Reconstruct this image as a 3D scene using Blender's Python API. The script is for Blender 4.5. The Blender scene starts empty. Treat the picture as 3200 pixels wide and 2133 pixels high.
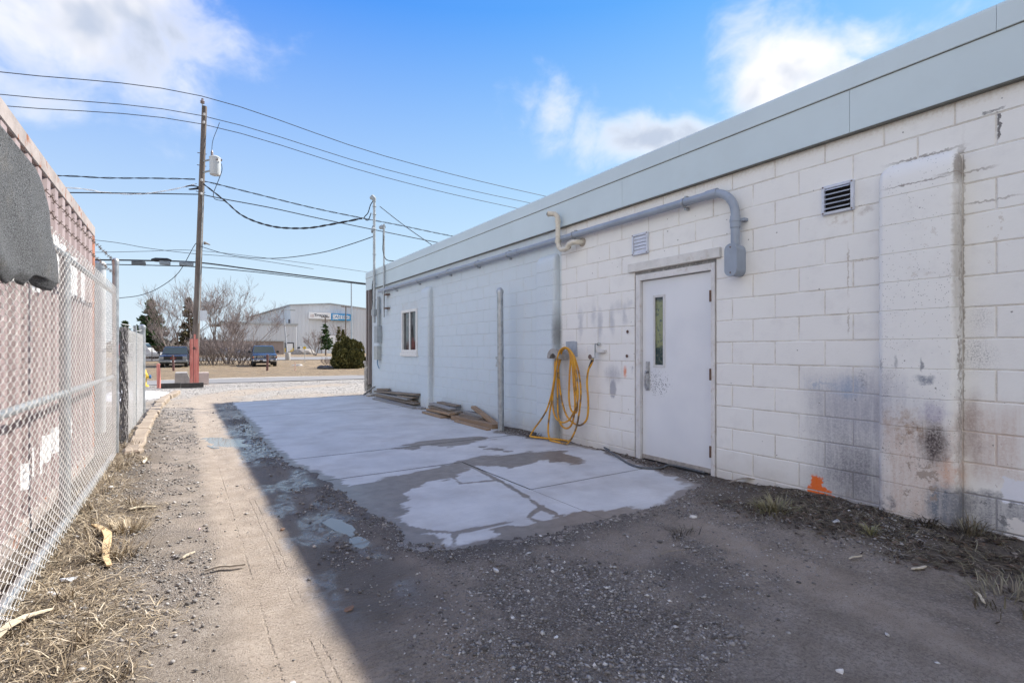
import bpy, bmesh, math, random
import numpy as np
from mathutils import Vector, Matrix
R = math.radians
random.seed(7); rng = np.random.default_rng(7)
scene = bpy.context.scene
COL = scene.collection

# ------------------------------------------------------------------ camera
F, CX, HY, SW, SH = 1569.0, 1600.0, 1095.0, 3200.0, 2133.0   # focal length and horizon in source pixels
TH = R(33.18)                                                # yaw to the right of the wall's direction (+Y)
CAMH = 1.22
cd = bpy.data.cameras.new('camera'); cam = bpy.data.objects.new('camera', cd); COL.objects.link(cam)
cam.location = (0, 0, CAMH); cam.rotation_euler = (R(90), 0, -TH)
cd.sensor_fit = 'HORIZONTAL'; cd.sensor_width = 36; cd.lens = 36 * F / SW
cd.shift_y = (HY - SH / 2) / SW
cd.clip_start = 0.05; cd.clip_end = 3000
scene.camera = cam

# ------------------------------------------------------------------ sun, sky, exposure
SUN_AZ, SUN_EL = 81.3, 42.2            # azimuth from +Y towards +X, elevation
sl = bpy.data.lights.new('sun', 'SUN'); so = bpy.data.objects.new('sun', sl); COL.objects.link(so)
sl.energy = 2.35; sl.angle = R(0.6); sl.color = (1.0, 0.95, 0.88)
sd = Vector((math.sin(R(SUN_AZ)) * math.cos(R(SUN_EL)), math.cos(R(SUN_AZ)) * math.cos(R(SUN_EL)), math.sin(R(SUN_EL))))
so.rotation_euler = sd.to_track_quat('Z', 'Y').to_euler(); so.location = (30, 5, 30)
scene.view_settings.view_transform = 'Standard'; scene.view_settings.look = 'None'
scene.view_settings.exposure = 1.95; scene.view_settings.gamma = 1.0
scene.view_settings.use_curve_mapping = False
scene.render.engine = 'CYCLES'
scene.cycles.use_denoising = True
scene.cycles.use_adaptive_sampling = True; scene.cycles.adaptive_threshold = 0.02
scene.cycles.max_bounces = 5; scene.cycles.transparent_max_bounces = 12
scene.cycles.diffuse_bounces = 3; scene.cycles.glossy_bounces = 3

world = bpy.data.worlds.new('World'); scene.world = world; world.use_nodes = True

class NT:
    """small helper round a node tree"""
    def __init__(s, tree): s.t = tree; s.n = tree.nodes; s.l = tree.links
    def new(s, typ, **kw):
        n = s.n.new(typ)
        for k, v in kw.items(): setattr(n, k, v)
        return n
    def put(s, sock, v):
        if isinstance(v, bpy.types.NodeSocket): s.l.new(v, sock)
        elif v is not None:
            if sock.type == 'RGBA' and hasattr(v, '__len__') and len(v) == 3: v = (*v, 1)
            sock.default_value = v
    def math(s, op, a, b=None, c=None, clamp=False):
        n = s.new('ShaderNodeMath', operation=op, use_clamp=clamp)
        for i, v in enumerate((a, b, c)):
            if v is not None: s.put(n.inputs[i], v)
        return n.outputs[0]
    def vmath(s, op, a, b=None, out=0):
        n = s.new('ShaderNodeVectorMath', operation=op)
        s.put(n.inputs[0], a)
        if b is not None: s.put(n.inputs[3 if op == 'SCALE' else 1], b)
        return n.outputs[out]
    def mix(s, fac, a, b, blend='MIX'):
        n = s.new('ShaderNodeMix', data_type='RGBA', blend_type=blend, clamp_factor=True)
        s.put(n.inputs[0], fac); s.put(n.inputs[6], a); s.put(n.inputs[7], b)
        return n.outputs[2]
    def mixf(s, fac, a, b):
        n = s.new('ShaderNodeMix', data_type='FLOAT'); s.put(n.inputs[0], fac); s.put(n.inputs[2], a); s.put(n.inputs[3], b)
        return n.outputs[0]
    def step(s, x, lo, hi, smooth=True):
        n = s.new('ShaderNodeMapRange', interpolation_type='SMOOTHSTEP' if smooth else 'LINEAR', clamp=True) if smooth else s.new('ShaderNodeMapRange', clamp=True)
        s.put(n.inputs[0], x); s.put(n.inputs[1], lo); s.put(n.inputs[2], hi); n.inputs[3].default_value = 0; n.inputs[4].default_value = 1
        return n.outputs[0]
    def noise(s, vec, scale, detail=4, rough=0.55, dist=0.0, out=0, dim='3D'):
        n = s.new('ShaderNodeTexNoise', noise_dimensions=dim)
        if vec is not None: s.put(n.inputs['Vector'], vec)
        n.inputs['Scale'].default_value = scale; n.inputs['Detail'].default_value = detail
        n.inputs['Roughness'].default_value = rough; n.inputs['Distortion'].default_value = dist
        return n.outputs[out]
    def voro(s, vec, scale, feature='F1', out='Distance', rand=1.0):
        n = s.new('ShaderNodeTexVoronoi', feature=feature)
        s.put(n.inputs['Vector'], vec); n.inputs['Scale'].default_value = scale; n.inputs['Randomness'].default_value = rand
        return n.outputs[out]
    def ramp(s, x, stops):
        n = s.new('ShaderNodeValToRGB'); s.put(n.inputs[0], x)
        e = n.color_ramp.elements
        while len(e) < len(stops): e.new(0.5)
        for q, (p, c) in zip(e, stops): q.position = p; q.color = (*c, 1) if len(c) == 3 else c
        return n.outputs[0]
    def bump(s, h, strength=0.3, dist=0.01, normal=None):
        n = s.new('ShaderNodeBump'); n.inputs['Strength'].default_value = strength; n.inputs['Distance'].default_value = dist
        s.put(n.inputs['Height'], h)
        if normal is not None: s.put(n.inputs['Normal'], normal)
        return n.outputs[0]

def px_dir(px, py):
    """unit view direction in the world of a pixel of the photograph"""
    t = (px - CX) / F; v = (HY - py) / F
    d = Vector((math.sin(TH) + t * math.cos(TH), math.cos(TH) - t * math.sin(TH), v))
    return d.normalized()

def build_world():
    T = NT(world.node_tree); bg = T.n['Background']
    sky = T.new('ShaderNodeTexSky', sky_type='NISHITA')
    sky.sun_disc = False; sky.sun_elevation = R(SUN_EL); sky.sun_rotation = R(SUN_AZ)
    sky.altitude = 100; sky.air_density = 1.0; sky.dust_density = 0.1; sky.ozone_density = 3.0
    d = T.new('ShaderNodeTexCoord').outputs['Generated']
    # clouds: soft blobs in sky directions broken up by noise; (pixel x, y, radius in rad, stretch up, weight)
    blobs = [(300, 0, .21, 1.4, 1.15), (560, 110, .12, 1.8, .95), (110, 290, .13, 2.4, .95), (60, 40, .16, 1.4, .8), (700, 120, .10, 1.3, .5), (420, 190, .10, 1.6, .5),
             (2410, 250, .135, 1.15, 1.35), (2270, 330, .08, 1.5, .45), (2520, 300, .11, 1.4, 1.1), (2020, 450, .11, 2.3, 1.15), (2180, 430, .10, 1.9, 1.05), (2330, 400, .09, 1.4, .85),
             (1725, 370, .05, .6, .75), (2720, 80, .07, 1.5, .6), (3040, 30, .07, 1.6, .4), (2600, 130, .06, .8, .4), (1650, 330, .05, 1.0, .3), (1840, 470, .05, .7, .45), (2580, 60, .05, 1.0, .35)]
    dirs = [(px_dir(x, y), r, st, w) for x, y, r, st, w in blobs]
    rr = random.Random(5)
    for k in range(14):                                   # larger, denser clouds added outside the view as neutral fill for the shaded side
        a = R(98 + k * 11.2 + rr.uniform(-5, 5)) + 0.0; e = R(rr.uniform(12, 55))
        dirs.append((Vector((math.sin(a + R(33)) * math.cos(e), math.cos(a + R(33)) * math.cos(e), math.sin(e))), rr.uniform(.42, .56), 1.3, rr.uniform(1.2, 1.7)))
    for az, e, r_ in ((20, 66, .30), (140, 70, .34), (260, 64, .36), (330, 78, .24)):        # unseen clouds added overhead too, to lighten the slab and ground
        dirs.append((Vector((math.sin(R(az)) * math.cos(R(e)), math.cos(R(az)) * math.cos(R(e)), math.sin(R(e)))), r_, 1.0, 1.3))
    warp = T.noise(d, 5.0, 2, .55, out=1)
    wv = T.vmath('ADD', d, T.vmath('SCALE', T.vmath('SUBTRACT', warp, (.5, .5, .5)), 0.10))
    cov = None
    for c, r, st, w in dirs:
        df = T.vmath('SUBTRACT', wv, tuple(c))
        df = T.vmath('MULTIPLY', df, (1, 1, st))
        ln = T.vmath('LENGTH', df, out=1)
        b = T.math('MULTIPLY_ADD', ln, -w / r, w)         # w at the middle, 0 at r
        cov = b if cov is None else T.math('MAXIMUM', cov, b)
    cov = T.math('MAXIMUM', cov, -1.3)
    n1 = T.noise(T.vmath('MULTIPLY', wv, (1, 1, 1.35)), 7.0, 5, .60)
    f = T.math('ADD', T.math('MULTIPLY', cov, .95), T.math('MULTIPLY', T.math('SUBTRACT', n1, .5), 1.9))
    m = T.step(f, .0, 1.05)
    el = T.new('ShaderNodeSeparateXYZ'); T.put(el.inputs[0], d)
    m = T.math('MULTIPLY', m, T.step(el.outputs[2], .01, .10))
    # thickness shades the base of a cloud
    core = T.step(f, .35, 1.1)
    shade = T.math('MULTIPLY', core, T.step(T.noise(T.vmath('ADD', wv, (.3, .1, .06)), 6.0, 4, .5), .40, .60))
    # front-lit clouds opposite the sun, out of view, set brighter to fill the shade
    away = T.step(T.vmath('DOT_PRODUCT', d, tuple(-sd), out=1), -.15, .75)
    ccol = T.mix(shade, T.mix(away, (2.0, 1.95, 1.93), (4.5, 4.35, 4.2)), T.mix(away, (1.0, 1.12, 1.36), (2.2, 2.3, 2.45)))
    # grade of the clear sky: deep blue overhead to pale at the horizon, as the picture was processed
    ss = T.new('ShaderNodeSeparateColor'); T.put(ss.inputs[0], sky.outputs[0])
    def grade(ch, ref, out, p): return T.math('MULTIPLY', T.math('POWER', T.math('DIVIDE', T.math('MINIMUM', ch, 6.5), ref), p), out / .580)
    cc = T.new('ShaderNodeCombineColor')
    T.put(cc.inputs[0], grade(ss.outputs[0], 1.39, .112, 1.0)); T.put(cc.inputs[1], grade(ss.outputs[1], 2.41, .39, .8)); T.put(cc.inputs[2], grade(ss.outputs[2], 4.48, .98, .12))
    clear = T.mix(T.math('SUBTRACT', 1.0, T.math('DIVIDE', el.outputs[2], .56), clamp=True), cc.outputs[0], (.76 / .58, .875 / .58, .985 / .58))     # air whitens towards the horizon
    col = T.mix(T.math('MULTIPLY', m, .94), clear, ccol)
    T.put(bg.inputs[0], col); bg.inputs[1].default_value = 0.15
    world.cycles.sampling_method = 'MANUAL'; world.cycles.sample_map_resolution = 256
build_world()

# ------------------------------------------------------------------ places
WX = 4.31                                                   # the block wall's face stands at x = WX
def G(px, py, z=0.0):
    t = (px - CX) / F; dep = F * (CAMH - z) / (py - HY)
    return (dep * (math.sin(TH) + t * math.cos(TH)), dep * (math.cos(TH) - t * math.sin(TH)))
def WP(px, py, off=0.0):
    """(y, z) on the wall plane, off metres in front of it"""
    t = (px - CX) / F; s = (WX - off) / (math.sin(TH) + t * math.cos(TH))
    return (s * (math.cos(TH) - t * math.sin(TH)), CAMH + (HY - py) / F * s)
def PD(px, py, dep):
    t = (px - CX) / F
    return Vector((dep * (math.sin(TH) + t * math.cos(TH)), dep * (math.cos(TH) - t * math.sin(TH)), CAMH + (HY - py) / F * dep))
def PX(px, py, x):
    """point where a pixel's ray meets the plane x = const"""
    t = (px - CX) / F; return PD(px, py, x / (math.sin(TH) + t * math.cos(TH)))
def PY(px, py, y):
    t = (px - CX) / F; return PD(px, py, y / (math.cos(TH) - t * math.sin(TH)))

# ------------------------------------------------------------------ mesh helpers
class MB:
    def __init__(s): s.v = []; s.f = []
    def add(s, vs, fs):
        o = len(s.v); s.v += [tuple(p) for p in vs]; s.f += [tuple(i + o for i in f) for f in fs]; return s
    def box(s, x0, x1, y0, y1, z0, z1):
        return s.add([(x0, y0, z0), (x1, y0, z0), (x1, y1, z0), (x0, y1, z0), (x0, y0, z1), (x1, y0, z1), (x1, y1, z1), (x0, y1, z1)],
                     [(0, 3, 2, 1), (4, 5, 6, 7), (0, 1, 5, 4), (1, 2, 6, 5), (2, 3, 7, 6), (3, 0, 4, 7)])
    def bbox(s, x0, x1, y0, y1, z0, z1, b=.004):
        """box with chamfered edges"""
        bm = bmesh.new(); bmesh.ops.create_cube(bm, size=1)
        for q in bm.verts: q.co = Vector(((x0 + x1) / 2 + q.co.x * (x1 - x0), (y0 + y1) / 2 + q.co.y * (y1 - y0), (z0 + z1) / 2 + q.co.z * (z1 - z0)))
        bmesh.ops.bevel(bm, geom=bm.edges[:], offset=b, segments=1, profile=.5, affect='EDGES')
        bm.verts.index_update()
        s.add([q.co[:] for q in bm.verts], [[q.index for q in f.verts] for f in bm.faces]); bm.free(); return s
    def obox(s, c, ax, ay, az, b=None):
        """oriented box: centre and three half-axis vectors"""
        c = Vector(c); ax = Vector(ax); ay = Vector(ay); az = Vector(az)
        pts = [c + ax * i + ay * j + az * k for i, j, k in ((-1, -1, -1), (1, -1, -1), (1, 1, -1), (-1, 1, -1), (-1, -1, 1), (1, -1, 1), (1, 1, 1), (-1, 1, 1))]
        return s.add(pts, [(0, 3, 2, 1), (4, 5, 6, 7), (0, 1, 5, 4), (1, 2, 6, 5), (2, 3, 7, 6), (3, 0, 4, 7)])
    def tube(s, pts, rad, n=8, cap=True, flat=None):
        pts = [Vector(p) for p in pts]; m = len(pts)
        rs = list(rad) if hasattr(rad, '__len__') else [rad] * m
        t0 = (pts[1] - pts[0]).normalized()
        up = Vector((0, 0, 1)) if abs(t0.z) < .9 else Vector((1, 0, 0))
        u = t0.cross(up).normalized(); vs = []; fs = []
        for i, p in enumerate(pts):
            t = (pts[min(i + 1, m - 1)] - pts[max(i - 1, 0)])
            t = t.normalized() if t.length > 1e-9 else t0
            u = (u - t * u.dot(t)); u = u.normalized() if u.length > 1e-6 else t.orthogonal().normalized()
            w = t.cross(u)
            for k in range(n):
                a = 2 * math.pi * k / n; vs.append(p + (u * math.cos(a) + w * math.sin(a)) * rs[i])
        for i in range(m - 1):
            for k in range(n):
                a = i * n + k; b = i * n + (k + 1) % n; fs.append((a, b, b + n, a + n))
        if cap: fs.append(tuple(range(n - 1, -1, -1))); fs.append(tuple((m - 1) * n + k for k in range(n)))
        return s.add(vs, fs)
    def lathe(s, prof, c=(0, 0, 0), n=16, axis='Z'):
        vs = []; fs = []
        for r, h in prof:
            for k in range(n):
                a = 2 * math.pi * k / n; x, y = r * math.cos(a), r * math.sin(a)
                p = {'Z': (x, y, h), 'X': (h, x, y), 'Y': (y, h, x)}[axis]
                vs.append((c[0] + p[0], c[1] + p[1], c[2] + p[2]))
        for i in range(len(prof) - 1):
            for k in range(n):
                a = i * n + k; b = i * n + (k + 1) % n; fs.append((a, b, b + n, a + n))
        fs.append(tuple(range(n - 1, -1, -1))); fs.append(tuple((len(prof) - 1) * n + k for k in range(n)))
        return s.add(vs, fs)
    def prism(s, poly, h0, h1, plane='XY'):
        """extrude a 2-D outline; plane names the outline's axes"""
        n = len(poly)
        m = {'XY': lambda a, b, h: (a, b, h), 'YZ': lambda a, b, h: (h, a, b), 'XZ': lambda a, b, h: (a, h, b)}[plane]
        vs = [m(a, b, h0) for a, b in poly] + [m(a, b, h1) for a, b in poly]
        fs = [tuple(range(n - 1, -1, -1)), tuple(range(n, 2 * n))] + [(i, (i + 1) % n, (i + 1) % n + n, i + n) for i in range(n)]
        return s.add(vs, fs)
    def quad(s, a, b, c, d): return s.add([a, b, c, d], [(0, 1, 2, 3)])
    def mesh(s, name, mat=None, smooth=False):
        me = bpy.data.meshes.new(name); me.from_pydata(s.v, [], s.f); me.validate()
        bm = bmesh.new(); bm.from_mesh(me); bmesh.ops.recalc_face_normals(bm, faces=bm.faces[:]); bm.to_mesh(me); bm.free()
        if mat: me.materials.append(mat)
        if smooth:
            me.polygons.foreach_set('use_smooth', [True] * len(me.polygons))
            if smooth != 'full':
                try: me.set_sharp_from_angle(angle=R(38))
                except Exception: pass
        me.update(); return me
    def build(s, name, mat=None, parent=None, smooth=False, loc=None):
        return link(name, s.mesh(name, mat, smooth), parent, loc)

def link(name, me, parent=None, loc=None):
    o = bpy.data.objects.new(name, me); COL.objects.link(o)
    if parent is not None: o.parent = parent
    if loc is not None: o.location = loc
    return o
def thing(name, label, cat, loc=(0, 0, 0), group=None, rz=0):
    o = bpy.data.objects.new(name, None); COL.objects.link(o); o.empty_display_size = .1
    o.location = loc; o.rotation_euler = (0, 0, rz); o['label'] = label; o['category'] = cat
    if group: o['group'] = group
    return o
def tag(o, label=None, cat=None, group=None, kind=None):
    if label: o['label'] = label
    if cat: o['category'] = cat
    if group: o['group'] = group
    if kind: o['kind'] = kind
    return o
def raw(name, V, Fc, mat, parent=None, smooth=False):
    """mesh straight from arrays (all faces of one size)"""
    V = np.asarray(V, dtype=np.float32); Fc = np.asarray(Fc, dtype=np.int32); k = Fc.shape[1]
    me = bpy.data.meshes.new(name); me.vertices.add(len(V)); me.vertices.foreach_set('co', V.ravel())
    me.loops.add(Fc.size); me.loops.foreach_set('vertex_index', Fc.ravel())
    me.polygons.add(len(Fc)); me.polygons.foreach_set('loop_start', np.arange(0, Fc.size, k, dtype=np.int32))
    if smooth: me.polygons.foreach_set('use_smooth', np.ones(len(Fc), dtype=bool))
    me.materials.append(mat); me.update(calc_edges=True); me.validate()
    return link(name, me, parent)
def attr(o, name, vals):
    a = o.data.attributes.new(name, 'FLOAT', 'POINT'); a.data.foreach_set('value', np.asarray(vals, dtype=np.float32))

# value noise for shaping geometry
def vnoise(x, y, seed=0):
    xi = np.floor(x).astype(np.int64); yi = np.floor(y).astype(np.int64); xf = x - xi; yf = y - yi
    def h(a, b):
        n = (a * 374761393 + b * 668265263 + seed * 974711) & 0x7fffffff
        n = ((n ^ (n >> 13)) * 1274126177) & 0x7fffffff
        return ((n ^ (n >> 16)) & 0xffff) / 65535.0
    u = xf * xf * (3 - 2 * xf); v = yf * yf * (3 - 2 * yf)
    return (h(xi, yi) * (1 - u) + h(xi + 1, yi) * u) * (1 - v) + (h(xi, yi + 1) * (1 - u) + h(xi + 1, yi + 1) * u) * v
def fbm(x, y, seed=0, oct=4, gain=.5):
    s = 0; a = 1; t = 0
    for k in range(oct): s = s + a * vnoise(x * 2 ** k, y * 2 ** k, seed + k * 17); t += a; a *= gain
    return s / t
def sstep(x, a, b):
    t = np.clip((x - a) / (b - a), 0, 1); return t * t * (3 - 2 * t)
def seg_dist(x, y, pts):
    d = np.full(np.shape(x), 1e9)
    for (x0, y0), (x1, y1) in zip(pts[:-1], pts[1:]):
        dx, dy = x1 - x0, y1 - y0; t = np.clip(((x - x0) * dx + (y - y0) * dy) / (dx * dx + dy * dy + 1e-12), 0, 1)
        d = np.minimum(d, np.hypot(x - x0 - t * dx, y - y0 - t * dy))
    return d
def poly_sd(x, y, pts):
    """signed distance to a polygon, positive inside"""
    d = seg_dist(x, y, pts + [pts[0]]); ins = np.zeros(np.shape(x), bool); j = len(pts) - 1
    for i in range(len(pts)):
        xi, yi = pts[i]; xj, yj = pts[j]
        c = ((yi > y) != (yj > y)) & (x < (xj - xi) * (y - yi) / (yj - yi + 1e-12) + xi); ins ^= c; j = i
    return np.where(ins, d, -d)
def GP(l): return [G(*p) for p in l]
# ------------------------------------------------------------------ materials
def new_mat(name):
    m = bpy.data.materials.new(name); m.use_nodes = True
    T = NT(m.node_tree); b = T.n['Principled BSDF']; return m, T, b
def gpos(T):
    return T.new('ShaderNodeNewGeometry').outputs['Position']
def simple(name, col, rough=.6, metal=0.0, var=.15, scale=8.0, bump=0.0, bscale=60.0, dirt=None, dirt_amt=.5, spec=.5, obj=False):
    """paint, metal or plastic with uneven tone, some dirt and fine relief"""
    m, T, b = new_mat(name)
    p = T.new('ShaderNodeTexCoord').outputs['Object'] if obj else gpos(T)
    n = T.noise(p, scale, 5, .6)
    dark = tuple(c * (1 - var) for c in col); lite = tuple(min(1, c * (1 + var)) for c in col)
    c = T.mix(T.step(n, .3, .7), dark, lite)
    if dirt: c = T.mix(T.math('MULTIPLY', T.step(T.noise(p, scale * 1.7, 6, .7), .52, .72), dirt_amt), c, dirt)
    T.put(b.inputs['Base Color'], c)
    T.put(b.inputs['Roughness'], T.math('MULTIPLY_ADD', n, .25, rough - .12)); b.inputs['Metallic'].default_value = metal
    b.inputs['Specular IOR Level'].default_value = spec
    if bump: T.put(b.inputs['Normal'], T.bump(T.noise(p, bscale, 4, .6), bump, .01))
    return m

M = {}
M['galv'] = simple('galvanised_steel', (.40, .42, .43), .45, .75, .18, 14, .1, 90, (.25, .24, .22), .4)
M['fwire'] = simple('zinc_wire', (.72, .71, .69), .5, .15, .15, 30)
M['grey_pvc'] = simple('grey_conduit', (.30, .34, .40), .42, 0, .08, 5, .03, 80, (.22, .23, .26), .3)
M['white_pvc'] = simple('cream_pvc', (.62, .57, .47), .42, 0, .12, 9, .03, 60, (.40, .33, .24), .5)
M['fascia'] = simple('fascia_metal', (.56, .645, .665), .45, 0, .03, 1.3, .05, 1.6, (.50, .56, .56), .25)
M['fascia_edge'] = simple('fascia_edge', (.14, .14, .12), .6, 0, .2, 10)
M['vent_paint'] = simple('vent_paint', (.60, .63, .70), .5, 0, .08, 12, .05, 60, (.35, .33, .32), .4)
M['black_gap'] = simple('dark_gap', (.015, .013, .012), .9)
M['rubber'] = simple('black_rubber', (.02, .02, .022), .6, 0, .2, 20)
M['cable'] = simple('black_cable', (.012, .014, .017), .55, 0, .2, 20)
M['steelgrey'] = simple('box_grey', (.33, .36, .37), .5, .1, .12, 10, .05, 60, (.20, .20, .19), .5)
M['brass'] = simple('brass', (.55, .42, .20), .4, .8, .2, 40)
M['rust'] = simple('rusty_iron', (.16, .10, .075), .8, .2, .35, 30, .3, 90)
M['lumber'] = None
M['glassd'] = simple('window_glass', (.02, .025, .03), .04, 0, .2, 2, spec=.8)
M['vinyl'] = simple('white_vinyl', (.74, .72, .68), .45, 0, .06, 12, 0, 0, (.5, .45, .38), .35)
M['grey_wood'] = simple('lintel_paint', (.66, .64, .60), .6, 0, .08, 7, .12, 50, (.45, .38, .30), .45)

def wood_mat(name, a, b_, c):
    m, T, b = new_mat(name)
    tc = T.new('ShaderNodeTexCoord').outputs['Object']; rnd = T.new('ShaderNodeObjectInfo').outputs['Random']
    off = T.vmath('ADD', T.vmath('MULTIPLY', tc, (1.2, 30, 30)), T.vmath('MULTIPLY', T.new('ShaderNodeCombineXYZ').outputs[0], (0, 0, 0)))
    cx = T.new('ShaderNodeCombineXYZ'); T.put(cx.inputs[0], T.math('MULTIPLY', rnd, 37.0)); T.put(cx.inputs[1], T.math('MULTIPLY', rnd, 91.0))
    q = T.vmath('ADD', off, cx.outputs[0])
    g = T.noise(q, 1.4, 6, .6, .6)
    col = T.mix(T.step(g, .3, .7), a, b_); col = T.mix(T.math('MULTIPLY', T.step(T.noise(tc, 9, 4), .45, .75), .5), col, c)
    col = T.mix(T.math('MULTIPLY', rnd, .45), col, tuple(x * .55 for x in a))
    T.put(b.inputs['Base Color'], col); b.inputs['Roughness'].default_value = .8
    T.put(b.inputs['Normal'], T.bump(g, .4, .004)); return m
M['lumber'] = wood_mat('weathered_lumber', (.21, .165, .125), (.33, .27, .21), (.16, .145, .13))
M['lumber2'] = wood_mat('fresh_lumber', (.32, .205, .12), (.43, .30, .19), (.21, .165, .13))
M['lumber3'] = wood_mat('grey_lumber', (.27, .26, .25), (.40, .385, .37), (.19, .18, .175))

def wall_material(name, mortar=False, zone=(0, 9999)):
    m, T, b = new_mat(name)
    P = gpos(T)
    sx = T.new('ShaderNodeSeparateXYZ'); T.put(sx.inputs[0], P); Y, Z = sx.outputs[1], sx.outputs[2]
    big = T.noise(P, 1.1, 4, .6); mid = T.noise(P, 6.0, 5, .65); fine = T.noise(P, 45, 5, .7)
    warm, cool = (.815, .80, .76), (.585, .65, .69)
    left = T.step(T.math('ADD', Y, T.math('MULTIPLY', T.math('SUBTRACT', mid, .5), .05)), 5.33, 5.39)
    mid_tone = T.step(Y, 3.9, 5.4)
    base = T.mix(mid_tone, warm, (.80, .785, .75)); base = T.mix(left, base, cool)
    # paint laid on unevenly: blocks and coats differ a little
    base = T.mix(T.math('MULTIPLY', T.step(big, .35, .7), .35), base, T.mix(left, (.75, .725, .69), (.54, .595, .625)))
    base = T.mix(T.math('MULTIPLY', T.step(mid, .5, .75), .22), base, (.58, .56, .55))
    if mortar:
        tan = T.mix(T.step(T.noise(P, 24, 5, .7), .35, .65), (.56, .48, .39), (.33, .26, .19))
        amt = T.mixf(left, .55, .2)
        amt = T.math('MULTIPLY', amt, T.step(T.noise(P, 4.2, 5, .65), .30, .62))
        base = T.mix(amt, base, tan)
    # grime at the foot of the wall, thicker coats missing
    foot = T.math('MULTIPLY', T.step(T.math('ADD', Z, T.math('MULTIPLY', T.math('SUBTRACT', mid, .5), .5)), .34, -.05), .45)
    base = T.mix(foot, base, (.47, .42, .36))
    # rusty grime under the fascia
    top = T.math('MULTIPLY', T.step(T.math('ADD', Z, T.math('MULTIPLY', T.math('SUBTRACT', fine, .5), .22)), 2.80, 2.93), .55)
    base = T.mix(T.math('MULTIPLY', top, T.math('SUBTRACT', 1.0, left)), base, (.50, .40, .30))
    col = base
    def warped(k, s):
        w = T.new('ShaderNodeSeparateXYZ')
        T.put(w.inputs[0], T.vmath('ADD', P, T.vmath('SCALE', T.vmath('SUBTRACT', T.noise(P, s, 5, .65, out=1), (.5, .5, .5)), k)))
        return w.outputs[1], w.outputs[2]
    streak = T.noise(T.vmath('MULTIPLY', P, (1, 16, 1.3)), 2.2, 5, .65)
    grain = None if mortar else T.math('MULTIPLY_ADD', T.math('MULTIPLY', T.step(T.noise(P, 70, 5, .8), .30, .62), T.step(streak, .25, .62)), .62, .48)
    soft = warped(.16, 7.0); hard = warped(.13, 17.0); drip = warped(.05, 30.0); hard2 = warped(.07, 40.0)
    def ell(c, r, lo, hi, wp, box=False):
        a = T.math('ABSOLUTE', T.math('DIVIDE', T.math('SUBTRACT', wp[0], c[0]), r[0]))
        d = T.math('ABSOLUTE', T.math('DIVIDE', T.math('SUBTRACT', wp[1], c[1]), r[1]))
        if box: q = T.math('MAXIMUM', a, d)
        else: q = T.math('SQRT', T.math('ADD', T.math('MULTIPLY', a, a), T.math('MULTIPLY', d, d)))
        return T.step(q, hi, lo)
    def stain(px, py, rx, ry, c, amt, lo=.35, hi=1.15, wp=soft, box=False, speck=None, off=0.0):
        nonlocal col
        if not zone[0] <= px < zone[1] or (mortar and rx < 100): return
        y0, z0 = WP(px, py, off); y1, _ = WP(px + rx, py, off); _, z1 = WP(px, py + ry, off)
        k = ell((y0, z0), (abs(y1 - y0), abs(z1 - z0)), lo, hi, wp, box)
        if speck: k = T.math('MULTIPLY', k, T.step(T.noise(P, speck, 4, .7), .44, .60))
        if grain and rx > 20 and c[0] < .69: k = T.math('MULTIPLY', k, grain)
        col = T.mix(T.math('MULTIPLY', k, amt), col, c)
    # grey-violet repaint with a blue spray blot, between door and pier
    stain(2640, 1400, 165, 250, (.33, .325, .35), .85, .25, 1.2, soft, True)
    stain(2720, 1260, 240, 110, (.38, .38, .43), .65, .3, 1.25)
    stain(2680, 1500, 120, 130, (.20, .195, .21), .85, .15, 1.2)
    stain(2648, 1212, 52, 34, (.20, .30, .46), .60, .0, 1.4)
    stain(2560, 1200, 60, 25, (.20, .30, .45), .55, .0, 1.4, soft, False, 40)
    stain(2690, 1185, 30, 40, (.16, .17, .20), .6, .0, 1.2, soft, False, 50)
    for (ox, oy, ow, oh) in ((2530, 1545, 9, 34), (2545, 1528, 12, 52), (2560, 1532, 13, 50), (2574, 1548, 9, 34), (2590, 1556, 10, 30), (2602, 1566, 8, 20), (2618, 1576, 5, 14)):
        stain(ox, oy, ow, oh, (.78, .15, .02), .97, .7, .95, hard2, True)
    stain(2655, 1560, 22, 36, (.30, .28, .27), .75, .6, 1.0, hard)
    # pier: peach undercoat, rust, soot and slate blue
    stain(2870, 1480, 150, 200, (.52, .38, .30), .72, .45, 1.15, hard, True, None, .1)
    stain(2830, 1330, 95, 75, (.40, .27, .17), .7, .1, 1.15, hard, False, 22, .1)
    stain(2850, 1350, 55, 55, (.20, .10, .04), .85, .1, 1.1, hard, False, 14, .1)
    stain(2915, 1385, 62, 85, (.07, .055, .055), .98, .25, 1.15, hard, False, None, .1)
    stain(2920, 1290, 60, 45, (.36, .33, .42), .65, .4, 1.0, hard, False, None, .1)
    stain(2962, 1475, 38, 60, (.66, .36, .22), .6, .25, 1.15, hard, False, None, .1)
    stain(2950, 1585, 80, 85, (.16, .185, .22), .98, .45, 1.1, hard, False, None, .1)
    stain(2775, 1580, 34, 50, (.15, .15, .17), .75, .5, 1.0, hard, False, 16, .1)
    stain(2780, 1175, 45, 30, (.22, .21, .22), .5, .0, 1.2, soft, False, 110, .1)
    stain(2890, 1185, 40, 22, (.17, .19, .24), .85, .3, 1.0, hard, False, None, .1)
    stain(2880, 1140, 7, 26, (.16, .17, .20), .75, .2, 1.0, drip, False, None, .1)
    stain(2752, 1140, 8, 30, (.25, .26, .28), .55, .2, 1.0, drip, False, None, .1)
    stain(2800, 1130, 9, 30, (.25, .26, .28), .55, .2, 1.0, drip, False, None, .1)
    # wall beyond the pier
    stain(3105, 1390, 130, 150, (.55, .42, .35), .65, .4, 1.15, soft, True)
    stain(3040, 1340, 45, 150, (.30, .23, .21), .60, .2, 1.15)
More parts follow.
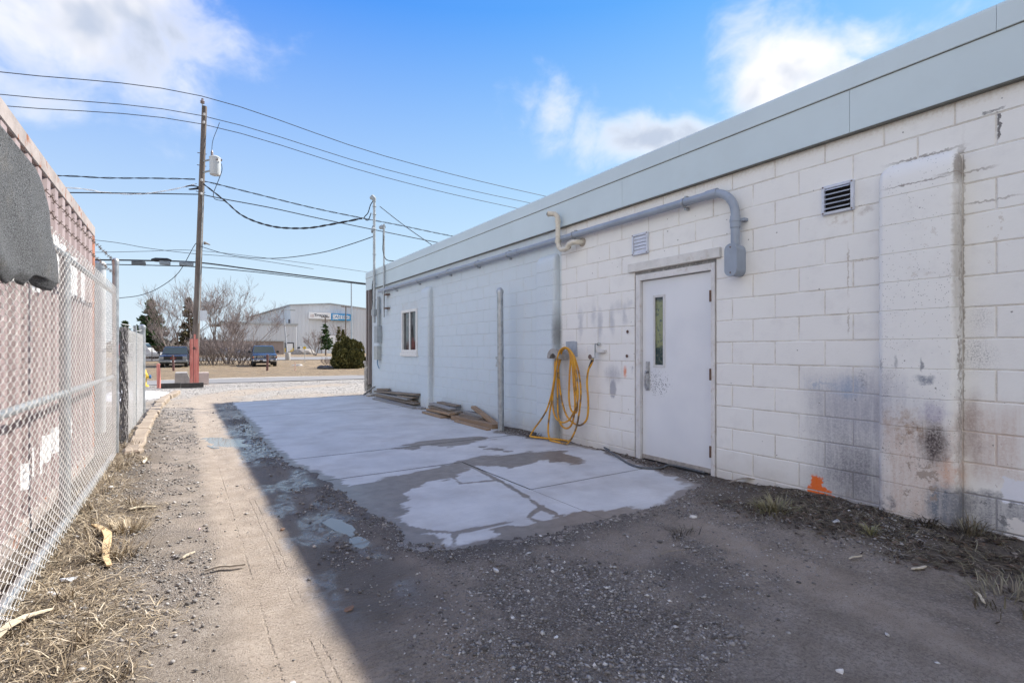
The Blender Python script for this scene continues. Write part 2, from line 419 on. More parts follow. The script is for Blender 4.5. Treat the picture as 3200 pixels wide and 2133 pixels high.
    stain(3060, 1110, 60, 62, (.06, .06, .07), .62, .0, 1.3, soft, False, 110)
    stain(3058, 1000, 50, 60, (.14, .14, .15), .45, .0, 1.3, soft, False, 130)
    stain(3100, 1610, 150, 75, (.20, .20, .22), .82, .75, 1.05, soft, True)
    stain(3172, 1535, 46, 44, (.74, .74, .78), .95, .8, .95, hard, True)
    stain(3185, 1655, 42, 36, (.70, .66, .62), .95, .8, .95, hard, True)
    # flaking: islands of bare grey block and old coats low on the right
    def peel(px, py, rx, ry, c, amt, sc, thr, off=0.0):
        nonlocal col
        if mortar or not zone[0] <= px < zone[1]: return
        y0, z0 = WP(px, py, off); y1, _ = WP(px + rx, py, off); _, z1 = WP(px, py + ry, off)
        k = ell((y0, z0), (abs(y1 - y0), abs(z1 - z0)), .3, 1.1, soft)
        k = T.math('SUBTRACT', k, 1.0); f = T.math('ADD', T.noise(P, sc, 7, .72), T.math('MULTIPLY', k, .35))
        col = T.mix(T.math('MULTIPLY', T.step(f, thr, thr + .025), amt), col, c)
    peel(2870, 1500, 150, 190, (.34, .27, .22), .8, 9, .53, .1); peel(2860, 1420, 150, 230, (.12, .105, .10), .7, 16, .60, .1); peel(2850, 1560, 140, 110, (.62, .56, .50), .85, 11, .56, .1); peel(2900, 1620, 130, 60, (.13, .12, .115), .85, 14, .52, .1)
    peel(3110, 1450, 130, 230, (.40, .30, .25), .7, 8, .56); peel(3110, 1600, 140, 90, (.12, .12, .13), .7, 12, .55); peel(2650, 1560, 150, 90, (.34, .31, .29), .75, 12, .55); peel(2560, 1400, 220, 260, (.50, .48, .48), .5, 20, .60)
    peel(2875, 800, 140, 330, (.60, .55, .49), .5, 14, .60, .1); peel(3110, 800, 120, 420, (.55, .49, .42), .6, 18, .60)
    stain(3010, 1000, 5, 620, (.22, .17, .13), .7, .1, 1.1, drip, True)
    def line(y, z, ry, rz, c, amt):
        nonlocal col
        if mortar or zone[0] < 2000: return
        col = T.mix(T.math('MULTIPLY', ell((y, z), (ry, rz), .3, 1.1, drip, True), amt), col, c)
    line(1.36, 2.572, .25, .010, (.20, .17, .14), .75); line(1.36, 2.375, .23, .007, (.22, .18, .15), .75); line(1.155, 2.45, .02, .14, (.20, .16, .13), .7); line(1.12, 2.39, .16, .008, (.24, .19, .15), .6); line(1.02, 2.18, .18, .008, (.26, .21, .17), .6)
    line(1.60, 1.8, .008, .8, (.45, .42, .38), .6); line(1.75, 2.316, .06, .006, (.25, .2, .16), .7); line(1.72, 1.908, .12, .008, (.28, .22, .17), .7); line(1.83, 1.85, .006, .22, (.40, .33, .26), .7); line(1.83, 1.45, .007, .12, (.36, .30, .24), .6)
    # scrubbed graffiti left of the door
    for (x, y, rx, ry, a) in ((1814, 1010, 9, 62, .5), (1854, 985, 10, 48, .45), (1873, 1015, 11, 62, .6), (1912, 1000, 12, 58, .55), (1935, 960, 30, 24, .35), (1953, 985, 9, 44, .5), (1968, 950, 14, 22, .35)):
        stain(x, y, rx, ry, (.36, .37, .41), a, .1, 1.15, soft)
    stain(1915, 1170, 30, 40, (.33, .33, .37), .65, .2, 1.1, soft); stain(1915, 1215, 13, 34, (.33, .33, .37), .8, .6, 1.0, drip)
    stain(1953, 1162, 7, 24, (.72, .20, .06), .85, .1, 1.1, drip); stain(1976, 1152, 8, 18, (.25, .25, .28), .7, .1, 1.1, hard, False, 40)
    stain(1790, 1180, 60, 70, (.40, .39, .42), .55, .1, 1.2)
    # soot in the corners of the piers
    stain(1740, 1040, 9, 80, (.10, .09, .08), .65, .0, 1.3, drip, False, None, .05)
    stain(1743, 1290, 9, 140, (.15, .12, .10), .55, .0, 1.3, drip, False, None, .05)
    stain(1347, 1090, 5, 190, (.32, .28, .24), .5, .0, 1.2, drip, False, None, .05)
    stain(2992, 780, 14, 330, (.42, .38, .32), .65, .1, 1.1, drip, False, None, .05)
    # broken-out mortar joint high on the right
    stain(3121, 392, 6, 44, (.16, .15, .145), .95, .85, 1.0, drip, True); stain(3105, 346, 38, 5, (.2, .19, .18), .9, .8, 1.0, drip, True)
    stain(2700, 660, 30, 10, (.42, .36, .30), .6, .1, 1.1); stain(2620, 690, 55, 26, (.40, .30, .22), .5, .1, 1.2, soft, False, 30)
    # pits and chips in the face of the blocks
    dens = T.step(T.noise(P, 2.3, 3, .5), .40, .70)
    v = T.voro(P, 85.0); vr = T.voro(P, 85.0, out='Color')
    vs = T.new('ShaderNodeSeparateXYZ'); T.put(vs.inputs[0], vr)
    pit = T.math('MULTIPLY', T.step(v, .30, .12), T.step(T.math('ADD', vs.outputs[0], T.math('MULTIPLY', dens, .16)), .94, .97))
    v2 = T.voro(P, 23.0); w2 = T.new('ShaderNodeSeparateXYZ'); T.put(w2.inputs[0], T.voro(P, 23.0, out='Color'))
    pit2 = T.math('MULTIPLY', T.step(T.math('ADD', v2, T.math('MULTIPLY', T.math('SUBTRACT', fine, .5), .3)), .16, .08), T.step(w2.outputs[1], .955, .965))
    pits = T.math('MAXIMUM', pit, pit2)
    col = T.mix(T.math('MULTIPLY', pits, T.mixf(left, .75, .5)), col, (.13, .12, .11))
    T.put(b.inputs['Base Color'], col)
    T.put(b.inputs['Roughness'], T.math('MULTIPLY_ADD', mid, .3, .5)); b.inputs['Specular IOR Level'].default_value = .35
    h = T.math('ADD', T.math('MULTIPLY', fine, .5), T.math('MULTIPLY', mid, .6))
    h = T.math('SUBTRACT', h, T.math('MULTIPLY', pits, .8))
    T.put(b.inputs['Normal'], T.bump(h, .45, .006)); return m
ZONES = ((2415, 9999), (1655, 2415), (0, 1655))              # stains by stretch of wall, so each material carries only its own
M['paint'] = [wall_material('block_paint', False, z) for z in ZONES]; M['mortar'] = wall_material('mortar_paint', True)
def zone_of(y): return 0 if y < 2.42 else (1 if y < 6.1 else 2)

# ------------------------------------------------------------------ the block building
bld = thing('block_building', 'low white painted concrete block building with a grey metal fascia', 'building', (WX, 6, 0))
def bpart(o, parent=None):
    """parent to the building while keeping world coordinates"""
    o.parent = parent or bld
    if parent is None: o.matrix_parent_inverse = Matrix.Translation(bld.location).inverted()
    return o
Y0, Y1 = -9.0, 13.60
DOOR = (2.985, 4.03, -.3, 2.11); WIN = (10.40, 11.34, 1.12, 2.16)
PIERS = [(1.15, 1.60), (5.40, 5.83), (9.60, 10.02)]
PT = 2.56; PDEP = .10
# mortar body of the wall with openings left for door and window
w = MB()
def wallbox(y0, y1, z0, z1): w.box(WX + .004, WX + .20, y0, y1, z0, z1)
wallbox(Y0, DOOR[0], -.3, 3.2); wallbox(DOOR[0], DOOR[1], DOOR[3], 3.2); wallbox(DOOR[1], WIN[0], -.3, 3.2)
wallbox(WIN[0], WIN[1], -.3, WIN[2]); wallbox(WIN[0], WIN[1], WIN[3], 3.2); wallbox(WIN[1], Y1, -.3, 3.2)
wall = bpart(w.build('wall', M['mortar']))
# blocks course by course
ROW0, CH, BL = .080, .2032, .4064
def subtract(iv, cuts):
    out = [iv]
    for c0, c1 in cuts:
        nx = []
        for a, b in out:
            if c1 <= a or c0 >= b: nx.append((a, b))
            else:
                if c0 - a > .03: nx.append((a, c0))
                if b - c1 > .03: nx.append((c1, b))
        out = nx
    return out
pieces = []
for k in range(-2, 14):
    z0 = ROW0 + k * CH; z1 = z0 + CH
    ph = 2.406 + (0 if (k - 5) % 2 == 0 else BL / 2)
    cuts = []
    if z0 < DOOR[3] - .02: cuts.append(DOOR[:2])
    if z0 < WIN[3] - .02 and z1 > WIN[2] + .02: cuts.append(WIN[:2])
    if z0 < PT - .05: cuts += [(a - .0, b + .0) for a, b in PIERS]
    n0 = math.floor((Y0 - ph) / BL)
    for n in range(n0, 60):
        a, b = ph + n * BL, ph + (n + 1) * BL
        if a > Y1: break
        a = max(a, Y0); b = min(b, Y1)
        for (p, q) in subtract((a, b), cuts):
            if q - p > .03: pieces.append((p, q, z0, z1))
GAP = .0042; cache = {}
def block_mesh(L, H, zn):
    key = (round(L, 3), round(H, 3), zn)
    if key not in cache:
        m = MB(); b = .0045; x0, x1 = 0.0, .05
        ys = (GAP, L - GAP); zs = (GAP, H - GAP)
        # face with chamfered rim: 12 verts
        outer = [(b, ys[0], zs[0]), (b, ys[1], zs[0]), (b, ys[1], zs[1]), (b, ys[0], zs[1])]
        inner = [(0, ys[0] + b, zs[0] + b), (0, ys[1] - b, zs[0] + b), (0, ys[1] - b, zs[1] - b), (0, ys[0] + b, zs[1] - b)]
        back = [(x1, y, z) for _, y, z in outer]
        fs = [(4, 5, 6, 7)] + [(i, (i + 1) % 4, (i + 1) % 4 + 4, i + 4) for i in range(4)] + [(i + 8, (i + 1) % 4 + 8, (i + 1) % 4, i) for i in range(4)]
        m.add(outer + inner + back, fs); cache[key] = m.mesh('block', M['paint'][zn])
    return cache[key]
def vis_size(p):
    y = (p[0] + p[1]) / 2
    if y < .75: return -1e3 + y
    dep = WX * math.sin(TH) + y * math.cos(TH)
    return (p[1] - p[0]) * (p[3] - p[2]) / dep ** 3
pieces.sort(key=vis_size, reverse=True)
rest = MB()
for i, (a, b, z0, z1) in enumerate(pieces):
    dx = random.uniform(-.0012, .0012)
    if i < 300:
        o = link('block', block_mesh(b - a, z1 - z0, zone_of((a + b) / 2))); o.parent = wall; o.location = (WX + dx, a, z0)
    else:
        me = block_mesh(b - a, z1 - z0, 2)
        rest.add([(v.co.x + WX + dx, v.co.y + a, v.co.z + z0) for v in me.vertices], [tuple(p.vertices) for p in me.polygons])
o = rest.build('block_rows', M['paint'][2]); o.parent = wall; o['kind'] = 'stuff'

# piers with rounded corners and a sloping rounded cap
def pier(y0, y1):
    r = .045; prof = []
    def ring(inset, z):
        d = PDEP - inset; sh = max(0, inset - .01) * .55; ya, yb = y0 + sh, y1 - sh; pts = [(WX + .02, ya)]
        for k in range(7):
            a = math.pi / 2 * k / 6; pts.append((WX - d + r - r * math.sin(a), ya + r - r * math.cos(a)))
        for k in range(7):
            a = math.pi / 2 * k / 6; pts.append((WX - d + r - r * math.cos(a), yb - r + r * math.sin(a)))
        pts.append((WX + .02, yb)); return [(x, y, z) for x, y in pts]
    m = MB(); rings = []
    kk = [ROW0 + CH * k for k in range(-1, 13)]
    zs = []
    for z in kk:
        if z > PT - .15: break
        zs += [(0, z - .004), (.006, z), (0, z + .004)]
    zs = [(0, -.3)] + [q for q in zs if q[1] > -.2]
    for z, ins in ((PT - .13, 0), (PT - .09, .008), (PT - .05, .024), (PT - .02, .05), (PT - .004, .08), (PT, .099)): zs.append((ins, z))
    V = []; Fc = []
    for ins, z in zs: V += ring(ins, z)
    n = 16
    for i in range(len(zs) - 1):
        for k in range(n - 1): a = i * n + k; Fc.append((a, a + 1, a + 1 + n, a + n))
    Fc.append(tuple((len(zs) - 1) * n + k for k in range(n)))
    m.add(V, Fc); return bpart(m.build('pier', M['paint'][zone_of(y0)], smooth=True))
for a, b in PIERS: pier(a, b)

# fascia: lower panels and capping lengths, each a part
FZ0, FZ1, FZ2 = 2.885, 3.215, 3.385
def seams(first, step_): return [Y0] + [y for y in [first + step_ * k for k in range(-5, 8)] if Y0 < y < 13.9] + [13.98]
for s0, s1 in zip(seams(1.80, 2.38)[:-1], seams(1.80, 2.38)[1:]):
    m = MB(); m.prism([(WX - .050, FZ0), (WX - .050, FZ1 + .02), (WX + .05, FZ1 + .02), (WX + .05, FZ0 + .01), (WX - .02, FZ0 + .01), (WX - .02, FZ0)], s0 + .0015, s1 - .0015, 'XZ')
    bpart(m.build('fascia_panel', M['fascia']))
for s0, s1 in zip(seams(.97, 2.40)[:-1], seams(.97, 2.40)[1:]):
    m = MB(); m.prism([(WX - .054, FZ1 + .004), (WX - .056, FZ1), (WX - .060, FZ1 + .004), (WX - .056, FZ2 - .02), (WX - .05, FZ2), (WX + .25, FZ2 + .012), (WX + .25, FZ2 - .05), (WX - .045, FZ2 - .05), (WX - .045, FZ1 + .006)], s0 + .001, s1 - .001, 'XZ')
    bpart(m.build('fascia_cap', M['fascia']))
bpart(MB().box(WX - .053, WX - .046, Y0, 13.97, FZ1 - .006, FZ1 + .003).build('drip_edge', M['fascia_edge']))
bpart(MB().box(WX - .046, WX + .0, Y0, 13.97, FZ0 - .010, FZ0 - .001).build('fascia_trim', M['fascia_edge']))
# rest of the building: roof deck, far and near end walls, far side
m = MB(); m.box(WX + .2, 16, Y0, 13.9, 3.1, 3.34); bpart(m.build('roof', simple('roof_membrane', (.12, .12, .12), .9, 0, .2, 1)))
m = MB(); m.box(WX + .2, 16, Y0, Y0 + .2, -.3, 3.1); m.box(15.8, 16, Y0 + .2, 13.4, -.3, 3.1); bpart(m.build('back_walls', M['mortar']))
# street front: brown ribbed cladding over a stone veneer plinth
M['brown'] = simple('brown_cladding', (.20, .165, .15), .5, .2, .1, 4, 0, 0, (.14, .12, .11), .4)
M['stone'] = simple('veneer_stone', (.40, .37, .33), .85, 0, .3, 9, .5, 40, (.22, .20, .18), .6)
m = MB(); yb = 13.60
for i in range(4):
    m.box(WX - .045 - (.03 if i % 2 == 0 else 0), WX + .25, yb + i * .095 + .002, yb + (i + 1) * .095, .30 if i < 2 else .93, 2.875)
m.box(WX + .25, 16, 13.75, 13.95, -.1, 2.875); bpart(m.build('cladding', M['brown'], smooth=False))
m = MB(); m.box(WX - .10, WX + .2, 13.80, 14.05, .86, .93); bpart(m.build('plinth_ledge', M['stone']))
rr = random.Random(3); z = .08
while z < .84:
    h = rr.uniform(.06, .12); h = min(h, .86 - z)
    m = MB(); m.bbox(WX - .07 - rr.uniform(0, .025), WX + .2, 13.80 + rr.uniform(0, .01), 14.02, z + .004, z + h - .003, .006)
    bpart(m.build('veneer_stone', M['stone'])); z += h
bpart(MB().box(WX - .04, WX + .2, 13.62, 13.98, -.2, .08).build('footing', M['stone']))

# door, its frame and lintel
dx = WX + .030
fr = MB()
fr.bbox(WX - .012, WX + .12, DOOR[0] + .008, 3.036, -.06, 2.075, .003); fr.bbox(WX - .012, WX + .12, 3.943, 4.008, -.06, 2.075, .003); fr.bbox(WX - .011, WX + .12, 3.036, 3.943, 2.006, 2.0745, .003)
frame = bpart(fr.build('door_frame', simple('frame_paint', (.66, .64, .62), .5, 0, .07, 9, .05, 40, (.40, .30, .22), .5)))
bpart(MB().box(WX + .02, WX + .12, 4.008, 4.032, -.1, 2.10).build('frame_gap', simple('gap_mortar', (.10, .075, .055), .9, 0, .4, 20)))
bpart(MB().box(WX + .004, WX + .12, DOOR[0] + .005, 4.02, 2.075, 2.11).build('head_strip', simple('bare_metal_strip', (.24, .23, .22), .7, .2, .25, 14, .2, 40, (.62, .58, .52), .8)))
bpart(MB().bbox(WX - .035, WX + .1, 2.925, 4.112, 2.112, 2.210, .005).build('lintel', M['grey_wood']))
M['door'], T, b = new_mat('door_paint')
Pp = gpos(T); c = T.mix(T.step(T.noise(Pp, 2.2, 4, .5), .3, .7), (.68, .69, .71), (.74, .745, .755))
sp = T.new('ShaderNodeSeparateXYZ'); T.put(sp.inputs[0], Pp)
dy = T.math('DIVIDE', T.math('SUBTRACT', sp.outputs[1], 3.72), .26); dz = T.math('DIVIDE', T.math('SUBTRACT', sp.outputs[2], .86), .20)
rad = T.math('SQRT', T.math('ADD', T.math('MULTIPLY', dy, dy), T.math('MULTIPLY', dz, dz)))
vv = T.voro(Pp, 75.0); vc = T.new('ShaderNodeSeparateXYZ'); T.put(vc.inputs[0], T.voro(Pp, 75.0, out='Color'))
sp_ = T.math('MULTIPLY', T.step(vv, .42, .28), T.step(T.math('SUBTRACT', vc.outputs[0], T.math('MULTIPLY', T.step(rad, .05, 1.2), .75)), .22, .27))
c = T.mix(T.math('MULTIPLY', sp_, .9), c, (.05, .055, .065))
c = T.mix(T.math('MULTIPLY', T.step(T.math('ADD', sp.outputs[2], T.math('MULTIPLY', T.noise(Pp, 12, 4), .2)), .22, .05), .3), c, (.45, .40, .34))
T.put(b.inputs['Base Color'], c); b.inputs['Roughness'].default_value = .42
T.put(b.inputs['Normal'], T.bump(T.noise(Pp, 120, 3), .06, .002))
GY = (3.645, 3.765); GZ = (1.06, 1.805)                 # vision panel
d = MB(); dt = dx + .045
d.box(dx, dt, 3.040, GY[0], .012, 1.999); d.box(dx, dt, GY[1], 3.939, .012, 1.999)
d.box(dx, dt, GY[0], GY[1], .012, GZ[0]); d.box(dx, dt, GY[0], GY[1], GZ[1], 1.999)
door = bpart(d.build('door', M['door']))
g = MB()
for (a, b_, c0, c1) in ((GY[0] - .022, GY[0] + .004, GZ[0] - .022, GZ[1] + .022), (GY[1] - .004, GY[1] + .022, GZ[0] - .022, GZ[1] + .022), (GY[0] + .004, GY[1] - .004, GZ[0] - .022, GZ[0] + .004), (GY[0] + .004, GY[1] - .004, GZ[1] - .004, GZ[1] + .022)):
    g.bbox(dx - .008, dx + .01, a, b_, c0, c1, .002)
g.build('glass_bead', simple('bead_paint', (.60, .59, .58), .5, 0, .06, 20)).parent = door
m_, T, b = new_mat('wired_glass'); Pp = gpos(T)
sp = T.new('ShaderNodeSeparateXYZ'); T.put(sp.inputs[0], Pp)
gy = T.math('PINGPONG', sp.outputs[1], .0065); gz = T.math('PINGPONG', sp.outputs[2], .0065)
wire = T.math('MAXIMUM', T.step(gy, .0017, .0009), T.step(gz, .0017, .0009))
cur = T.mix(T.step(sp.outputs[2], 1.24, 1.27), (.022, .05, .055), (.30, .32, .16))
cur = T.mix(T.step(sp.outputs[2], 1.74, 1.79), cur, (.06, .07, .08))
cur = T.mix(T.step(T.noise(Pp, 30, 3), .5, .7), cur, (.12, .15, .12))
cur = T.mix(T.math('MULTIPLY', wire, .6), cur, (.02, .03, .03))
T.put(b.inputs['Base Color'], cur); b.inputs['Roughness'].default_value = .12
MB().box(dx + .012, dx + .02, GY[0], GY[1], GZ[0], GZ[1]).build('glass', m_).parent = door
M['chrome'] = simple('worn_chrome', (.42, .43, .45), .35, .85, .25, 30, .1, 60, (.2, .2, .2), .5)
h = MB(); h.bbox(dx - .008, dx + .001, 3.832, 3.892, .775, 1.100, .004)
hp = h.build('handle_plate', M['chrome']); hp.parent = door
hh = MB(); hh.tube([(dx - .006, 3.862, .98), (dx - .045, 3.862, .97), (dx - .052, 3.862, .93), (dx - .05, 3.862, .84), (dx - .03, 3.862, .80), (dx - .006, 3.862, .795)], .011, 8)
hh.build('pull', M['chrome'], hp, True)
hh = MB(); hh.lathe([(.018, dx - .018), (.018, dx - .007)], (0, 3.862, 1.065), 14, 'X'); hh.build('lock_cylinder', M['chrome'], hp, True)
hh = MB(); hh.bbox(dx - .035, dx - .008, 3.845, 3.879, .985, .997, .002); hh.build('thumb_piece', M['chrome'], hp)
for zc in (1.752, .988, .235):
    hh = MB()
    for q in range(3): hh.lathe([(.011, zc - .056 + q * .0375), (.011, zc - .056 + q * .0375 + .0365)], (WX - .014, 3.0385, 0), 10)
    o = hh.build('hinge', M['rust'], door, True)
o = MB().box(dx - .012, dx - .001, 3.045, 3.935, .016, .06).build('door_sweep', simple('sweep_metal', (.42, .38, .34), .6, .2, .2, 20)); o.parent = door
bpart(MB().box(WX - .03, WX + .12, 3.036, 3.943, -.08, .004).build('threshold', M['rubber']))
bpart(MB().box(WX + .12, WX + .16, 2.9, 4.1, -.1, 2.2).build('door_backing', M['black_gap']))

# window near the street corner
wn = MB(); wx0, wx1 = WX - .02, WX + .08
wy0, wy1, wz0, wz1 = WIN[0] + .005, WIN[1] - .005, WIN[2] + .06, WIN[3] - .005
for (a, b_, c0, c1) in ((wy0, wy0 + .06, wz0, wz1), (wy1 - .06, wy1, wz0, wz1), (wy0 + .06, wy1 - .06, wz0, wz0 + .06), (wy0 + .06, wy1 - .06, wz1 - .06, wz1)): wn.bbox(wx0, wx1, a, b_, c0, c1, .004)
win = bpart(wn.build('window', M['vinyl']))
ym = (wy0 + wy1) / 2 - .02
o = MB().bbox(WX - .008, WX + .05, ym - .028, ym + .028, wz0 + .06, wz1 - .06, .003).build('mullion', M['vinyl']); o.parent = win
o = MB().box(WX + .012, WX + .018, wy0 + .06, ym - .028, wz0 + .06, wz1 - .06).build('pane', M['glassd']); o.parent = win
o = MB().box(WX + .03, WX + .036, ym + .028, wy1 - .06, wz0 + .06, wz1 - .06).build('pane', M['glassd']); o.parent = win
o = MB().bbox(WX - .04, WX + .05, WIN[0] - .03, WIN[1] + .03, WIN[2] - .03, WIN[2] + .058, .005).build('sill', M['vinyl']); o.parent = win
bpart(MB().box(WX + .10, WX + .15, WIN[0] - .05, WIN[1] + .05, WIN[2] - .05, WIN[3] + .05).build('window_backing', M['black_gap']))
# ------------------------------------------------------------------ ground
def zfar(y):
    return np.interp(y, [-1e4, 20, 26, 31, 44, 88, 150, 1e4], [0, 0, -.12, -.22, -.22, .22, .30, .30])
SLAB_EDGE = GP([(738, 1266), (776, 1312), (845, 1392), (905, 1446), (975, 1470), (1040, 1510), (1130, 1578), (1230, 1632), (1290, 1682), (1400, 1708), (1540, 1688),
                (1690, 1668), (1790, 1636), (1960, 1600), (2080, 1572), (2150, 1527), (2176, 1512), (2120, 1492), (2045, 1466), (1985, 1446), (1900, 1412),
                (1790, 1386), (1700, 1372), (1600, 1360), (1560, 1352)]) + [(4.33, 7.0), (4.33, 13.75), (1.0, 13.45)]
PUDDLE = GP([(648, 1372), (690, 1369), (760, 1370), (812, 1369), (830, 1384), (805, 1390), (745, 1394), (690, 1391)])
PUDDLE2 = GP([(1105, 1668), (1140, 1672), (1152, 1690), (1130, 1702), (1102, 1694)])
PUDDLE3 = GP([(1030, 1615), (1075, 1618), (1108, 1650), (1085, 1662), (1050, 1648), (1020, 1630)])
ISLAND = G(778, 1378)
GRAVEL_BED = GP([(1430, 1810), (1800, 1770), (2150, 1880), (2350, 2000), (2350, 2150), (1400, 2150)])
def ground_z(x, y):
    n1 = fbm(x * 1.7, y * 1.7, 1, 4) - .5; n2 = fbm(x * 9, y * 9, 5, 4) - .5; n3 = fbm(x * 34, y * 34, 11, 2) - .5
    near = sstep(y, 17, 13) * sstep(np.abs(x - 1.5), 6, 4)
    strip = sstep(x, .48, .56) * sstep(x, 1.0, .92) * sstep(y, 1.8, 2.6); flat = 1 - .92 * strip * sstep(fbm(x * 5, y * 2.6, 31, 3), .56, .46)
    z = .022 * n1 * (1 - .5 * strip) + (.016 * n2 + .006 * n3) * near * flat
    z = z + zfar(y)
    lane = sstep(x, -.35, .0) * sstep(x, 1.15, .85)
    # wheel ruts
    for c, w_, dpt in ((.36, .17, .016), (.76, .17, .014)):
        z = z - dpt * np.exp(-((x - c - .04 * np.sin(y * .7)) / w_) ** 2) * near
    z = z + .045 * sstep(x, -.12, -.55) * near                   # verge under the fence
    z = z + .055 * sstep(x, 3.35, 4.25) * sstep(y, 2.9, 2.0) * near * (1 + .8 * n2)     # soil banked against the wall
    z = z + .03 * sstep(x, 4.02, 4.28) * sstep(y, 7.1, 6.6) * sstep(y, 4.0, 4.4)
    for poly, dp in ((PUDDLE, .03), (PUDDLE2, .022), (PUDDLE3, .014)):
        sd_ = poly_sd(x, y, poly); z = np.where(sd_ > -.25, z * sstep(sd_, 0.12, -.25) - dp * sstep(sd_ + .10 * n2, -.06, .06), z)
    z = z + .040 * np.exp(-((x - ISLAND[0]) / .12) ** 2 - ((y - ISLAND[1]) / .16) ** 2) * (1 + n3)
    # the concrete slab: ground drops away under it, dirt laps over its rim
    sd_ = poly_sd(x, y, SLAB_EDGE)
    sl_ = sstep(sd_ + .16 * n2 + .05 * n3, -.035, .035)
    lap = np.clip(z, -.01, .01) * .4 + .006 + .010 * n3
    z = np.where(sd_ > -.35, z + (lap - z) * sstep(sd_, -.30, -.14), z)
    z = z * (1 - sl_) - .05 * sl_
    # a ditch and a bank across the road
    z = z - .35 * np.exp(-((y - 47 - .1 * x) / 3.0) ** 2) * sstep(x, 9, 13) * sstep(x, 40, 24)
    return z
def axis(dense, coarse): return np.unique(np.round(np.concatenate([dense] + coarse), 4))
gx = axis(np.arange(-1.3, 4.42, .022), [np.array([-700, -400, -250, -160, -110, -80, -60, -45, -34, -26, -20, -15.]), np.arange(-12, -1.3, .5), np.arange(4.45, 16, .5), np.arange(16, 60, 2.0), np.array([62, 70, 80, 95, 115, 140, 180, 250, 400, 700.])])
gy_ = axis(np.arange(1.25, 8.0, .022), [np.arange(8, 16, .045), np.arange(16, 30, .15), np.arange(30, 70, .8), np.array([-700, -300, -120, -50, -20, -10, -6, -4, -3, -2, -1, -.5, 0, .4, .8, 1.0, 72, 76, 82, 90, 100, 115, 130, 150, 180, 220, 280, 360, 480, 700, 1000.])])
XX, YY = np.meshgrid(gx, gy_); xf, yf = XX.ravel(), YY.ravel()
zf = ground_z(xf, yf)
nx, ny = len(gx), len(gy_)
ii = (np.arange(ny - 1)[:, None] * nx + np.arange(nx - 1)[None, :]).ravel()
faces = np.stack([ii, ii + 1, ii + nx + 1, ii + nx], 1)

def ground_masks(x, y):
    n1 = fbm(x * 1.3, y * 1.3, 21, 4) - .5; n2 = fbm(x * 6, y * 6, 31, 4) - .5; n3 = fbm(x * 20, y * 20, 41, 3) - .5
    sd_ = poly_sd(x, y, SLAB_EDGE); lane = sstep(y, 16.5, 14.5)
    silt = sstep(x + .10 * n1 + .12 * n2, .08, .26) * sstep(x + .12 * n2, .75, .55) * lane
    silt = np.maximum(silt, .55 * sstep(n1 + .4 * n2, .02, .16) * sstep(x, -.45, -.2) * lane)
    # lighter dried track swinging across the foreground to the right
    tr = GP([(2180, 1640), (2330, 1720), (2520, 1800), (2800, 1930), (3150, 2080)])
    silt = np.maximum(silt, .75 * sstep(seg_dist(x, y, tr) + .25 * n2, .24, .06))
    silt = np.maximum(silt, .6 * sstep(seg_dist(x, y, GP([(1250, 1760), (1400, 1900), (1500, 2120)])) + .3 * n2, .28, .08))
    wet = sstep(x + .10 * n2, .46, .60) * sstep(x + .2 * n2, 1.22, .98) * sstep(y, 14.0, 13.4) * sstep(y + .8 * n1, 1.7, 2.3)
    wet = np.maximum(wet, .9 * sstep(-sd_ + .16 * n2, .34, .12) * sstep(-sd_, -.3, -.1) * sstep(y, 13.4, 13.0) * sstep(x, 3.3, 2.6))
    wet = np.maximum(wet, .8 * sstep(np.hypot((x - G(2160, 1800)[0]) / .26, (y - G(2160, 1800)[1]) / .42) + n2, 1.0, .5))
    sheen = sstep(fbm(x * 5, y * 2.6, 31, 3), .60, .42) * sstep(x + .06 * n2, .48, .56) * sstep(x + .12 * n2, 1.06, .92) * sstep(y, 13.6, 12.8) * sstep(y + .5 * n1, 2.0, 2.6) * sstep(n3, .30, .12)
    sheen = sheen * (1 - sstep(np.abs(y - 5.75 + .2 * n1), .35, .15))
    gravel = sstep(n1 + .25 * n2, -.12, .12)
    gravel = np.maximum(gravel, sstep(y, 13.9, 15.2)) * (1 - silt * .9)
    gravel = np.maximum(gravel, sstep(-sd_ + .2 * n2, .45, .10) * sstep(-sd_, -.2, 0) * .9)
    gravel = np.maximum(gravel, sstep(poly_sd(x, y, GRAVEL_BED) + .8 * n2 + .5 * n1, -.25, .35)); silt = silt * (1 - .7 * sstep(poly_sd(x, y, GRAVEL_BED) + .8 * n2, -.2, .3))
    trk = seg_dist(x, y, [(.4, 13), (.55, 15.2), (1.5, 17.0), (4.5, 18.6)])
    tan2 = sstep(trk + .9 * n1 + .4 * n2, .9, .2) * sstep(y, 12, 13.5)
    silt = np.maximum(silt, .8 * tan2); gravel = gravel * (1 - .8 * tan2)
    soil = sstep(x + .30 * n2 + .1 * n1, 3.35, 3.75) * sstep(y + .3 * n2, 3.05, 2.5)
    soil = np.maximum(soil, sstep(x + .08 * n2, 4.05, 4.16) * sstep(y, 7.4, 7.0) * sstep(y, 2.4, 3.0))
    soil = np.maximum(soil, .75 * sstep(x + .25 * n2 + .16 * n1, -.12, -.34) * sstep(y, 13, 9))
    lawn = sstep(y + 2.5 * n1 + .8 * n2, 27.9, 28.7)
    lawn = lawn * (1 - sstep(np.hypot((x - 3.0) / 5.5, (y - 28.6) / 1.7) + .8 * n1, 1.0, .6))
    tread = sstep(np.abs(x - .80), .30, .15) * sstep(y, 3.6, 2.9) + .6 * sstep(np.abs(x - .42), .2, .1) * sstep(y, 5.5, 4.5)
    rut = np.maximum(sstep(np.abs(x - .325 - .015 * np.sin(y * 2)), .014, .004), sstep(np.abs(x - .485 - .01 * np.sin(y * 1.6)), .012, .004)) * sstep(y, 6.5, 4.5)
    return silt, wet, sheen, gravel, soil, lawn, tread, rut
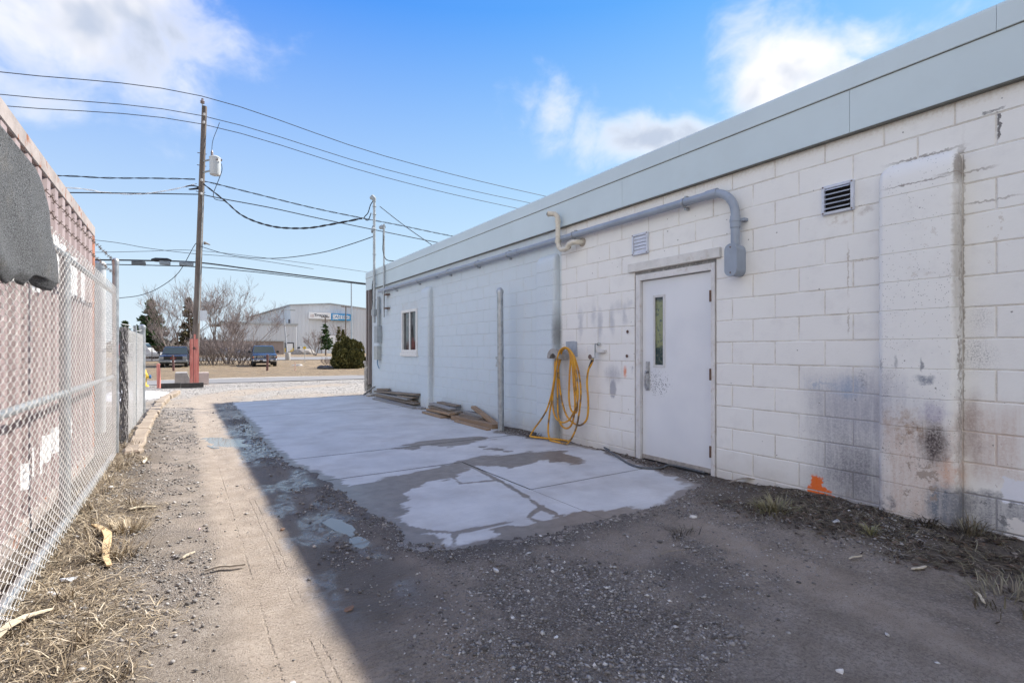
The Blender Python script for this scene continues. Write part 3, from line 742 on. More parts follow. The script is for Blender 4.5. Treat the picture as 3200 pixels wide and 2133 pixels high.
mat, T, b = new_mat('ground_earth'); P = gpos(T)
def AT(n): return T.new('ShaderNodeAttribute', attribute_name=n).outputs['Fac']
nA = T.noise(P, 5, 6, .65); nB = T.noise(P, 55, 6, .75); nC = T.noise(P, 1.2, 4, .55)
vn = T.new('ShaderNodeTexVoronoi'); T.put(vn.inputs['Vector'], P); vn.inputs['Scale'].default_value = 85.0; stones, st_c = vn.outputs['Distance'], vn.outputs['Color']
c = T.mix(T.step(nA, .3, .7), (.25, .21, .165), (.365, .315, .26))
c = T.mix(T.math('MULTIPLY', T.step(nB, .45, .60), .55), c, (.14, .108, .082))
sepc = T.new('ShaderNodeSeparateXYZ'); T.put(sepc.inputs[0], st_c)
gcol = T.ramp(sepc.outputs[0], [(0, (.09, .08, .07)), (.45, (.22, .195, .17)), (.8, (.36, .325, .29)), (1, (.62, .58, .53))])
gcol = T.mix(T.step(stones, .30, .60), gcol, (.10, .08, .065))
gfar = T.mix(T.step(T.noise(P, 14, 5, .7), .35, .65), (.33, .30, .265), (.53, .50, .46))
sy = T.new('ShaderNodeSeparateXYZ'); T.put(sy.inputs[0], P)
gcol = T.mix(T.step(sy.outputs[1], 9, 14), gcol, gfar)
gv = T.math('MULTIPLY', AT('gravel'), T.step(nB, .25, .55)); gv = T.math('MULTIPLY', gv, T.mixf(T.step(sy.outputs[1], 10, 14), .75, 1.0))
c = T.mix(gv, c, gcol)
siltc = T.mix(T.step(nA, .3, .7), (.33, .27, .21), (.42, .35, .28))
siltc = T.mix(T.math('MULTIPLY', T.step(T.noise(P, 70, 4, .7), .56, .66), .6), siltc, (.20, .15, .11))
c = T.mix(T.math('MULTIPLY', AT('silt'), .9), c, siltc)
soilc = T.mix(T.step(nB, .35, .65), (.050, .038, .028), (.15, .12, .09)); c = T.mix(T.math('MULTIPLY', AT('soil'), .85), c, soilc)
lawnc = T.mix(T.step(T.noise(P, 2.2, 6, .7), .3, .7), (.15, .105, .06), (.32, .235, .14)); lawnc = T.mix(T.math('MULTIPLY', T.step(nC, .52, .7), .6), lawnc, (.14, .12, .09))
c = T.mix(AT('lawn'), c, lawnc)
grit = T.noise(P, 115, 4, .8); c = T.mix(T.math('MULTIPLY', T.step(grit, .55, .66), T.mixf(T.step(sy.outputs[1], 4, 9), .78, 0.0)), c, (.085, .065, .05)); c = T.mix(T.math('MULTIPLY', T.step(grit, .40, .30), T.mixf(T.step(sy.outputs[1], 4, 9), .50, 0.0)), c, (.48, .42, .36))
wet = AT('wet'); sheen = AT('sheen')
c = T.mix(T.math('MULTIPLY', wet, .62), c, T.mix(T.step(nB, .3, .7), (.055, .046, .038), (.12, .10, .085)))
T.put(b.inputs['Base Color'], c)
spk = T.step(T.math('ADD', T.noise(P, 14, 6, .75), T.math('MULTIPLY', T.math('SUBTRACT', nB, .5), .5)), .62, .42); ro = T.mixf(wet, .92, .62); ro = T.mixf(T.math('MULTIPLY', sheen, spk), ro, .09); wetc = T.math('MULTIPLY', sheen, spk); T.put(b.inputs['Coat Weight'], T.math('MULTIPLY', wetc, .8)); b.inputs['Coat Roughness'].default_value = .05; b.inputs['Coat IOR'].default_value = 1.4; T.put(b.inputs['Roughness'], ro)
b.inputs['Specular IOR Level'].default_value = .5
tw = T.math('SINE', T.math('MULTIPLY', T.math('ADD', sy.outputs[1], T.math('MULTIPLY', nA, .06)), 200.0))
wv = T.math('MULTIPLY_ADD', T.noise(T.vmath('MULTIPLY', P, (0, 1, 0)), .9, 2), .022, -.011); lx_ = T.math('SUBTRACT', sy.outputs[0], wv); dash = None
for c_x in (.31, .452, .488):
    q_ = T.step(T.math('ABSOLUTE', T.math('SUBTRACT', lx_, c_x)), .0065, .002); dash = q_ if dash is None else T.math('MAXIMUM', dash, q_)
dash = T.math('MULTIPLY', dash, T.math('MULTIPLY', T.step(T.noise(P, 60, 3, .7), .46, .60), T.math('MULTIPLY', T.step(T.noise(P, 2.6, 3), .40, .56), T.step(sy.outputs[1], 7.0, 4.5))))
h = T.math('ADD', T.math('MULTIPLY', nB, .6), T.math('MULTIPLY', T.math('MULTIPLY', T.step(stones, .5, .1), gv), .8))
h = T.math('SUBTRACT', h, T.math('MULTIPLY', dash, .6)); h = T.math('ADD', h, T.math('MULTIPLY', T.math('MULTIPLY', tw, AT('tread')), .12))
h = T.math('MULTIPLY', h, T.mixf(sheen, 1.0, .06))
T.put(b.inputs['Normal'], T.bump(T.math('ADD', h, T.math('MULTIPLY', grit, .5)), 1.0, .018))
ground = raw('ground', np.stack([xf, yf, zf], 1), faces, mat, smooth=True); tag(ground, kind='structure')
for nme, val in zip(('silt', 'wet', 'sheen', 'gravel', 'soil', 'lawn', 'tread', 'rut'), ground_masks(xf, yf)): attr(ground, nme, val)

# concrete slab in panels
FILM = [GP([(1000, 1488), (1090, 1516), (1190, 1494), (1300, 1470), (1400, 1446), (1500, 1422), (1650, 1412), (1760, 1408), (1835, 1440), (1790, 1452), (1690, 1440), (1600, 1462), (1490, 1458), (1410, 1490), (1330, 1508), (1285, 1545), (1272, 1600), (1246, 1632), (1130, 1580)]),
        GP([(1225, 1402), (1320, 1376), (1500, 1364), (1535, 1371), (1470, 1388), (1390, 1396), (1330, 1394), (1290, 1406)]),
        GP([(1480, 1392), (1530, 1396), (1600, 1410), (1590, 1413), (1520, 1404)]),
        GP([(1250, 1640), (1340, 1662), (1365, 1690), (1350, 1712), (1290, 1700)]), GP([(1540, 1652), (1700, 1625), (1800, 1600), (1960, 1580), (1990, 1610), (1780, 1660), (1560, 1700)])]
CRACKS = [GP([(1436, 1441), (1500, 1470), (1563, 1502), (1640, 1548), (1690, 1585), (1720, 1600), (1800, 1640)]), GP([(1695, 1580), (1650, 1618), (1530, 1645), (1420, 1665), (1340, 1660), (1240, 1640)]),
          GP([(1420, 1665), (1418, 1710)]), GP([(1650, 1618), (1690, 1632), (1760, 1630)]), GP([(1400, 1480), (1440, 1510), (1540, 1500)])]
matS, T, b = new_mat('slab_concrete'); P = gpos(T)
nA = T.noise(P, 2.2, 5, .6); nB = T.noise(P, 60, 5, .7)
br = T.noise(T.vmath('MULTIPLY', P, (1.2, 26, 1)), 2.0, 4, .6)
c = T.mix(T.step(nA, .3, .72), (.54, .535, .515), (.66, .65, .62)); c = T.mix(T.math('MULTIPLY', T.step(br, .5, .75), .4), c, (.50, .49, .475))
c = T.mix(T.math('MULTIPLY', T.step(nB, .55, .72), .3), c, (.38, .37, .355))
fl = T.new('ShaderNodeAttribute', attribute_name='film').outputs['Fac']
filmc = T.mix(T.step(T.noise(P, 9, 5, .65), .3, .7), (.15, .118, .092), (.23, .19, .155))
fl = T.step(T.math('ADD', fl, T.math('MULTIPLY', T.math('SUBTRACT', T.noise(P, 26, 6, .72), .5), .8)), .16, .80); c = T.mix(T.math('MULTIPLY', T.step(T.noise(P, 1.6, 6, .65), .42, .70), .45), c, (.40, .365, .325)); c = T.mix(T.math('MULTIPLY', fl, .95), c, filmc); T.put(b.inputs['Base Color'], c)
T.put(b.inputs['Roughness'], T.mixf(fl, .62, .36)); T.put(b.inputs['Normal'], T.bump(T.math('ADD', T.math('MULTIPLY', nB, .5), br), .25, .003))
slab = bpy.data.objects.new('concrete_slab', None); COL.objects.link(slab); tag(slab, kind='structure')
JY = [2.3, 3.6, 4.90, 6.05, 7.52, 10.42, 13.8]
for j, (a, b_) in enumerate(zip(JY[:-1], JY[1:])):
    for (xa, xb) in (((.86, 4.32),) if a > 4.8 else ((.86, 2.55), (2.55, 4.32))):
        xs = np.linspace(xa + .004, xb - .004, int((xb - xa) / .025)); ys = np.linspace(a + .004, b_ - .004, int((b_ - a) / (.025 if a < 7 else .05)))
        X2, Y2 = np.meshgrid(xs, ys); x2, y2 = X2.ravel(), Y2.ravel(); z2 = .003 * (fbm(x2, y2, 3, 3) - .5) + .0015 * ((j * 7 + int(xa * 3)) % 3)
        k, q = len(xs), len(ys); i2 = (np.arange(q - 1)[:, None] * k + np.arange(k - 1)[None, :]).ravel()
        # rim folded down so each panel has an edge
        fc = np.stack([i2, i2 + 1, i2 + k + 1, i2 + k], 1); fc = fc[poly_sd(x2[i2], y2[i2], SLAB_EDGE) > -.16]
        if len(fc) == 0: continue
        o = raw('slab_panel', np.stack([x2, y2, z2], 1), fc, matS, slab, True)
        n1 = fbm(x2 * 5, y2 * 11, 61, 5) - .5; n2 = fbm(x2 * 3, y2 * 30, 71, 3) - .5
        f = np.zeros_like(x2)
        for p in FILM: f = np.maximum(f, sstep(poly_sd(x2, y2, p) + .26 * n1 + .10 * n2, -.02, .05))
        for p in CRACKS: f = np.maximum(f, sstep(seg_dist(x2, y2, p) + .06 * n1, .035, .008))
        rim = poly_sd(x2, y2, SLAB_EDGE); f = np.maximum(f, .9 * sstep(rim + .22 * n1, .10, .0) * sstep(y2, 12.5, 11)); f = np.maximum(f, .5 * sstep(np.minimum(np.abs(y2 - 6.05), np.abs(y2 - 4.9)) + .05 * n1, .03, .01))
        f = np.maximum(f, .18 * sstep(n1, .05, .25)); attr(o, 'film', np.clip(f, 0, 1))
jb = MB(); jb.box(1.05, 4.31, 4.6, 13.6, -.045, -.012); o = jb.build('joint_bed', simple('joint_dirt', (.05, .043, .036), .9, 0, .3, 20)); o.parent = slab

# standing water
mw, T, b = new_mat('puddle_water'); b.inputs['Base Color'].default_value = (.20, .175, .14, 1); b.inputs['Roughness'].default_value = .02
b.inputs['Specular IOR Level'].default_value = .8; P = gpos(T); T.put(b.inputs['Normal'], T.bump(T.noise(P, 9, 2), .01, .01))
for poly, z in ((PUDDLE, -.008), (PUDDLE2, -.008), (PUDDLE3, -.005)):
    cx_ = sum(p[0] for p in poly) / len(poly); cy_ = sum(p[1] for p in poly) / len(poly)
    m = MB(); m.add([(cx_ + (x - cx_) * 1.5, cy_ + (y - cy_) * 1.5, z) for x, y in poly], [tuple(range(len(poly)))])
    o = m.build('puddle', mw); tag(o, kind='structure')

# road, parking lot
def sheet(name, x0, x1, y0, y1, nx_, ny_, dz, mat, wob=0.0):
    xs = np.linspace(x0, x1, nx_); ys = np.linspace(y0, y1, ny_); X2, Y2 = np.meshgrid(xs, ys); x2, y2 = X2.ravel(), Y2.ravel()
    edge = np.where((y2 == y0) | (y2 == y1), 1.0, 0); y3 = y2 + edge * wob * (fbm(x2 * .8, y2, 9, 4) - .5)
    k = nx_; i2 = (np.arange(ny_ - 1)[:, None] * k + np.arange(k - 1)[None, :]).ravel()
    o = raw(name, np.stack([x2, y3, zfar(y3) + dz], 1), np.stack([i2, i2 + 1, i2 + k + 1, i2 + k], 1), mat, smooth=True); tag(o, kind='structure'); return o
ma, T, b = new_mat('old_asphalt'); P = gpos(T)
c = T.mix(T.step(T.noise(T.vmath('MULTIPLY', P, (.25, 2.2, 1)), 1.0, 5, .6), .35, .65), (.17, .165, .16), (.25, .24, .235)); c = T.mix(T.math('MULTIPLY', T.step(T.noise(P, 30, 4, .7), .5, .7), .4), c, (.13, .125, .12))
T.put(b.inputs['Base Color'], c); b.inputs['Roughness'].default_value = .85; T.put(b.inputs['Normal'], T.bump(T.noise(P, 60, 3), .3, .01))
sheet('road', -60, 120, 22.2, 27.6, 900, 14, .022, ma, .5)
sheet('parking_lot', -30, 150, 68, 84, 120, 10, .05, ma, 1.5)
# ------------------------------------------------------------------ things fixed to or standing by the wall
def arc(c, r, a0, a1, n, f):
    return [f(c, r, R(a0 + (a1 - a0) * k / n)) for k in range(n + 1)]
# big grey conduit running along the wall, bending down beside the door
cz, cxx, cr = 2.715, WX - .075, .039
cond = thing('electrical_conduit', 'thick grey conduit running along the wall and bending down beside the door', 'conduit', (cxx, 2.72, 2.0))
def tpart(o, th):
    o.parent = th; o.matrix_parent_inverse = Matrix.Translation(th.location).inverted(); return o
yb, rb = 2.735, .24
path = [(cxx, 12.75, cz + .035), (cxx, 9.0, cz + .01), (cxx, 6.0, cz), (cxx, yb + rb, cz)] + [(cxx, yb + rb - rb * math.sin(R(a)), cz - rb + rb * math.cos(R(a))) for a in range(10, 91, 10)] + [(cxx, yb, 2.17)]
tpart(MB().tube(path, cr, 16).build('pipe', M['grey_pvc'], smooth=True), cond)
for y in (yb + rb, 9.3, 6.35): tpart(MB().tube([(cxx, y - .06, cz), (cxx, y + .06, cz)], cr + .006, 16).build('coupling', M['grey_pvc'], smooth=True), cond)
tpart(MB().tube([(cxx, yb, cz - rb - .13), (cxx, yb, cz - rb - .02)], cr + .006, 16).build('coupling', M['grey_pvc'], smooth=True), cond)
for y in (3.30, 5.02, 6.6, 7.6, 8.7, 10.2, 11.6):
    m = MB(); m.tube([(cxx, y - .012, cz + .012 * (y > 8)), (cxx, y + .012, cz + .012 * (y > 8))], cr + .009, 16); m.box(cxx + .02, WX + .01, y - .012, y + .012, cz + .045, cz + .07); m.box(cxx + .02, WX + .01, y - .012, y + .012, cz - .07, cz - .045)
    tpart(m.build('strap', M['galv'], smooth=True), cond)
m = MB(); m.tube([(cxx, yb, 2.40), (cxx, yb, 2.425)], cr + .01, 16); m.box(cxx + .02, WX + .01, yb - .08, yb - .04, 2.40, 2.425); tpart(m.build('strap', M['grey_pvc'], smooth=True), cond)
# long pull box with rounded ends
m = MB(); hw, hl, zc = .058, .145, 2.045; o_ = [(yb + hw * math.cos(R(a)), zc + (hl - hw) + hw * math.sin(R(a))) for a in range(0, 181, 20)] + [(yb + hw * math.cos(R(a)), zc - (hl - hw) + hw * math.sin(R(a))) for a in range(180, 361, 20)]
m.prism(o_, WX - .135, WX + .004, 'YZ'); box = tpart(m.build('pull_box', M['grey_pvc'], smooth=True), cond)
m = MB(); m.prism([(yb + (a - yb) * 1.06, zc + (b_ - zc) * 1.03) for a, b_ in o_], WX - .150, WX - .1352, 'YZ'); m.build('cover', M['grey_pvc'], box, True)
for zz in (zc + .115, zc - .115): m = MB(); m.lathe([(.007, WX - .154), (.007, WX - .1502)], (0, yb, zz), 8, 'X'); m.build('screw', M['rust'], box)

# vents
def vent(name, label, y0, y1, z0, z1, opened):
    v = thing(name, label, 'vent', (WX, (y0 + y1) / 2, z0))
    m = MB(); t = .022; x0, x1 = WX - .03, WX + .004
    for (a, b_, c0, c1) in ((y0, y0 + t, z0, z1), (y1 - t, y1, z0, z1), (y0 + t, y1 - t, z0, z0 + t), (y0 + t, y1 - t, z1 - t, z1)): m.bbox(x0, x1, a, b_, c0, c1, .003)
    tpart(m.build('frame', M['vent_paint']), v)
    tpart(MB().box(WX - .008, WX - .003, y0 + t, y1 - t, z0 + t, z1 - t).build('backing', M['black_gap'] if opened else M['vent_paint']), v)
    n = 5; hgt = (z1 - z0 - 2 * t) / n
    for k in range(n):
        zt = z0 + t + hgt * (k + 1); zb = zt - hgt * (.62 if opened else 1.0)
        m = MB(); xo = (.052 if opened else .022)
        m.prism([(WX - .010, zt - .001), (WX - .006, zt - .001), (WX - xo + .004, zb), (WX - xo, zb)], y0 + t + .002, y1 - t - .002, 'XZ'); tpart(m.build('louvre', M['vent_paint']), v)
    for yy in (y0 + .011, y1 - .011):
        for zz in (z0 + .011, z1 - .011): m = MB(); m.lathe([(.006, x0 - .004), (.006, x0 - .0005)], (0, yy, zz), 8, 'X'); tpart(m.build('screw', M['rust']), v)
vent('louvre_vent', 'open louvred wall vent between the conduit and the big stained pier', 1.783, 2.012, 2.300, 2.530, True)
vent('closed_vent', 'closed slatted wall vent just above the door lintel', 3.820, 4.050, 2.300, 2.535, False)

# cream drain pipe with an up-turned elbow
pv = thing('drain_pipe', 'cream plastic pipe with trap and up-turned open elbow', 'pipe', (WX, 4.93, 2.6))
r_ = .034; px_ = WX - .12
pts = [(WX + .02, 4.93, 2.615), (WX - .06, 4.94, 2.615), (px_, 4.99, 2.612)]
pts = [(WX + .02, 4.92, 2.615), (px_ + .03, 4.95, 2.615), (px_, 4.985, 2.612), (px_ - .01, 5.04, 2.60), (px_ - .01, 5.075, 2.565), (px_ - .01, 5.08, 2.54)]
tpart(MB().tube(pts, r_, 14).build('elbow', M['white_pvc'], smooth=True), pv)
pts = [(px_, 5.09, 2.585)] + [(px_, 5.19 + .09 * math.sin(R(a)) * 1.0 - .09, 2.64 - .075 * math.cos(R(a))) for a in ()] 
pts = [(px_ + .01, 5.06, 2.575), (px_, 5.14, 2.548), (px_, 5.215, 2.56), (px_, 5.265, 2.605), (px_, 5.285, 2.67), (px_, 5.285, 2.96), (px_, 5.292, 3.01), (px_ - .02, 5.325, 3.05), (px_ - .055, 5.37, 3.06), (px_ - .08, 5.40, 3.062)]
tpart(MB().tube(pts, [r_] * 9 + [r_ + .005], 14).build('riser', M['white_pvc'], smooth=True), pv)
for za, zb_ in ((2.655, 2.70), (2.93, 2.965)): tpart(MB().tube([(px_, 5.285, za), (px_, 5.285, zb_)], r_ + .006, 14).build('coupling', M['white_pvc'], smooth=True), pv)
m = MB(); m.lathe([(.026, 0), (.026, .003)], (px_ - .083, 5.402, 3.062), 12, 'X'); tpart(m.build('mouth', M['black_gap']), pv)
m = MB(); m.lathe([(.055, WX - .02), (.05, WX - .006), (.06, WX + .004)], (0, 4.92, 2.615), 14, 'X'); tpart(m.build('wall_collar', simple('old_mortar_collar', (.42, .37, .31), .85, 0, .2, 20, .3, 60), smooth=True), pv)

# hose hanger: shield plate on the wall and hooded saddle
hgx = thing('hose_hanger', 'grey metal hose saddle fixed to the wall beside the middle pier', 'hose hanger', (WX, 5.3, 1.15))
m = MB(); m.prism([(5.02, 1.14), (5.035, 1.335), (5.09, 1.345), (5.25, 1.34), (5.24, 1.14)], WX - .014, WX - .001, 'YZ'); tpart(m.build('back_plate', simple('plate_paint', (.34, .37, .42), .5, .1, .15, 12, .1, 30)), hgx)
m = MB(); n = 12; V = []; Fc = []
for (x, rr_) in ((WX - .10, .115), (WX - .20, .125)):
    for k in range(n + 1):
        a = math.pi * k / n * 1.05 - .05; V.append((x, 5.28 + rr_ * math.cos(a), 1.12 + rr_ * math.sin(a)))
for k in range(n): Fc.append((k, k + 1, k + n + 2, k + n + 1))
m.add(V, Fc); Fc2 = [(n + 1 + k, n + 2 + k, 0) for k in range(0)]
m.prism([(5.28 + .128 * math.cos(math.pi * k / n), 1.12 + .128 * math.sin(math.pi * k / n)) for k in range(n + 1)] + [(5.28 + .062 * math.cos(math.pi * k / n), 1.12 + .062 * math.sin(math.pi * k / n)) for k in range(n, -1, -1)], WX - .212, WX - .20, 'YZ')
m.prism([(5.28 + .112 * math.cos(math.pi * k / n), 1.12 + .112 * math.sin(math.pi * k / n)) for k in range(n + 1)] + [(5.28 + .098 * math.cos(math.pi * k / n), 1.12 + .098 * math.sin(math.pi * k / n)) for k in range(n, -1, -1)], WX - .20, WX - .014, 'YZ')
tpart(m.build('saddle', simple('saddle_metal', (.36, .34, .32), .55, .3, .2, 14, .2, 40, (.2, .16, .13), .5), smooth=True), hgx)

# hose in hanging loops, dirt-streaked yellow
mh, T, b = new_mat('hose_yellow'); P = gpos(T)
n1 = T.noise(P, 9, 5, .65); n2 = T.noise(P, 45, 4, .7)
c = T.mix(T.step(n1, .35, .7), (.72, .36, .02), (.55, .25, .03)); c = T.mix(T.math('MULTIPLY', T.step(T.noise(P, 5.5, 5, .7), .50, .62), .85), c, (.085, .075, .065)); c = T.mix(T.step(n2, .62, .70), c, (.06, .04, .03))
T.put(b.inputs['Base Color'], c); b.inputs['Roughness'].default_value = .45
def smooth_path(pts, n=6):
    P_ = [Vector(p) for p in pts]; out = []
    for i in range(len(P_) - 1):
        p0, p1, p2, p3 = P_[max(i - 1, 0)], P_[i], P_[i + 1], P_[min(i + 2, len(P_) - 1)]
        for k in range(n):
            t = k / n; out.append(.5 * ((2 * p1) + (p2 - p0) * t + (2 * p0 - 5 * p1 + 4 * p2 - p3) * t * t + (3 * p1 - p0 - 3 * p2 + p3) * t ** 3))
    out.append(P_[-1]); return out
def hp_(cx_, cy_, off=.15):
    """a point of the hose from the enlarged crop (origin 1650,1000, scale 3.733)"""
    y, z = WP(1650 + cx_ / 3.733, 1000 + cy_ / 3.733, off); return (WX - off, y, z)
hose = thing('garden_hose', 'dirty yellow garden hose hanging in loops from the wall saddle', 'hose', (WX - .15, 5.3, 0))
loops = [
    [(755, 470, .10), (735, 520, .11), (705, 580, .12), (688, 720, .12), (700, 900, .13), (700, 1080, .13), (670, 1180, .14), (600, 1225, .14), (520, 1190, .14), (450, 1110, .13), (400, 960, .13), (370, 780, .13), (355, 560, .12), (380, 400, .12), (425, 325, .13),
     (480, 340, .14), (540, 430, .15), (590, 600, .15), (615, 800, .15), (610, 960, .15), (590, 1120, .16), (560, 1260, .17), (500, 1390, .18), (430, 1455, .19), (340, 1478, .20), (270, 1420, .20), (235, 1300, .19), (250, 1100, .18), (285, 880, .17), (310, 640, .16), (320, 470, .16), (380, 370, .15), (430, 320, .15)],
    [(440, 325, .16), (500, 380, .17), (535, 560, .17), (550, 760, .17), (575, 930, .17), (570, 1050, .18), (545, 1080, .18), (500, 1040, .17), (478, 900, .17), (485, 640, .16), (495, 420, .15), (450, 330, .14), (395, 360, .15), (375, 470, .15), (345, 620, .15), (345, 860, .15), (350, 1080, .15), (380, 1210, .16), (440, 1260, .16), (500, 1230, .16), (535, 1120, .16), (548, 960, .16), (530, 720, .16), (515, 500, .15), (480, 350, .15), (430, 322, .17)],
    [(420, 322, .18), (360, 380, .19), (330, 480, .19), (318, 640, .19), (290, 850, .19), (290, 1010, .19), (320, 1130, .20), (390, 1190, .20), (470, 1170, .20), (530, 1080, .20), (575, 960, .20), (580, 800, .19), (555, 560, .19), (520, 400, .18), (470, 335, .18), (420, 320, .20), (365, 370, .21), (330, 520, .21), (300, 720, .21), (270, 880, .21), (220, 1040, .22), (150, 1160, .23), (70, 1270, .25), (25, 1360, .28), (35, 1430, .32), (90, 1450, .30), (180, 1455, .25), (270, 1450, .2), (350, 1450, .15), (430, 1440, .12), (500, 1390, .12)],
]
for k, lp in enumerate(loops):
    pts = smooth_path([hp_(x, y, o_) for x, y, o_ in lp], 6)
    pts = [Vector((p.x, p.y, max(p.z, .02 + .012 * k))) for p in pts]
    tpart(MB().tube(pts, .0125, 8).build('coil', mh, smooth='full'), hose)
a, b_ = Vector(hp_(752, 465, .10)), Vector(hp_(715, 555, .115)); tpart(MB().tube([a, a.lerp(b_, .85), b_], [.019, .016, .014], 10).build('grip', M['rubber'], smooth=True), hose)
a2 = Vector(hp_(757, 450, .10)); tpart(MB().tube([a2, a], .017, 8).build('fitting', M['brass'], smooth=True), hose)

# wall tap on a short riser
tap = thing('wall_tap', 'small metal wall tap with a cut wood block, right of the hose', 'tap', (WX, 4.72, 1.15))
def tp(cx_, cy_, off): return Vector(hp_(cx_, cy_, off))
m = MB(); m.tube([tp(820, 285, -.01), tp(815, 283, .05), tp(785, 275, .06), tp(783, 300, .06), tp(782, 400, .06), tp(785, 435, .06), tp(770, 440, .075), tp(745, 440, .09), tp(742, 452, .10)], .010, 8); tpart(m.build('riser', M['galv'], smooth=True), tap)
m = MB(); q = tp(722, 428, .11)
for k in range(8): a = k * math.pi / 4; m.tube([q, q + Vector((0, .024 * math.cos(a), .024 * math.sin(a)))], .004, 6)
ring = [q + Vector((0, .026 * math.cos(a), .026 * math.sin(a))) for a in np.linspace(0, 2 * math.pi, 17)]; m.tube(ring, .005, 6); tpart(m.build('hand_wheel', M['rust'], smooth=True), tap)
m = MB(); p0, p1 = tp(795, 378, .03), tp(895, 343, .03); m.bbox(WX - .05, WX - .001, p1.y, p0.y, p0.z, p1.z, .003); tpart(m.build('wood_block', M['grey_wood']), tap)
m = MB(); m.tube([tp(820, 280, -.01), tp(822, 278, .03)], .022, 8); tpart(m.build('rosette', M['galv'], smooth=True), tap)
# two screw anchors with broken paint, left of the door frame
for (px0, py0) in ((1963, 1036), (1961, 1112)):
    y, z = WP(px0, py0); o = MB().lathe([(.020, WX - .012), (.016, WX - .016), (.006, WX - .014)], (0, y, z), 10, 'X').build('wall_anchor', M['rust'], smooth=True)
    tag(o, 'rusty anchor hole left of the door, %s of the pair' % ('upper' if py0 < 1100 else 'lower'), 'anchor', 'anchor holes beside the door')

# grey cable lying at the foot of the wall into the door sill
y0, z0 = WP(1905, 1402); g1, g2, g3 = G(1935, 1435), G(1990, 1462), G(2068, 1466)
pts = smooth_path([(WX + .01, y0, z0 - .02), (WX - .03, y0, z0), (WX - .10, y0 - .02, .06), (g1[0], g1[1], .02), (g2[0], g2[1], .016), (g3[0] - .02, g3[1], .016), (WX - .03, 3.5, .02), (WX - .02, 3.1, .02)], 5)
tag(MB().tube(pts, .011, 8).build('ground_cable', simple('grey_cable', (.10, .105, .11), .5), smooth='full'), 'dark grey cable lying on the ground at the door sill', 'cable')

# galvanised gate post standing in front of the wall
gp = thing('gate_post', 'tall round galvanised steel post with a padlock in front of the wall', 'post', (*G(1566, 1346), 0))
gx0, gy0 = G(1566, 1346); lean = -.012
dep = gx0 * math.sin(TH) + gy0 * math.cos(TH); zt = CAMH + (HY - 897) / F * dep; rp = 10.0 / F * dep
m = MB(); m.tube([(gx0, gy0, -.1), (gx0 + lean, gy0 - lean, zt - .06)], rp, 20); tpart(m.build('tube', M['galv'], smooth=True), gp)
m = MB(); m.lathe([(rp + .006, -.035), (rp + .006, 0), (rp * .9, .025), (rp * .5, .042), (.005, .048)], (gx0 + lean, gy0 - lean, zt - .055), 20); tpart(m.build('cap', M['galv'], smooth=True), gp)
zb = CAMH + (HY - 1118) / F * dep
m = MB(); m.lathe([(rp + .008, -.02), (rp + .008, .02)], (gx0 + lean * .5, gy0 - lean * .5, zb), 20); m.box(gx0 - .012 - .02, gx0 + .01, gy0 + rp, gy0 + rp + .06, zb - .02, zb + .02); tpart(m.build('clamp', M['galv'], smooth=True), gp)
lx, ly = gx0 - .01, gy0 + rp + .045
m = MB(); m.tube([(lx, ly, zb), (lx, ly + .01, zb - .04), (lx, ly + .005, zb - .075)], .004, 6); lk = tpart(m.build('chain', M['galv']), gp)
m = MB(); m.bbox(lx - .014, lx + .014, ly - .025, ly + .03, zb - .135, zb - .085, .006); m.tube([(lx, ly - .012, zb - .09), (lx, ly - .012, zb - .068), (lx, ly + .003, zb - .058), (lx, ly + .018, zb - .068), (lx, ly + .018, zb - .09)], .005, 6); tpart(m.build('padlock', M['chrome'], smooth=True), gp)

# boards stacked at the foot of the wall
def board(p0, p1, w_, t, mat, label, pile, lift=0.0, tilt=0.0):
    a, b_ = Vector(p0), Vector(p1); d = b_ - a; L = d.length; d.normalize()
    side = Vector((0, 0, 1)).cross(d).normalized(); up = d.cross(side)
    m = MB(); m.bbox(0, L, -w_ / 2, w_ / 2, 0, t, .003)
    o = m.build('board', mat); mm = Matrix((d, side, up)).transposed().to_4x4() @ Matrix.Rotation(tilt, 4, 'X'); mm.translation = a + Vector((0, 0, lift)); o.matrix_world = mm
    return tag(o, label, 'board', pile)
def boardpx(c0, c1, x, t, w_, mat, label, pile, o0=(1130, 1150), sc=5.006, tilt=0.0):
    """front lower edge seen in the enlarged crop; x is how far out the board's middle stands"""
    pts = []
    for cx_, cy_ in (c0, c1):
        p = PX(o0[0] + cx_ / sc, o0[1] + cy_ / sc, x - w_ / 2); pts.append((x, p.y, max(p.z, .004)))
    j = random.uniform(-.035, .035); pts[0] = (pts[0][0] + j, *pts[0][1:]); pts[1] = (pts[1][0] - j, *pts[1][1:])
    return board(pts[1], pts[0], w_, t, mat, label, pile, 0, tilt + random.uniform(-.03, .03))
A = 'boards stacked between the street corner and the far pier'; B = 'boards stacked against the far pier'; C_ = 'boards stacked beside the gate post'
W1, W2, W3 = M['lumber'], M['lumber2'], M['lumber3']
xw = WX - .11
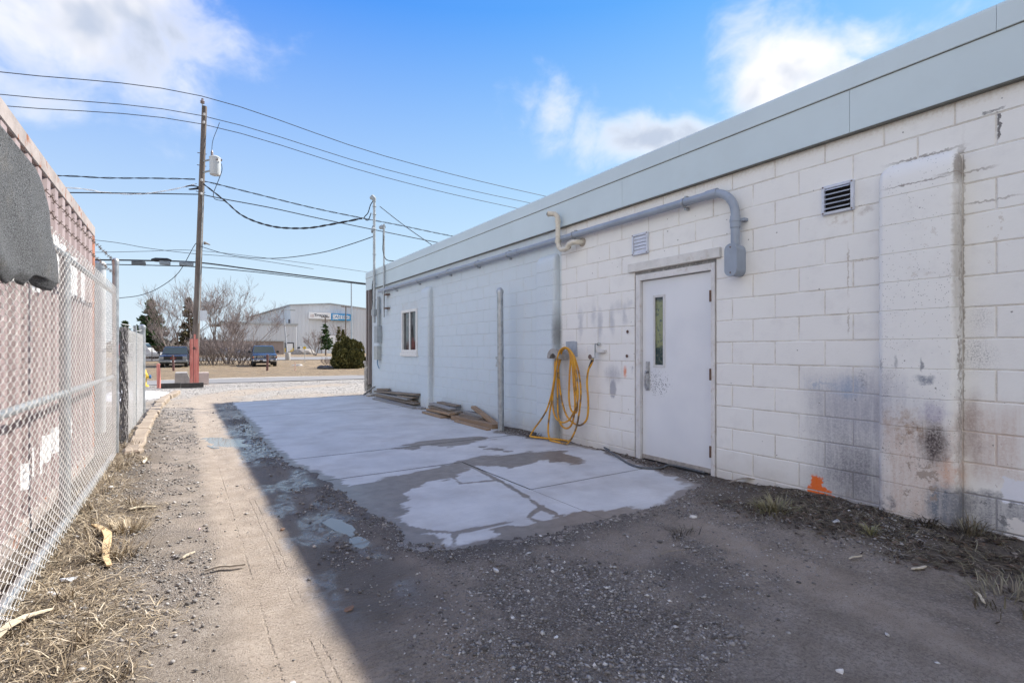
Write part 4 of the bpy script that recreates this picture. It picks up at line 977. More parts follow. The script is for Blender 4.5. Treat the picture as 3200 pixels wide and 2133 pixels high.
for (c0, c1, x, t, w_, mt, lb) in (
    ((185, 492), (780, 655), xw - .16, .035, .14, W3, 'pale grey bottom board of the long stack, nearest the slab'),
    ((675, 665), (900, 682), xw - .05, .038, .19, W3, 'short grey board under the near end of the long stack'),
    ((190, 470), (720, 622), xw - .06, .036, .14, W3, 'weathered grey board second from the bottom of the long stack'),
    ((540, 530), (715, 580), xw - .02, .036, .12, W1, 'short brown board wedged in the middle of the long stack'),
    ((205, 440), (840, 570), xw - .02, .034, .14, W1, 'long brown board in the middle of the long stack'),
    ((205, 420), (780, 535), xw + .01, .034, .14, W1, 'tan board above the middle of the long stack'),
    ((210, 400), (730, 500), xw - .03, .034, .12, W3, 'grey board near the top of the long stack'),
    ((545, 440), (800, 475), xw + .01, .034, .12, W1, 'short tan board near the top of the long stack'),
    ((200, 372), (830, 432), xw + .02, .040, .14, W1, 'long tan top board of the long stack')):
    boardpx(c0, c1, x, t, w_, mt, lb, A)
for (c0, c1, lb) in (((250, 345), (360, 350), 'short wood offcut lying on top of the long stack'), ((330, 350), (400, 352), 'tiny wood offcut beside the one on top of the long stack')):
    boardpx(c0, c1, xw + .03, .05, .07, W1, lb, A)
for (c0, c1, x, t, w_, mt, lb) in (
    ((940, 735), (1250, 797), xw - .23, .036, .19, W2, 'lowest brown board of the short stack by the far pier'),
    ((960, 700), (1180, 742), xw - .20, .034, .14, W3, 'grey board on the lowest one of the short stack'),
    ((1000, 660), (1385, 738), xw - .16, .040, .18, W2, 'broad brown board in the middle of the short stack'),
    ((1050, 610), (1470, 715), xw - .10, .036, .14, W1, 'weathered board above the middle of the short stack'),
    ((1040, 570), (1395, 660), xw - .12, .036, .13, W3, 'pale grey upper board of the short stack'),
    ((1180, 572), (1300, 602), xw - .02, .034, .10, W1, 'small offcut under the top board of the short stack'),
    ((1180, 545), (1455, 605), xw + .01, .030, .12, W1, 'thin top board of the short stack at the wall')):
    boardpx(c0, c1, x, t, w_, mt, lb, B)
for (c0, c1, x, t, w_, mt, lb) in (
    ((1440, 900), (1970, 1018), xw - .30, .030, .07, W2, 'fresh tan strip of wood lying in front of the post stack'),
    ((1410, 830), (2020, 1000), xw - .16, .070, .14, W2, 'thick timber lying at the bottom of the post stack'),
    ((1530, 770), (1830, 855), xw - .08, .036, .16, W1, 'brown board lying on the thick timber by the post'),
    ((1545, 735), (1820, 825), xw - .06, .036, .15, W1, 'split board on top of the post stack'),
    ((1600, 700), (1870, 775), xw + .01, .040, .12, W3, 'grey rounded slab of wood at the back of the post stack')):
    boardpx(c0, c1, x, t, w_, mt, lb, C_)
p0 = PX(1130 + 1745 / 5.006, 1150 + 625 / 5.006, WX - .05); p1 = PX(1130 + 2130 / 5.006, 1150 + 925 / 5.006, WX - .18)
board((WX - .05, p0.y, p0.z), (WX - .17, p1.y, .012), .09, .045, W2, 'tan stud leaning down the wall behind the gate post', C_)
p0 = PX(1130 + 205 / 5.006, 1150 + 290 / 5.006, WX - .03); p1 = PX(1130 + 80 / 5.006, 1150 + 470 / 5.006, WX - .15)
board((WX - .03, p0.y, p0.z), (WX - .2, p1.y + .1, .01), .07, .02, W3, 'pale lath leaning against the wall at the street corner', A)
m = MB(); rk = random.Random(9); bm = bmesh.new(); bmesh.ops.create_icosphere(bm, subdivisions=2, radius=1)
for v in bm.verts: v.co = Vector((v.co.x * .12, v.co.y * .16, v.co.z * .05)) * (1 + .15 * rk.uniform(-1, 1))
m.add([v.co[:] for v in bm.verts], [[v.index for v in f.verts] for f in bm.faces]); bm.free()
o = m.build('stone', M['stone'], smooth=False, loc=(WX - .12, 13.35, .03)); tag(o, 'pale flat stone on the slab at the street corner', 'stone')

# service mast, meter boxes and cables near the street corner
YM = 13.02; XM = WX - .12
zt = CAMH + (HY - 628) / F * (XM * math.sin(TH) + YM * math.cos(TH))
ms = thing('service_mast', 'galvanised electric service mast rising above the roof at the street corner', 'mast', (XM, YM, 2))
tpart(MB().tube([(XM, YM, 1.95), (XM - .0, YM, zt)], .034, 14).build('pipe', M['galv'], smooth=True), ms)
m = MB(); m.tube([(XM, YM, zt - .02), (XM - .005, YM + .01, zt + .06), (XM - .03, YM + .05, zt + .11), (XM - .05, YM + .11, zt + .09)], [.042, .06, .062, .045], 12); tpart(m.build('weatherhead', M['steelgrey'], smooth=True), ms)
for zz in (zt - .35, zt - .14, zt - .75, 3.75, 2.98, 2.55): m = MB(); m.tube([(XM, YM, zz - .012), (XM, YM, zz + .012)], .046, 12); m.box(XM, XM + .05, YM - .01, YM + .01, zz - .012, zz + .012); tpart(m.build('clamp', M['galv'], smooth=True), ms)
m = MB(); m.obox((XM - .03, YM + .02, 3.97 + .43), (.008, .035, .045), (0, .06, -.045), (.03, 0, 0)); tpart(m.build('flood_light', M['steelgrey']), ms)
XB = WX - .06
mbx = thing('meter_boxes', 'grey electrical boxes and conduit on the wall under the service mast', 'electrical box', (WX, 12.9, 1))
m = MB(); m.tube([(XB, 12.86, 2.62), (XB, 12.86, 1.85)], .04, 12); tpart(m.build('conduit', M['steelgrey'], smooth=True), mbx)
tpart(MB().bbox(WX - .14, WX - .001, 12.74, 12.98, 1.42, 1.86, .006).build('upper_box', M['steelgrey']), mbx)
tpart(MB().bbox(WX - .12, WX - .001, 12.80, 13.06, .98, 1.34, .006).build('lower_box', simple('pale_box', (.40, .42, .40), .5, .1, .1, 10)), mbx)
tpart(MB().bbox(WX - .16, WX - .002, 12.94, 13.16, 2.14, 2.30, .01).build('junction_box', M['steelgrey']), mbx)
m = MB(); m.tube(smooth_path([(WX - .07, 12.9, .99), (WX - .075, 12.91, .9), (WX - .06, 12.87, .8), (WX - .05, 12.83, .76)], 4), .012, 8); tpart(m.build('blue_cable', simple('blue_cable', (.03, .16, .30), .5), smooth='full'), mbx)
m = MB(); m.tube(smooth_path([(WX - .06, 13.2, 3.18), (WX - .08, 13.3, 3.0), (WX - .06, 13.38, 2.7), (WX - .05, 13.36, 2.45), (WX - .08, 13.22, 2.28), (WX - .1, 13.12, 2.24)], 5), .012, 8); tpart(m.build('black_cable', M['cable'], smooth='full'), mbx)
# thin pipe with the old lamp box and cable
sp_ = thing('thin_pipe', 'thin grey pipe with a small lamp housing above the fascia beside the mast', 'pipe', (WX, 12.6, 2))
ty = PX(1200, 780, WX - .09).y; ztt = PX(1200, 700, WX - .09).z
tpart(MB().tube([(WX - .09, ty, 2.06), (WX - .09, ty, ztt)], .022, 10).build('pipe', M['galv'], smooth=True), sp_)
m = MB(); m.tube([(WX - .09, ty, ztt - .07), (WX - .11, ty + .07, ztt - .06), (WX - .12, ty + .17, ztt - .055)], [.05, .055, .05], 10); tpart(m.build('lamp_housing', M['steelgrey'], smooth=True), sp_)
pts = smooth_path([(WX - .10, ty + .03, ztt - .1), (WX - .115, ty - .005, ztt - .35), (WX - .115, ty - .005, 3.95), (WX - .115, ty, 3.72), (WX - .08, ty - .12, 3.50), (WX, ty - .4, 3.42), (WX + .2, ty - .55, 3.40)], 5)
tpart(MB().tube(pts, .011, 8).build('cable', M['cable'], smooth='full'), sp_)
for zz in (2.62, 2.28): m = MB(); m.box(WX - .10, WX + .004, ty - .20, ty + .015, zz - .015, zz + .015); tpart(m.build('bracket', M['rust']), sp_)
# ------------------------------------------------------------------ chain-link fences, container, blanket
FX = -.63
def link_mesh(y0, y1, z0, z1, x, pitch=.052, r=.0020, name='wire_mesh', parent=None, mat=None, wob=0.0):
    """zig-zag wires hooked into each other: one tube of three sides per wire"""
    n = int((y1 - y0) / pitch); m = int((z1 - z0) / (pitch / 2)); k = np.arange(m + 1)
    V = []; Fc = []; off = 0; S = 4
    zk = z0 + k * pitch / 2
    ang = np.arange(S) * 2 * np.pi / S
    for i in range(n + 1):
        side = np.where(k % 2 == 0, -1, 1) * (1 if i % 2 == 0 else -1)
        yk = y0 + i * pitch + side * pitch * .5 + .002 * rng.standard_normal(m + 1) + wob * (fbm(zk * 1.5 + i * .1, zk * 0 + i * .2, 3, 2) - .5)
        # at each hook the wire steps out of the plane, a couple of millimetres either way
        xs = []; ys = []; zs = []
        for j in range(m + 1):
            s_ = side[j]; dd = .003
            xs += [x - dd * s_, x + dd * s_]; ys += [yk[j] - .004 * s_ * 0, yk[j]]; zs += [zk[j] - .006, zk[j] + .006]
        c = np.stack([xs, ys, zs], 1); L = len(c)
        c[:, 0] += .010 * (fbm(c[:, 1] * .9, c[:, 2] * 1.3, 8, 3) - .5) * (1 + 2 * wob * 10)
        ring = c[:, None, :] + np.stack([r * np.cos(ang), r * np.sin(ang), 0 * ang], 1)[None]
        V.append(ring.reshape(-1, 3))
        a = (np.arange(L - 1)[:, None] * S + np.arange(S)[None]).ravel(); b = (np.arange(L - 1)[:, None] * S + (np.arange(S)[None] + 1) % S).ravel()
        Fc.append(np.stack([a, b, b + S, a + S], 1) + off); off += L * S
    o = raw(name, np.concatenate(V), np.concatenate(Fc), mat or M['fwire'], parent, True); return o
fen = thing('chain_link_fence', 'tall chain-link fence with rails and barbed wire before the container', 'fence', (FX, 4.5, 0))
o = link_mesh(2.0, 7.10, .05, 1.93, FX); tpart(o, fen)
def rail(name, y0, z0, y1, z1, r, th=None, x=FX - .035): return tpart(MB().tube([(x, y0, z0), (x, (y0 + y1) / 2, (z0 + z1) / 2), (x, y1, z1)], r, 12).build(name, M['galv'], smooth=True), th or fen)
rail('top_rail', 1.6, 1.83, 7.1, 1.87, .021); rail('middle_rail', 1.6, .945, 7.1, .93, .021); rail('bottom_rail', 1.6, .115, 7.1, .05, .024)
for y, r_, zt in ((4.47, .030, 1.88), (1.75, .03, 1.88)): tpart(MB().tube([(FX - .038, y, -.1), (FX - .038, y, zt)], r_, 14).build('post', M['galv'], smooth=True), fen)
ye = PX(361, 850, FX - .02).y
tpart(MB().tube([(FX - .02, ye, -.1), (FX - .02, ye, 2.22)], .031, 14).build('end_post', M['galv'], smooth=True), fen)
tpart(MB().lathe([(.035, 2.20), (.037, 2.235), (.034, 2.25), (.02, 2.27), (.004, 2.276)], (FX - .02, ye, 0), 14).build('post_cap', M['galv'], smooth=True), fen)
M['barb'] = simple('rusty_wire', (.17, .125, .10), .7, .4, .3, 30)
for (za, zb) in ((2.11, 2.235), (2.045, 2.09)):
    m = MB(); N = 40; pts = []
    for k in range(N + 1):
        f = k / N; y = 1.8 + (ye - 1.8) * f; pts.append((FX - .03 + .004 * math.sin(k * 2.1), y, za + (zb - za) * f - .05 * math.sin(math.pi * f) * .6 + .003 * math.sin(k * 1.7)))
    m.tube(pts, .0028, 5)
    for k in range(1, N, 1):
        p = Vector(pts[k])
        for a in (0.6, 2.4, 4.2): m.tube([p - Vector((.016 * math.cos(a), .004, .016 * math.sin(a))), p + Vector((.016 * math.cos(a), .004, .016 * math.sin(a)))], .0018, 4)
    o = m.build('barbed_strand', M['barb']); tpart(o, fen)
# lower fence section further on
fe2 = thing('low_chain_link_fence', 'lower chain-link fence section continuing towards the street along the kerb', 'fence', (FX, 10, 0))
tpart(link_mesh(8.15, 11.62, .03, 1.52, FX - .005, .05, .0020, wob=.004), fe2)
rail('top_rail', 8.1, 1.49, 11.6, 1.46, .018, fe2, FX - .03)
for y, r_, zt in ((10.0, .024, 1.62), (11.68, .050, 1.64)): tpart(MB().tube([(FX - .02, y, -.1), (FX - .02, y, zt)], r_, 14).build('post', M['galv'], smooth=True), fe2)
tpart(MB().lathe([(.056, 1.63), (.058, 1.665), (.05, 1.69), (.02, 1.71), (.004, 1.714)], (FX - .02, 11.68, 0), 14).build('post_cap', M['galv'], smooth=True), fe2)
m = MB(); m.tube(smooth_path([(FX - .03, 8.1, 1.56), (FX - .02, 9.2, 1.58), (FX - .03, 10.4, 1.55), (FX - .02, 11.6, 1.6)], 6), .004, 5); tpart(m.build('tie_wire', M['fwire']), fe2)
# bundle of rolled fence fabric between the two sections
rb_ = random.Random(4); m = MB()
for k in range(34):
    a = rb_.uniform(0, 6.28); rr_ = .055 * math.sqrt(rb_.random()); pts = []
    for j in range(22): a += rb_.uniform(-.9, .9); rr_ = min(.045, max(.01, rr_ + rb_.uniform(-.02, .02))); pts.append((FX + rr_ * math.cos(a), 7.95 + rr_ * math.sin(a), .03 + j * 1.48 / 21 + rb_.uniform(-.02, .02)))
    m.tube(pts, .004, 4)
o = m.build('fence_roll', simple('dark_wire', (.26, .25, .245), .6, .2, .6, 60)); tag(o, 'dark roll of spare fence wire standing between the two fence sections', 'wire roll')
# big capped post behind the container
yq = PX(312, 860, -1.0).y
bp = thing('capped_post', 'thick pale capped steel post behind the end of the container', 'post', (-1.0, yq, 0))
m = MB(); m.tube([(-1.0, yq, -.1), (-1.0, yq, 2.42)], .07, 18); tpart(m.build('tube', simple('pale_post', (.50, .52, .53), .5, .2, .12, 8)), bp)
m = MB(); m.lathe([(.078, 2.38), (.08, 2.45), (.05, 2.49), (.01, 2.50)], (-1.0, yq, 0), 18); tpart(m.build('cap', M['galv'], smooth=True), bp)

# shipping container
mc, T, b = new_mat('faded_container'); P = gpos(T)
n1 = T.noise(P, 3, 5, .6); st_ = T.noise(T.vmath('MULTIPLY', P, (1, 9, .8)), 1.4, 5, .65)
c = T.mix(T.step(n1, .3, .7), (.27, .205, .20), (.335, .265, .255)); c = T.mix(T.math('MULTIPLY', T.step(st_, .5, .72), .5), c, (.24, .17, .155))
c = T.mix(T.math('MULTIPLY', T.step(T.noise(P, 17, 5, .7), .62, .70), .8), c, (.20, .085, .045)); T.put(b.inputs['Base Color'], c); b.inputs['Roughness'].default_value = .62
T.put(b.inputs['Normal'], T.bump(T.noise(P, 30, 4), .15, .004))
mr, T, b = new_mat('container_rail'); P = gpos(T)
c = T.mix(T.step(T.noise(P, 5, 5, .65), .35, .65), (.26, .22, .20), (.36, .31, .285)); c = T.mix(T.step(T.noise(P, 8, 6, .7), .56, .64), c, (.24, .085, .035)); T.put(b.inputs['Base Color'], c); b.inputs['Roughness'].default_value = .75
CXo, CY0, CY1, CT = -.835, 1.22, 7.27, 2.60
con = thing('shipping_container', 'faded pink-brown shipping container with rusty top rail behind the fence', 'container', (-2, 4.2, 0))
prof = []; y = CY0 + .12; pit = .278
while y < CY1 - .14 - pit: prof += [(CXo - .004, y), (CXo - .004, y + .110), (CXo - .040, y + .140), (CXo - .040, y + .248)]; y += pit
prof += [(CXo - .004, y), (CXo - .004, CY1 - .13)]
V = [(x, yy, .15) for x, yy in prof] + [(x, yy, 2.49) for x, yy in prof]; n = len(prof)
tpart(MB().add(V, [(i, i + 1, i + 1 + n, i + n) for i in range(n - 1)]).build('corrugated_side', mc), con)
tpart(MB().bbox(CXo - .06, CXo + .004, CY0, CY1, 2.488, CT, .006).build('top_rail', mr), con)
tpart(MB().bbox(CXo - .06, CXo + .002, CY0, CY1, .0, .152, .006).build('bottom_rail', mr), con)
mo = simple('rust_orange_post', (.34, .13, .07), .7, .1, .3, 8, .2, 40, (.20, .10, .07), .6)
for ya, yb_ in ((CY0, CY0 + .12), (CY1 - .135, CY1)): tpart(MB().bbox(CXo - .16, CXo + .003, ya + .002, yb_ - .002, .153, 2.487, .006).build('corner_post', mo), con)
tpart(MB().box(CXo - .155, CXo - .045, CY1 - .18, CY1 + .002, 2.46, 2.61).build('corner_casting', mo), con)
m = MB(); m.box(-3.26, CXo - .06, CY0 + .01, CY1 - .01, 2.52, 2.58); tpart(m.build('roof', mr), con)
m = MB(); m.box(-3.26, CXo - .16, CY1 - .10, CY1 - .04, .0, 2.52); tpart(m.build('end_wall', mc), con)
m = MB(); m.box(-3.27, -3.2, CY0, CY1, .0, 2.52); m2 = MB(); m2.box(-3.2, CXo - .17, CY0 + .02, CY0 + .08, .0, 2.52); tpart(m.build('far_side', mc), con); tpart(m2.build('door_end', mc), con)
# white painted marks follow the corrugation
def mark(y0, y1, z0, z1):
    ys = sorted([y0, y1] + [q[1] for q in prof if y0 < q[1] < y1]); xs = np.interp(ys, [q[1] for q in prof], [q[0] for q in prof]) + .003; k = len(ys)
    return MB().add([(x, yy, z0) for x, yy in zip(xs, ys)] + [(x, yy, z1) for x, yy in zip(xs, ys)], [(i, i + 1, i + 1 + k, i + k) for i in range(k - 1)]).build('painted_letter', mwht)
mwht = simple('white_letters', (.80, .80, .80), .55, 0, .05, 6, 0, 0, (.55, .48, .46), .5)
for (a, b_, c0, c1) in ((4.52, 4.72, 1.95, 2.21), (4.74, 5.05, 1.90, 2.15), (5.05, 5.15, 1.72, 2.05), (5.22, 5.42, 1.80, 2.12), (5.44, 5.74, 1.78, 2.10), (5.78, 5.98, 1.70, 2.06), (6.05, 6.32, 1.72, 2.08), (6.40, 6.62, 1.70, 2.04), (4.50, 4.72, 1.62, 1.84),
                        (4.28, 4.44, .33, .50), (4.50, 4.66, .36, .56), (4.72, 4.84, .36, .55), (4.90, 5.06, .40, .60), (5.20, 5.38, .42, .62), (5.46, 5.60, .44, .62), (5.70, 5.90, .45, .62)):
    tpart(mark(a, b_, c0, c1), con)

# grey geotextile blanket thrown over the fence top
mg, T, b = new_mat('felt_blanket'); P = gpos(T)
n1 = T.noise(P, 170, 3, .75); n2 = T.noise(P, 6, 5, .6)
c = T.mix(T.step(n1, .38, .62), (.022, .023, .025), (.17, .175, .18)); c = T.mix(T.math('MULTIPLY', T.step(n2, .55, .75), .35), c, (.20, .18, .15)); T.put(b.inputs['Base Color'], c); b.inputs['Roughness'].default_value = .95
T.put(b.inputs['Normal'], T.bump(T.math('ADD', n1, T.math('MULTIPLY', n2, .8)), .9, .010))
def blanket():
    nu, nv = 60, 50; V = []
    def yr(z): return float(np.interp(z, [1.52, 1.70, 1.85, 1.97, 2.03, 2.075], [3.60, 3.585, 3.50, 3.42, 3.36, 3.24]))
    for side in (0, 1):
        for j in range(nv + 1):
            v = j / nv
            for i in range(nu + 1):
                u = i / nu
                if v < .78:
                    f = v / .78; z = 1.525 + (2.075 - 1.525) * f; y = 1.3 + (yr(z) - 1.3) * u
                    x = FX + .045 + .06 * (fbm(np.array(y * 2.8), np.array(z * 1.6), 13, 4) - .5) * (1.2 - f) + (.016 * math.sin(y * 5 + z) + .006 * math.sin(y * 19 + 4 * math.sin(z * 5)) + .004 * math.sin(z * 17 + y * 7)) * (1.1 - f)
                    if f < .08: x += -.03 * (1 - f / .08); z += .018 * math.sin(y * 6) + .008 * math.sin(y * 23)
                else:
                    f = (v - .78) / .22; a = f * math.pi * .75; z = 2.075 + .03 * math.sin(a) - .18 * max(0, f - .5); y = 1.3 + (3.24 + .02 * f - 1.3) * u; x = FX + .045 - .055 * (1 - math.cos(a))
                V.append((float(x) + (-.005 if side else .0), y, z))
    k = nu + 1; N = (nv + 1) * k; Fc = []
    for s_ in (0, 1):
        for j in range(nv):
            for i in range(nu):
                a = s_ * N + j * k + i; Fc.append((a, a + 1, a + k + 1, a + k) if not s_ else (a + k, a + k + 1, a + 1, a))
    for i in range(nu): Fc.append((i + 1, i, N + i, N + i + 1))
    for j in range(nv): a = j * k + nu; Fc.append((a, a + k, N + a + k, N + a))
    return MB().add(V, Fc)
tag(blanket().build('felt_blanket', mg, smooth='full'), 'grey felt blanket draped over the top of the fence', 'blanket')

# kerb along the fence, with a broken end
mk, T, b = new_mat('kerb_concrete'); P = gpos(T); n1 = T.noise(P, 4, 5, .65)
c = T.mix(T.step(n1, .3, .7), (.27, .215, .16), (.36, .29, .22)); c = T.mix(T.math('MULTIPLY', T.step(T.noise(P, 30, 5, .7), .52, .7), .5), c, (.22, .185, .15)); T.put(b.inputs['Base Color'], c); b.inputs['Roughness'].default_value = .9
T.put(b.inputs['Normal'], T.bump(T.noise(P, 25, 5, .7), .6, .012))
kerb = bpy.data.objects.new('kerb', None); COL.objects.link(kerb); tag(kerb, kind='structure')
rk = random.Random(2)
for (ya, yb_, xa, xb, zt) in ((7.15, 9.1, -.50, -.50, .085), (9.12, 11.3, -.50, -.48, .10), (11.33, 13.3, -.475, -.44, .105), (13.36, 15.1, -.43, -.37, .115), (15.3, 17.0, -.33, -.16, .10)):
    bm = bmesh.new(); bmesh.ops.create_cube(bm, size=1)
    bmesh.ops.subdivide_edges(bm, edges=[e for e in bm.edges if abs(e.verts[0].co.y - e.verts[1].co.y) > .5], cuts=14)
    for v in bm.verts:
        f = v.co.y + .5; y = ya + (yb_ - ya) * f; xc = xa + (xb - xa) * f; j = .018 if v.co.z > 0 else 0
        v.co = Vector((xc + v.co.x * .17 + rk.uniform(-j, j), y, (zt + rk.uniform(-j, j) * .8) if v.co.z > 0 else -.1))
    bmesh.ops.bevel(bm, geom=[e for e in bm.edges if all(v.co.z > .03 for v in e.verts)], offset=.02, segments=1, affect='EDGES')
    me = bpy.data.meshes.new('kerb_stone'); bm.to_mesh(me); bm.free(); me.materials.append(mk); o = link('kerb_stone', me, kerb)
# ------------------------------------------------------------------ utility pole and street things
def GZ(p): return float(ground_z(np.array([p[0]]), np.array([p[1]]))[0])
PDEP_ = 17.5
pb, pt = PD(607, 1200, PDEP_), PD(639, 333, PDEP_); YP = (pb.y + pt.y) / 2
mpw, T, b = new_mat('pole_wood'); P = gpos(T)
gr = T.noise(T.vmath('MULTIPLY', P, (9, 9, .5)), 3.0, 6, .65); n1 = T.noise(P, 1.1, 4)
c = T.mix(T.step(gr, .3, .7), (.075, .062, .055), (.20, .165, .14)); c = T.mix(T.math('MULTIPLY', T.step(n1, .5, .75), .4), c, (.25, .22, .20)); T.put(b.inputs['Base Color'], c); b.inputs['Roughness'].default_value = .85; T.put(b.inputs['Normal'], T.bump(gr, .6, .02))
mred, T, b = new_mat('faded_red_paint'); P = gpos(T); gr = T.noise(T.vmath('MULTIPLY', P, (7, 7, .9)), 2.5, 5, .65)
c = T.mix(T.step(gr, .35, .65), (.55, .17, .14), (.66, .27, .22)); c = T.mix(T.step(T.noise(T.vmath('MULTIPLY', P, (2, 2, .7)), 3.1, 5, .6), .60, .66), c, (.06, .045, .04)); T.put(b.inputs['Base Color'], c); b.inputs['Roughness'].default_value = .75
pole = thing('utility_pole', 'tall leaning wooden utility pole with transformer and red painted foot', 'utility pole', (pb.x, pb.y, 0))
pts = [pb.lerp(pt, k / 10) for k in range(11)]; pts[0] = pts[0] + Vector((0, 0, -.3))
tpart(MB().tube(pts, [.115 - .036 * k / 10 for k in range(11)], 16).build('shaft', mpw, smooth=True), pole)
def onpole(py, dx=0.0, dy=0.0):
    f = (1200 - py) / (1200 - 333.0); q = pb.lerp(pt, f); return Vector((q.x + dx, q.y + dy, q.z))
rt = Vector((1, 0, 0)); fw = Vector((0, 1, 0))      # along the street and across it
for (dx, dz, w_, zz) in ((-.070, -.128, .040, 1.62), (.010, -.145, .028, 1.78), (.076, -.126, .036, 1.62), (.0, .13, .10, 1.60), (-.122, .0, .012, 1.60), (.122, .0, .012, 1.6)):
    q = onpole(1195) + rt * dx + fw * dz; m = MB(); m.obox(q + Vector((0, 0, zz / 2 - .1)), rt * w_, fw * (.02 if abs(dz) > .05 else .09), (0, 0, zz / 2)); tpart(m.build('guard_board', mred), pole)
# top insulator pins
q = onpole(333); m = MB(); m.tube([q + Vector((-.06, 0, -.25)), q + Vector((-.06, 0, .12))], .02, 8); tpart(m.build('pin', M['steelgrey']), pole)
ins = simple('porcelain', (.22, .17, .16), .3, 0, .1, 10); insw = simple('white_porcelain', (.6, .6, .6), .3)
tpart(MB().lathe([(.03, .05), (.07, .07), (.05, .10), (.075, .12), (.05, .16), (.03, .19), (.04, .22)], (q.x - .06, q.y, q.z + .03), 12).build('insulator', ins, smooth=True), pole)
for py in (362, 387, 566, 608): q = onpole(py) - fw * .12; tpart(MB().lathe([(.03, -.04), (.05, -.02), (.03, 0), (.05, .02), (.03, .04)], q, 10).build('insulator', insw, smooth=True), pole)
# transformer can
mtr = simple('transformer_grey', (.50, .52, .53), .45, .1, .05, 4, 0, 0, (.4, .36, .3), .3)
q = PD(672, 519, PDEP_ - .1); hh = (548 - 492) / F * PDEP_ / 2
tr = tpart(MB().lathe([(.155, -hh), (.165, -hh + .03), (.17, hh - .06), (.18, hh - .05), (.18, hh - .02), (.11, hh + .03), (.02, hh + .05)], q, 22).build('transformer', mtr, smooth=True), pole)
for dz in (hh - .12, -hh + .12): m = MB(); p = q - rt * .15 + Vector((0, 0, dz)); e = onpole(519) + Vector((0, 0, p.z - onpole(519).z)); m.tube([p, e], .03, 6); m.build('bracket', M['steelgrey'], tr)
m = MB(); m.lathe([(.03, hh + .03), (.045, hh + .07), (.03, hh + .10), (.045, hh + .13), (.03, hh + .17), (.012, hh + .22)], q - rt * .09, 10); m.build('bushing', ins, tr, True)
for s_ in (.12, .0): p = q - fw * .16 + rt * (s_ + .06) + Vector((0, 0, hh - .13)); m = MB(); m.tube([p + fw * .05, p - fw * .07], .025, 8); m.build('terminal', ins, tr, True)
# meter cabinet half way up, small lamp hood
q = PD(635.5, 986, PDEP_ - .12); m = MB(); m.obox(q, rt * .10, fw * .09, (0, 0, .17)); tpart(m.build('cabinet', simple('cabinet_white', (.60, .63, .66), .45, .1, .06, 6)), pole)
q = onpole(758) + rt * .12; m = MB(); m.tube([q, q + rt * .06], [.05, .055], 10); m.tube([q + rt * .02 + Vector((0, 0, .02)), q + rt * .20 - Vector((0, 0, .04))], [.045, .015], 10); tpart(m.build('lamp_hood', simple('lamp_hood', (.24, .21, .18), .6)), pole)
q0, q1 = onpole(600) - fw * .11 + rt * .05, onpole(1010) - fw * .135 + rt * .06; tpart(MB().tube([q0, q1], .014, 6).build('ground_wire', M['steelgrey']), pole)
for py, s_ in ((480, -1), (518, -1), (600, 1)): q = onpole(py); tpart(MB().tube([q - rt * .16, q + rt * .12], .012, 6).build('bolt', M['rust']), pole)

# wires: points are on the vertical plane through the pole along the street unless a depth is given
def wire(label, pts, r, mat=None, group='overhead wires', n=5, twist=0):
    P_ = []
    for p in pts:
        P_.append(PY(p[0], p[1], YP) if len(p) == 2 else PD(*p))
    path = smooth_path(P_, n); m = MB()
    if twist:
        L = [0]
        for a, b_ in zip(path[:-1], path[1:]): L.append(L[-1] + (b_ - a).length)
        N = int(L[-1] / .16); ss = np.linspace(0, L[-1], N); xyz = np.stack([np.interp(ss, L, [p[k] for p in path]) for k in range(3)], 1)
        for ph in (0, math.pi):
            q = xyz.copy(); q[:, 2] += .017 * np.cos(ss * 7 + ph); q[:, 1] += .017 * np.sin(ss * 7 + ph); m.tube([tuple(v) for v in q], r * .75, 4)
    else: m.tube(path, r, 6)
    return tag(m.build('overhead_wire', mat or M['cable'], smooth='full'), label, 'wire', group)
thin = simple('weathered_wire', (.05, .055, .065), .6)
wire('topmost thin power line running from the upper left over the pole top', [(-500, 150), (0, 225), (628, 300), (1200, 487), (1708, 614), (2300, 735)], .013, thin)
wire('second power line from the top, meeting the pole below its insulator', [(-500, 225), (0, 295), (632, 362), (1200, 528), (1655, 634), (2300, 760)], .012, thin)
wire('third power line from the top, just below the second', [(-500, 270), (0, 330), (632, 388), (1200, 553), (1620, 652), (2300, 790)], .012, thin)
wire('dark twisted cable left of the pole at transformer height', [(-300, 545), (175, 549), (330, 556), (480, 557), (610, 560)], .016, None, n=6, twist=1)
wire('white twisted cable curving up to the left of the pole', [(-300, 575), (200, 586), (330, 602), (440, 606), (540, 592), (615, 574)], .013, simple('white_wire', (.70, .70, .70), .5), n=6, twist=1)
wire('black cable left of the pole below the white twisted one', [(-300, 598), (215, 602), (430, 604), (600, 607), (625, 607)], .018)
wire('twisted cable from the pole passing behind the service mast', [(632, 566), (660, 571), (800, 606), (980, 650), (1130, 681), (1250, 704), (1410, 737), (1600, 770)], .015, None, n=6, twist=1)
wire('pair of black lines from the pole to the roof edge below the twisted cable', [(628, 607), (700, 622), (850, 650), (1000, 683), (1190, 722), (1370, 758), (1600, 800)], .017)
wire('thick service drop sagging from the pole to the mast head', [(636, 575, 17.4), (700, 625, 17.0), (760, 675, 16.4), (850, 707, 15.6), (950, 713, 14.8), (1040, 700, 14.0), (1132, 682, 13.3)], .022, None, n=8, twist=1)
wire('thick black telephone cable crossing the pole low down', [(-300, 806), (100, 810), (310, 812), (460, 814), (620, 820), (800, 843), (1000, 868), (1160, 888), (1500, 925)], .026)
wire('lower black telephone cable just under the thick one', [(-300, 815), (100, 822), (330, 826), (480, 829), (620, 834), (800, 850), (1000, 873), (1160, 891), (1500, 930)], .016)
wire('loose cable drooping from the pole down to the left', [(372, 931), (440, 922), (500, 897), (560, 849), (610, 763), (628, 760)], .012, thin)
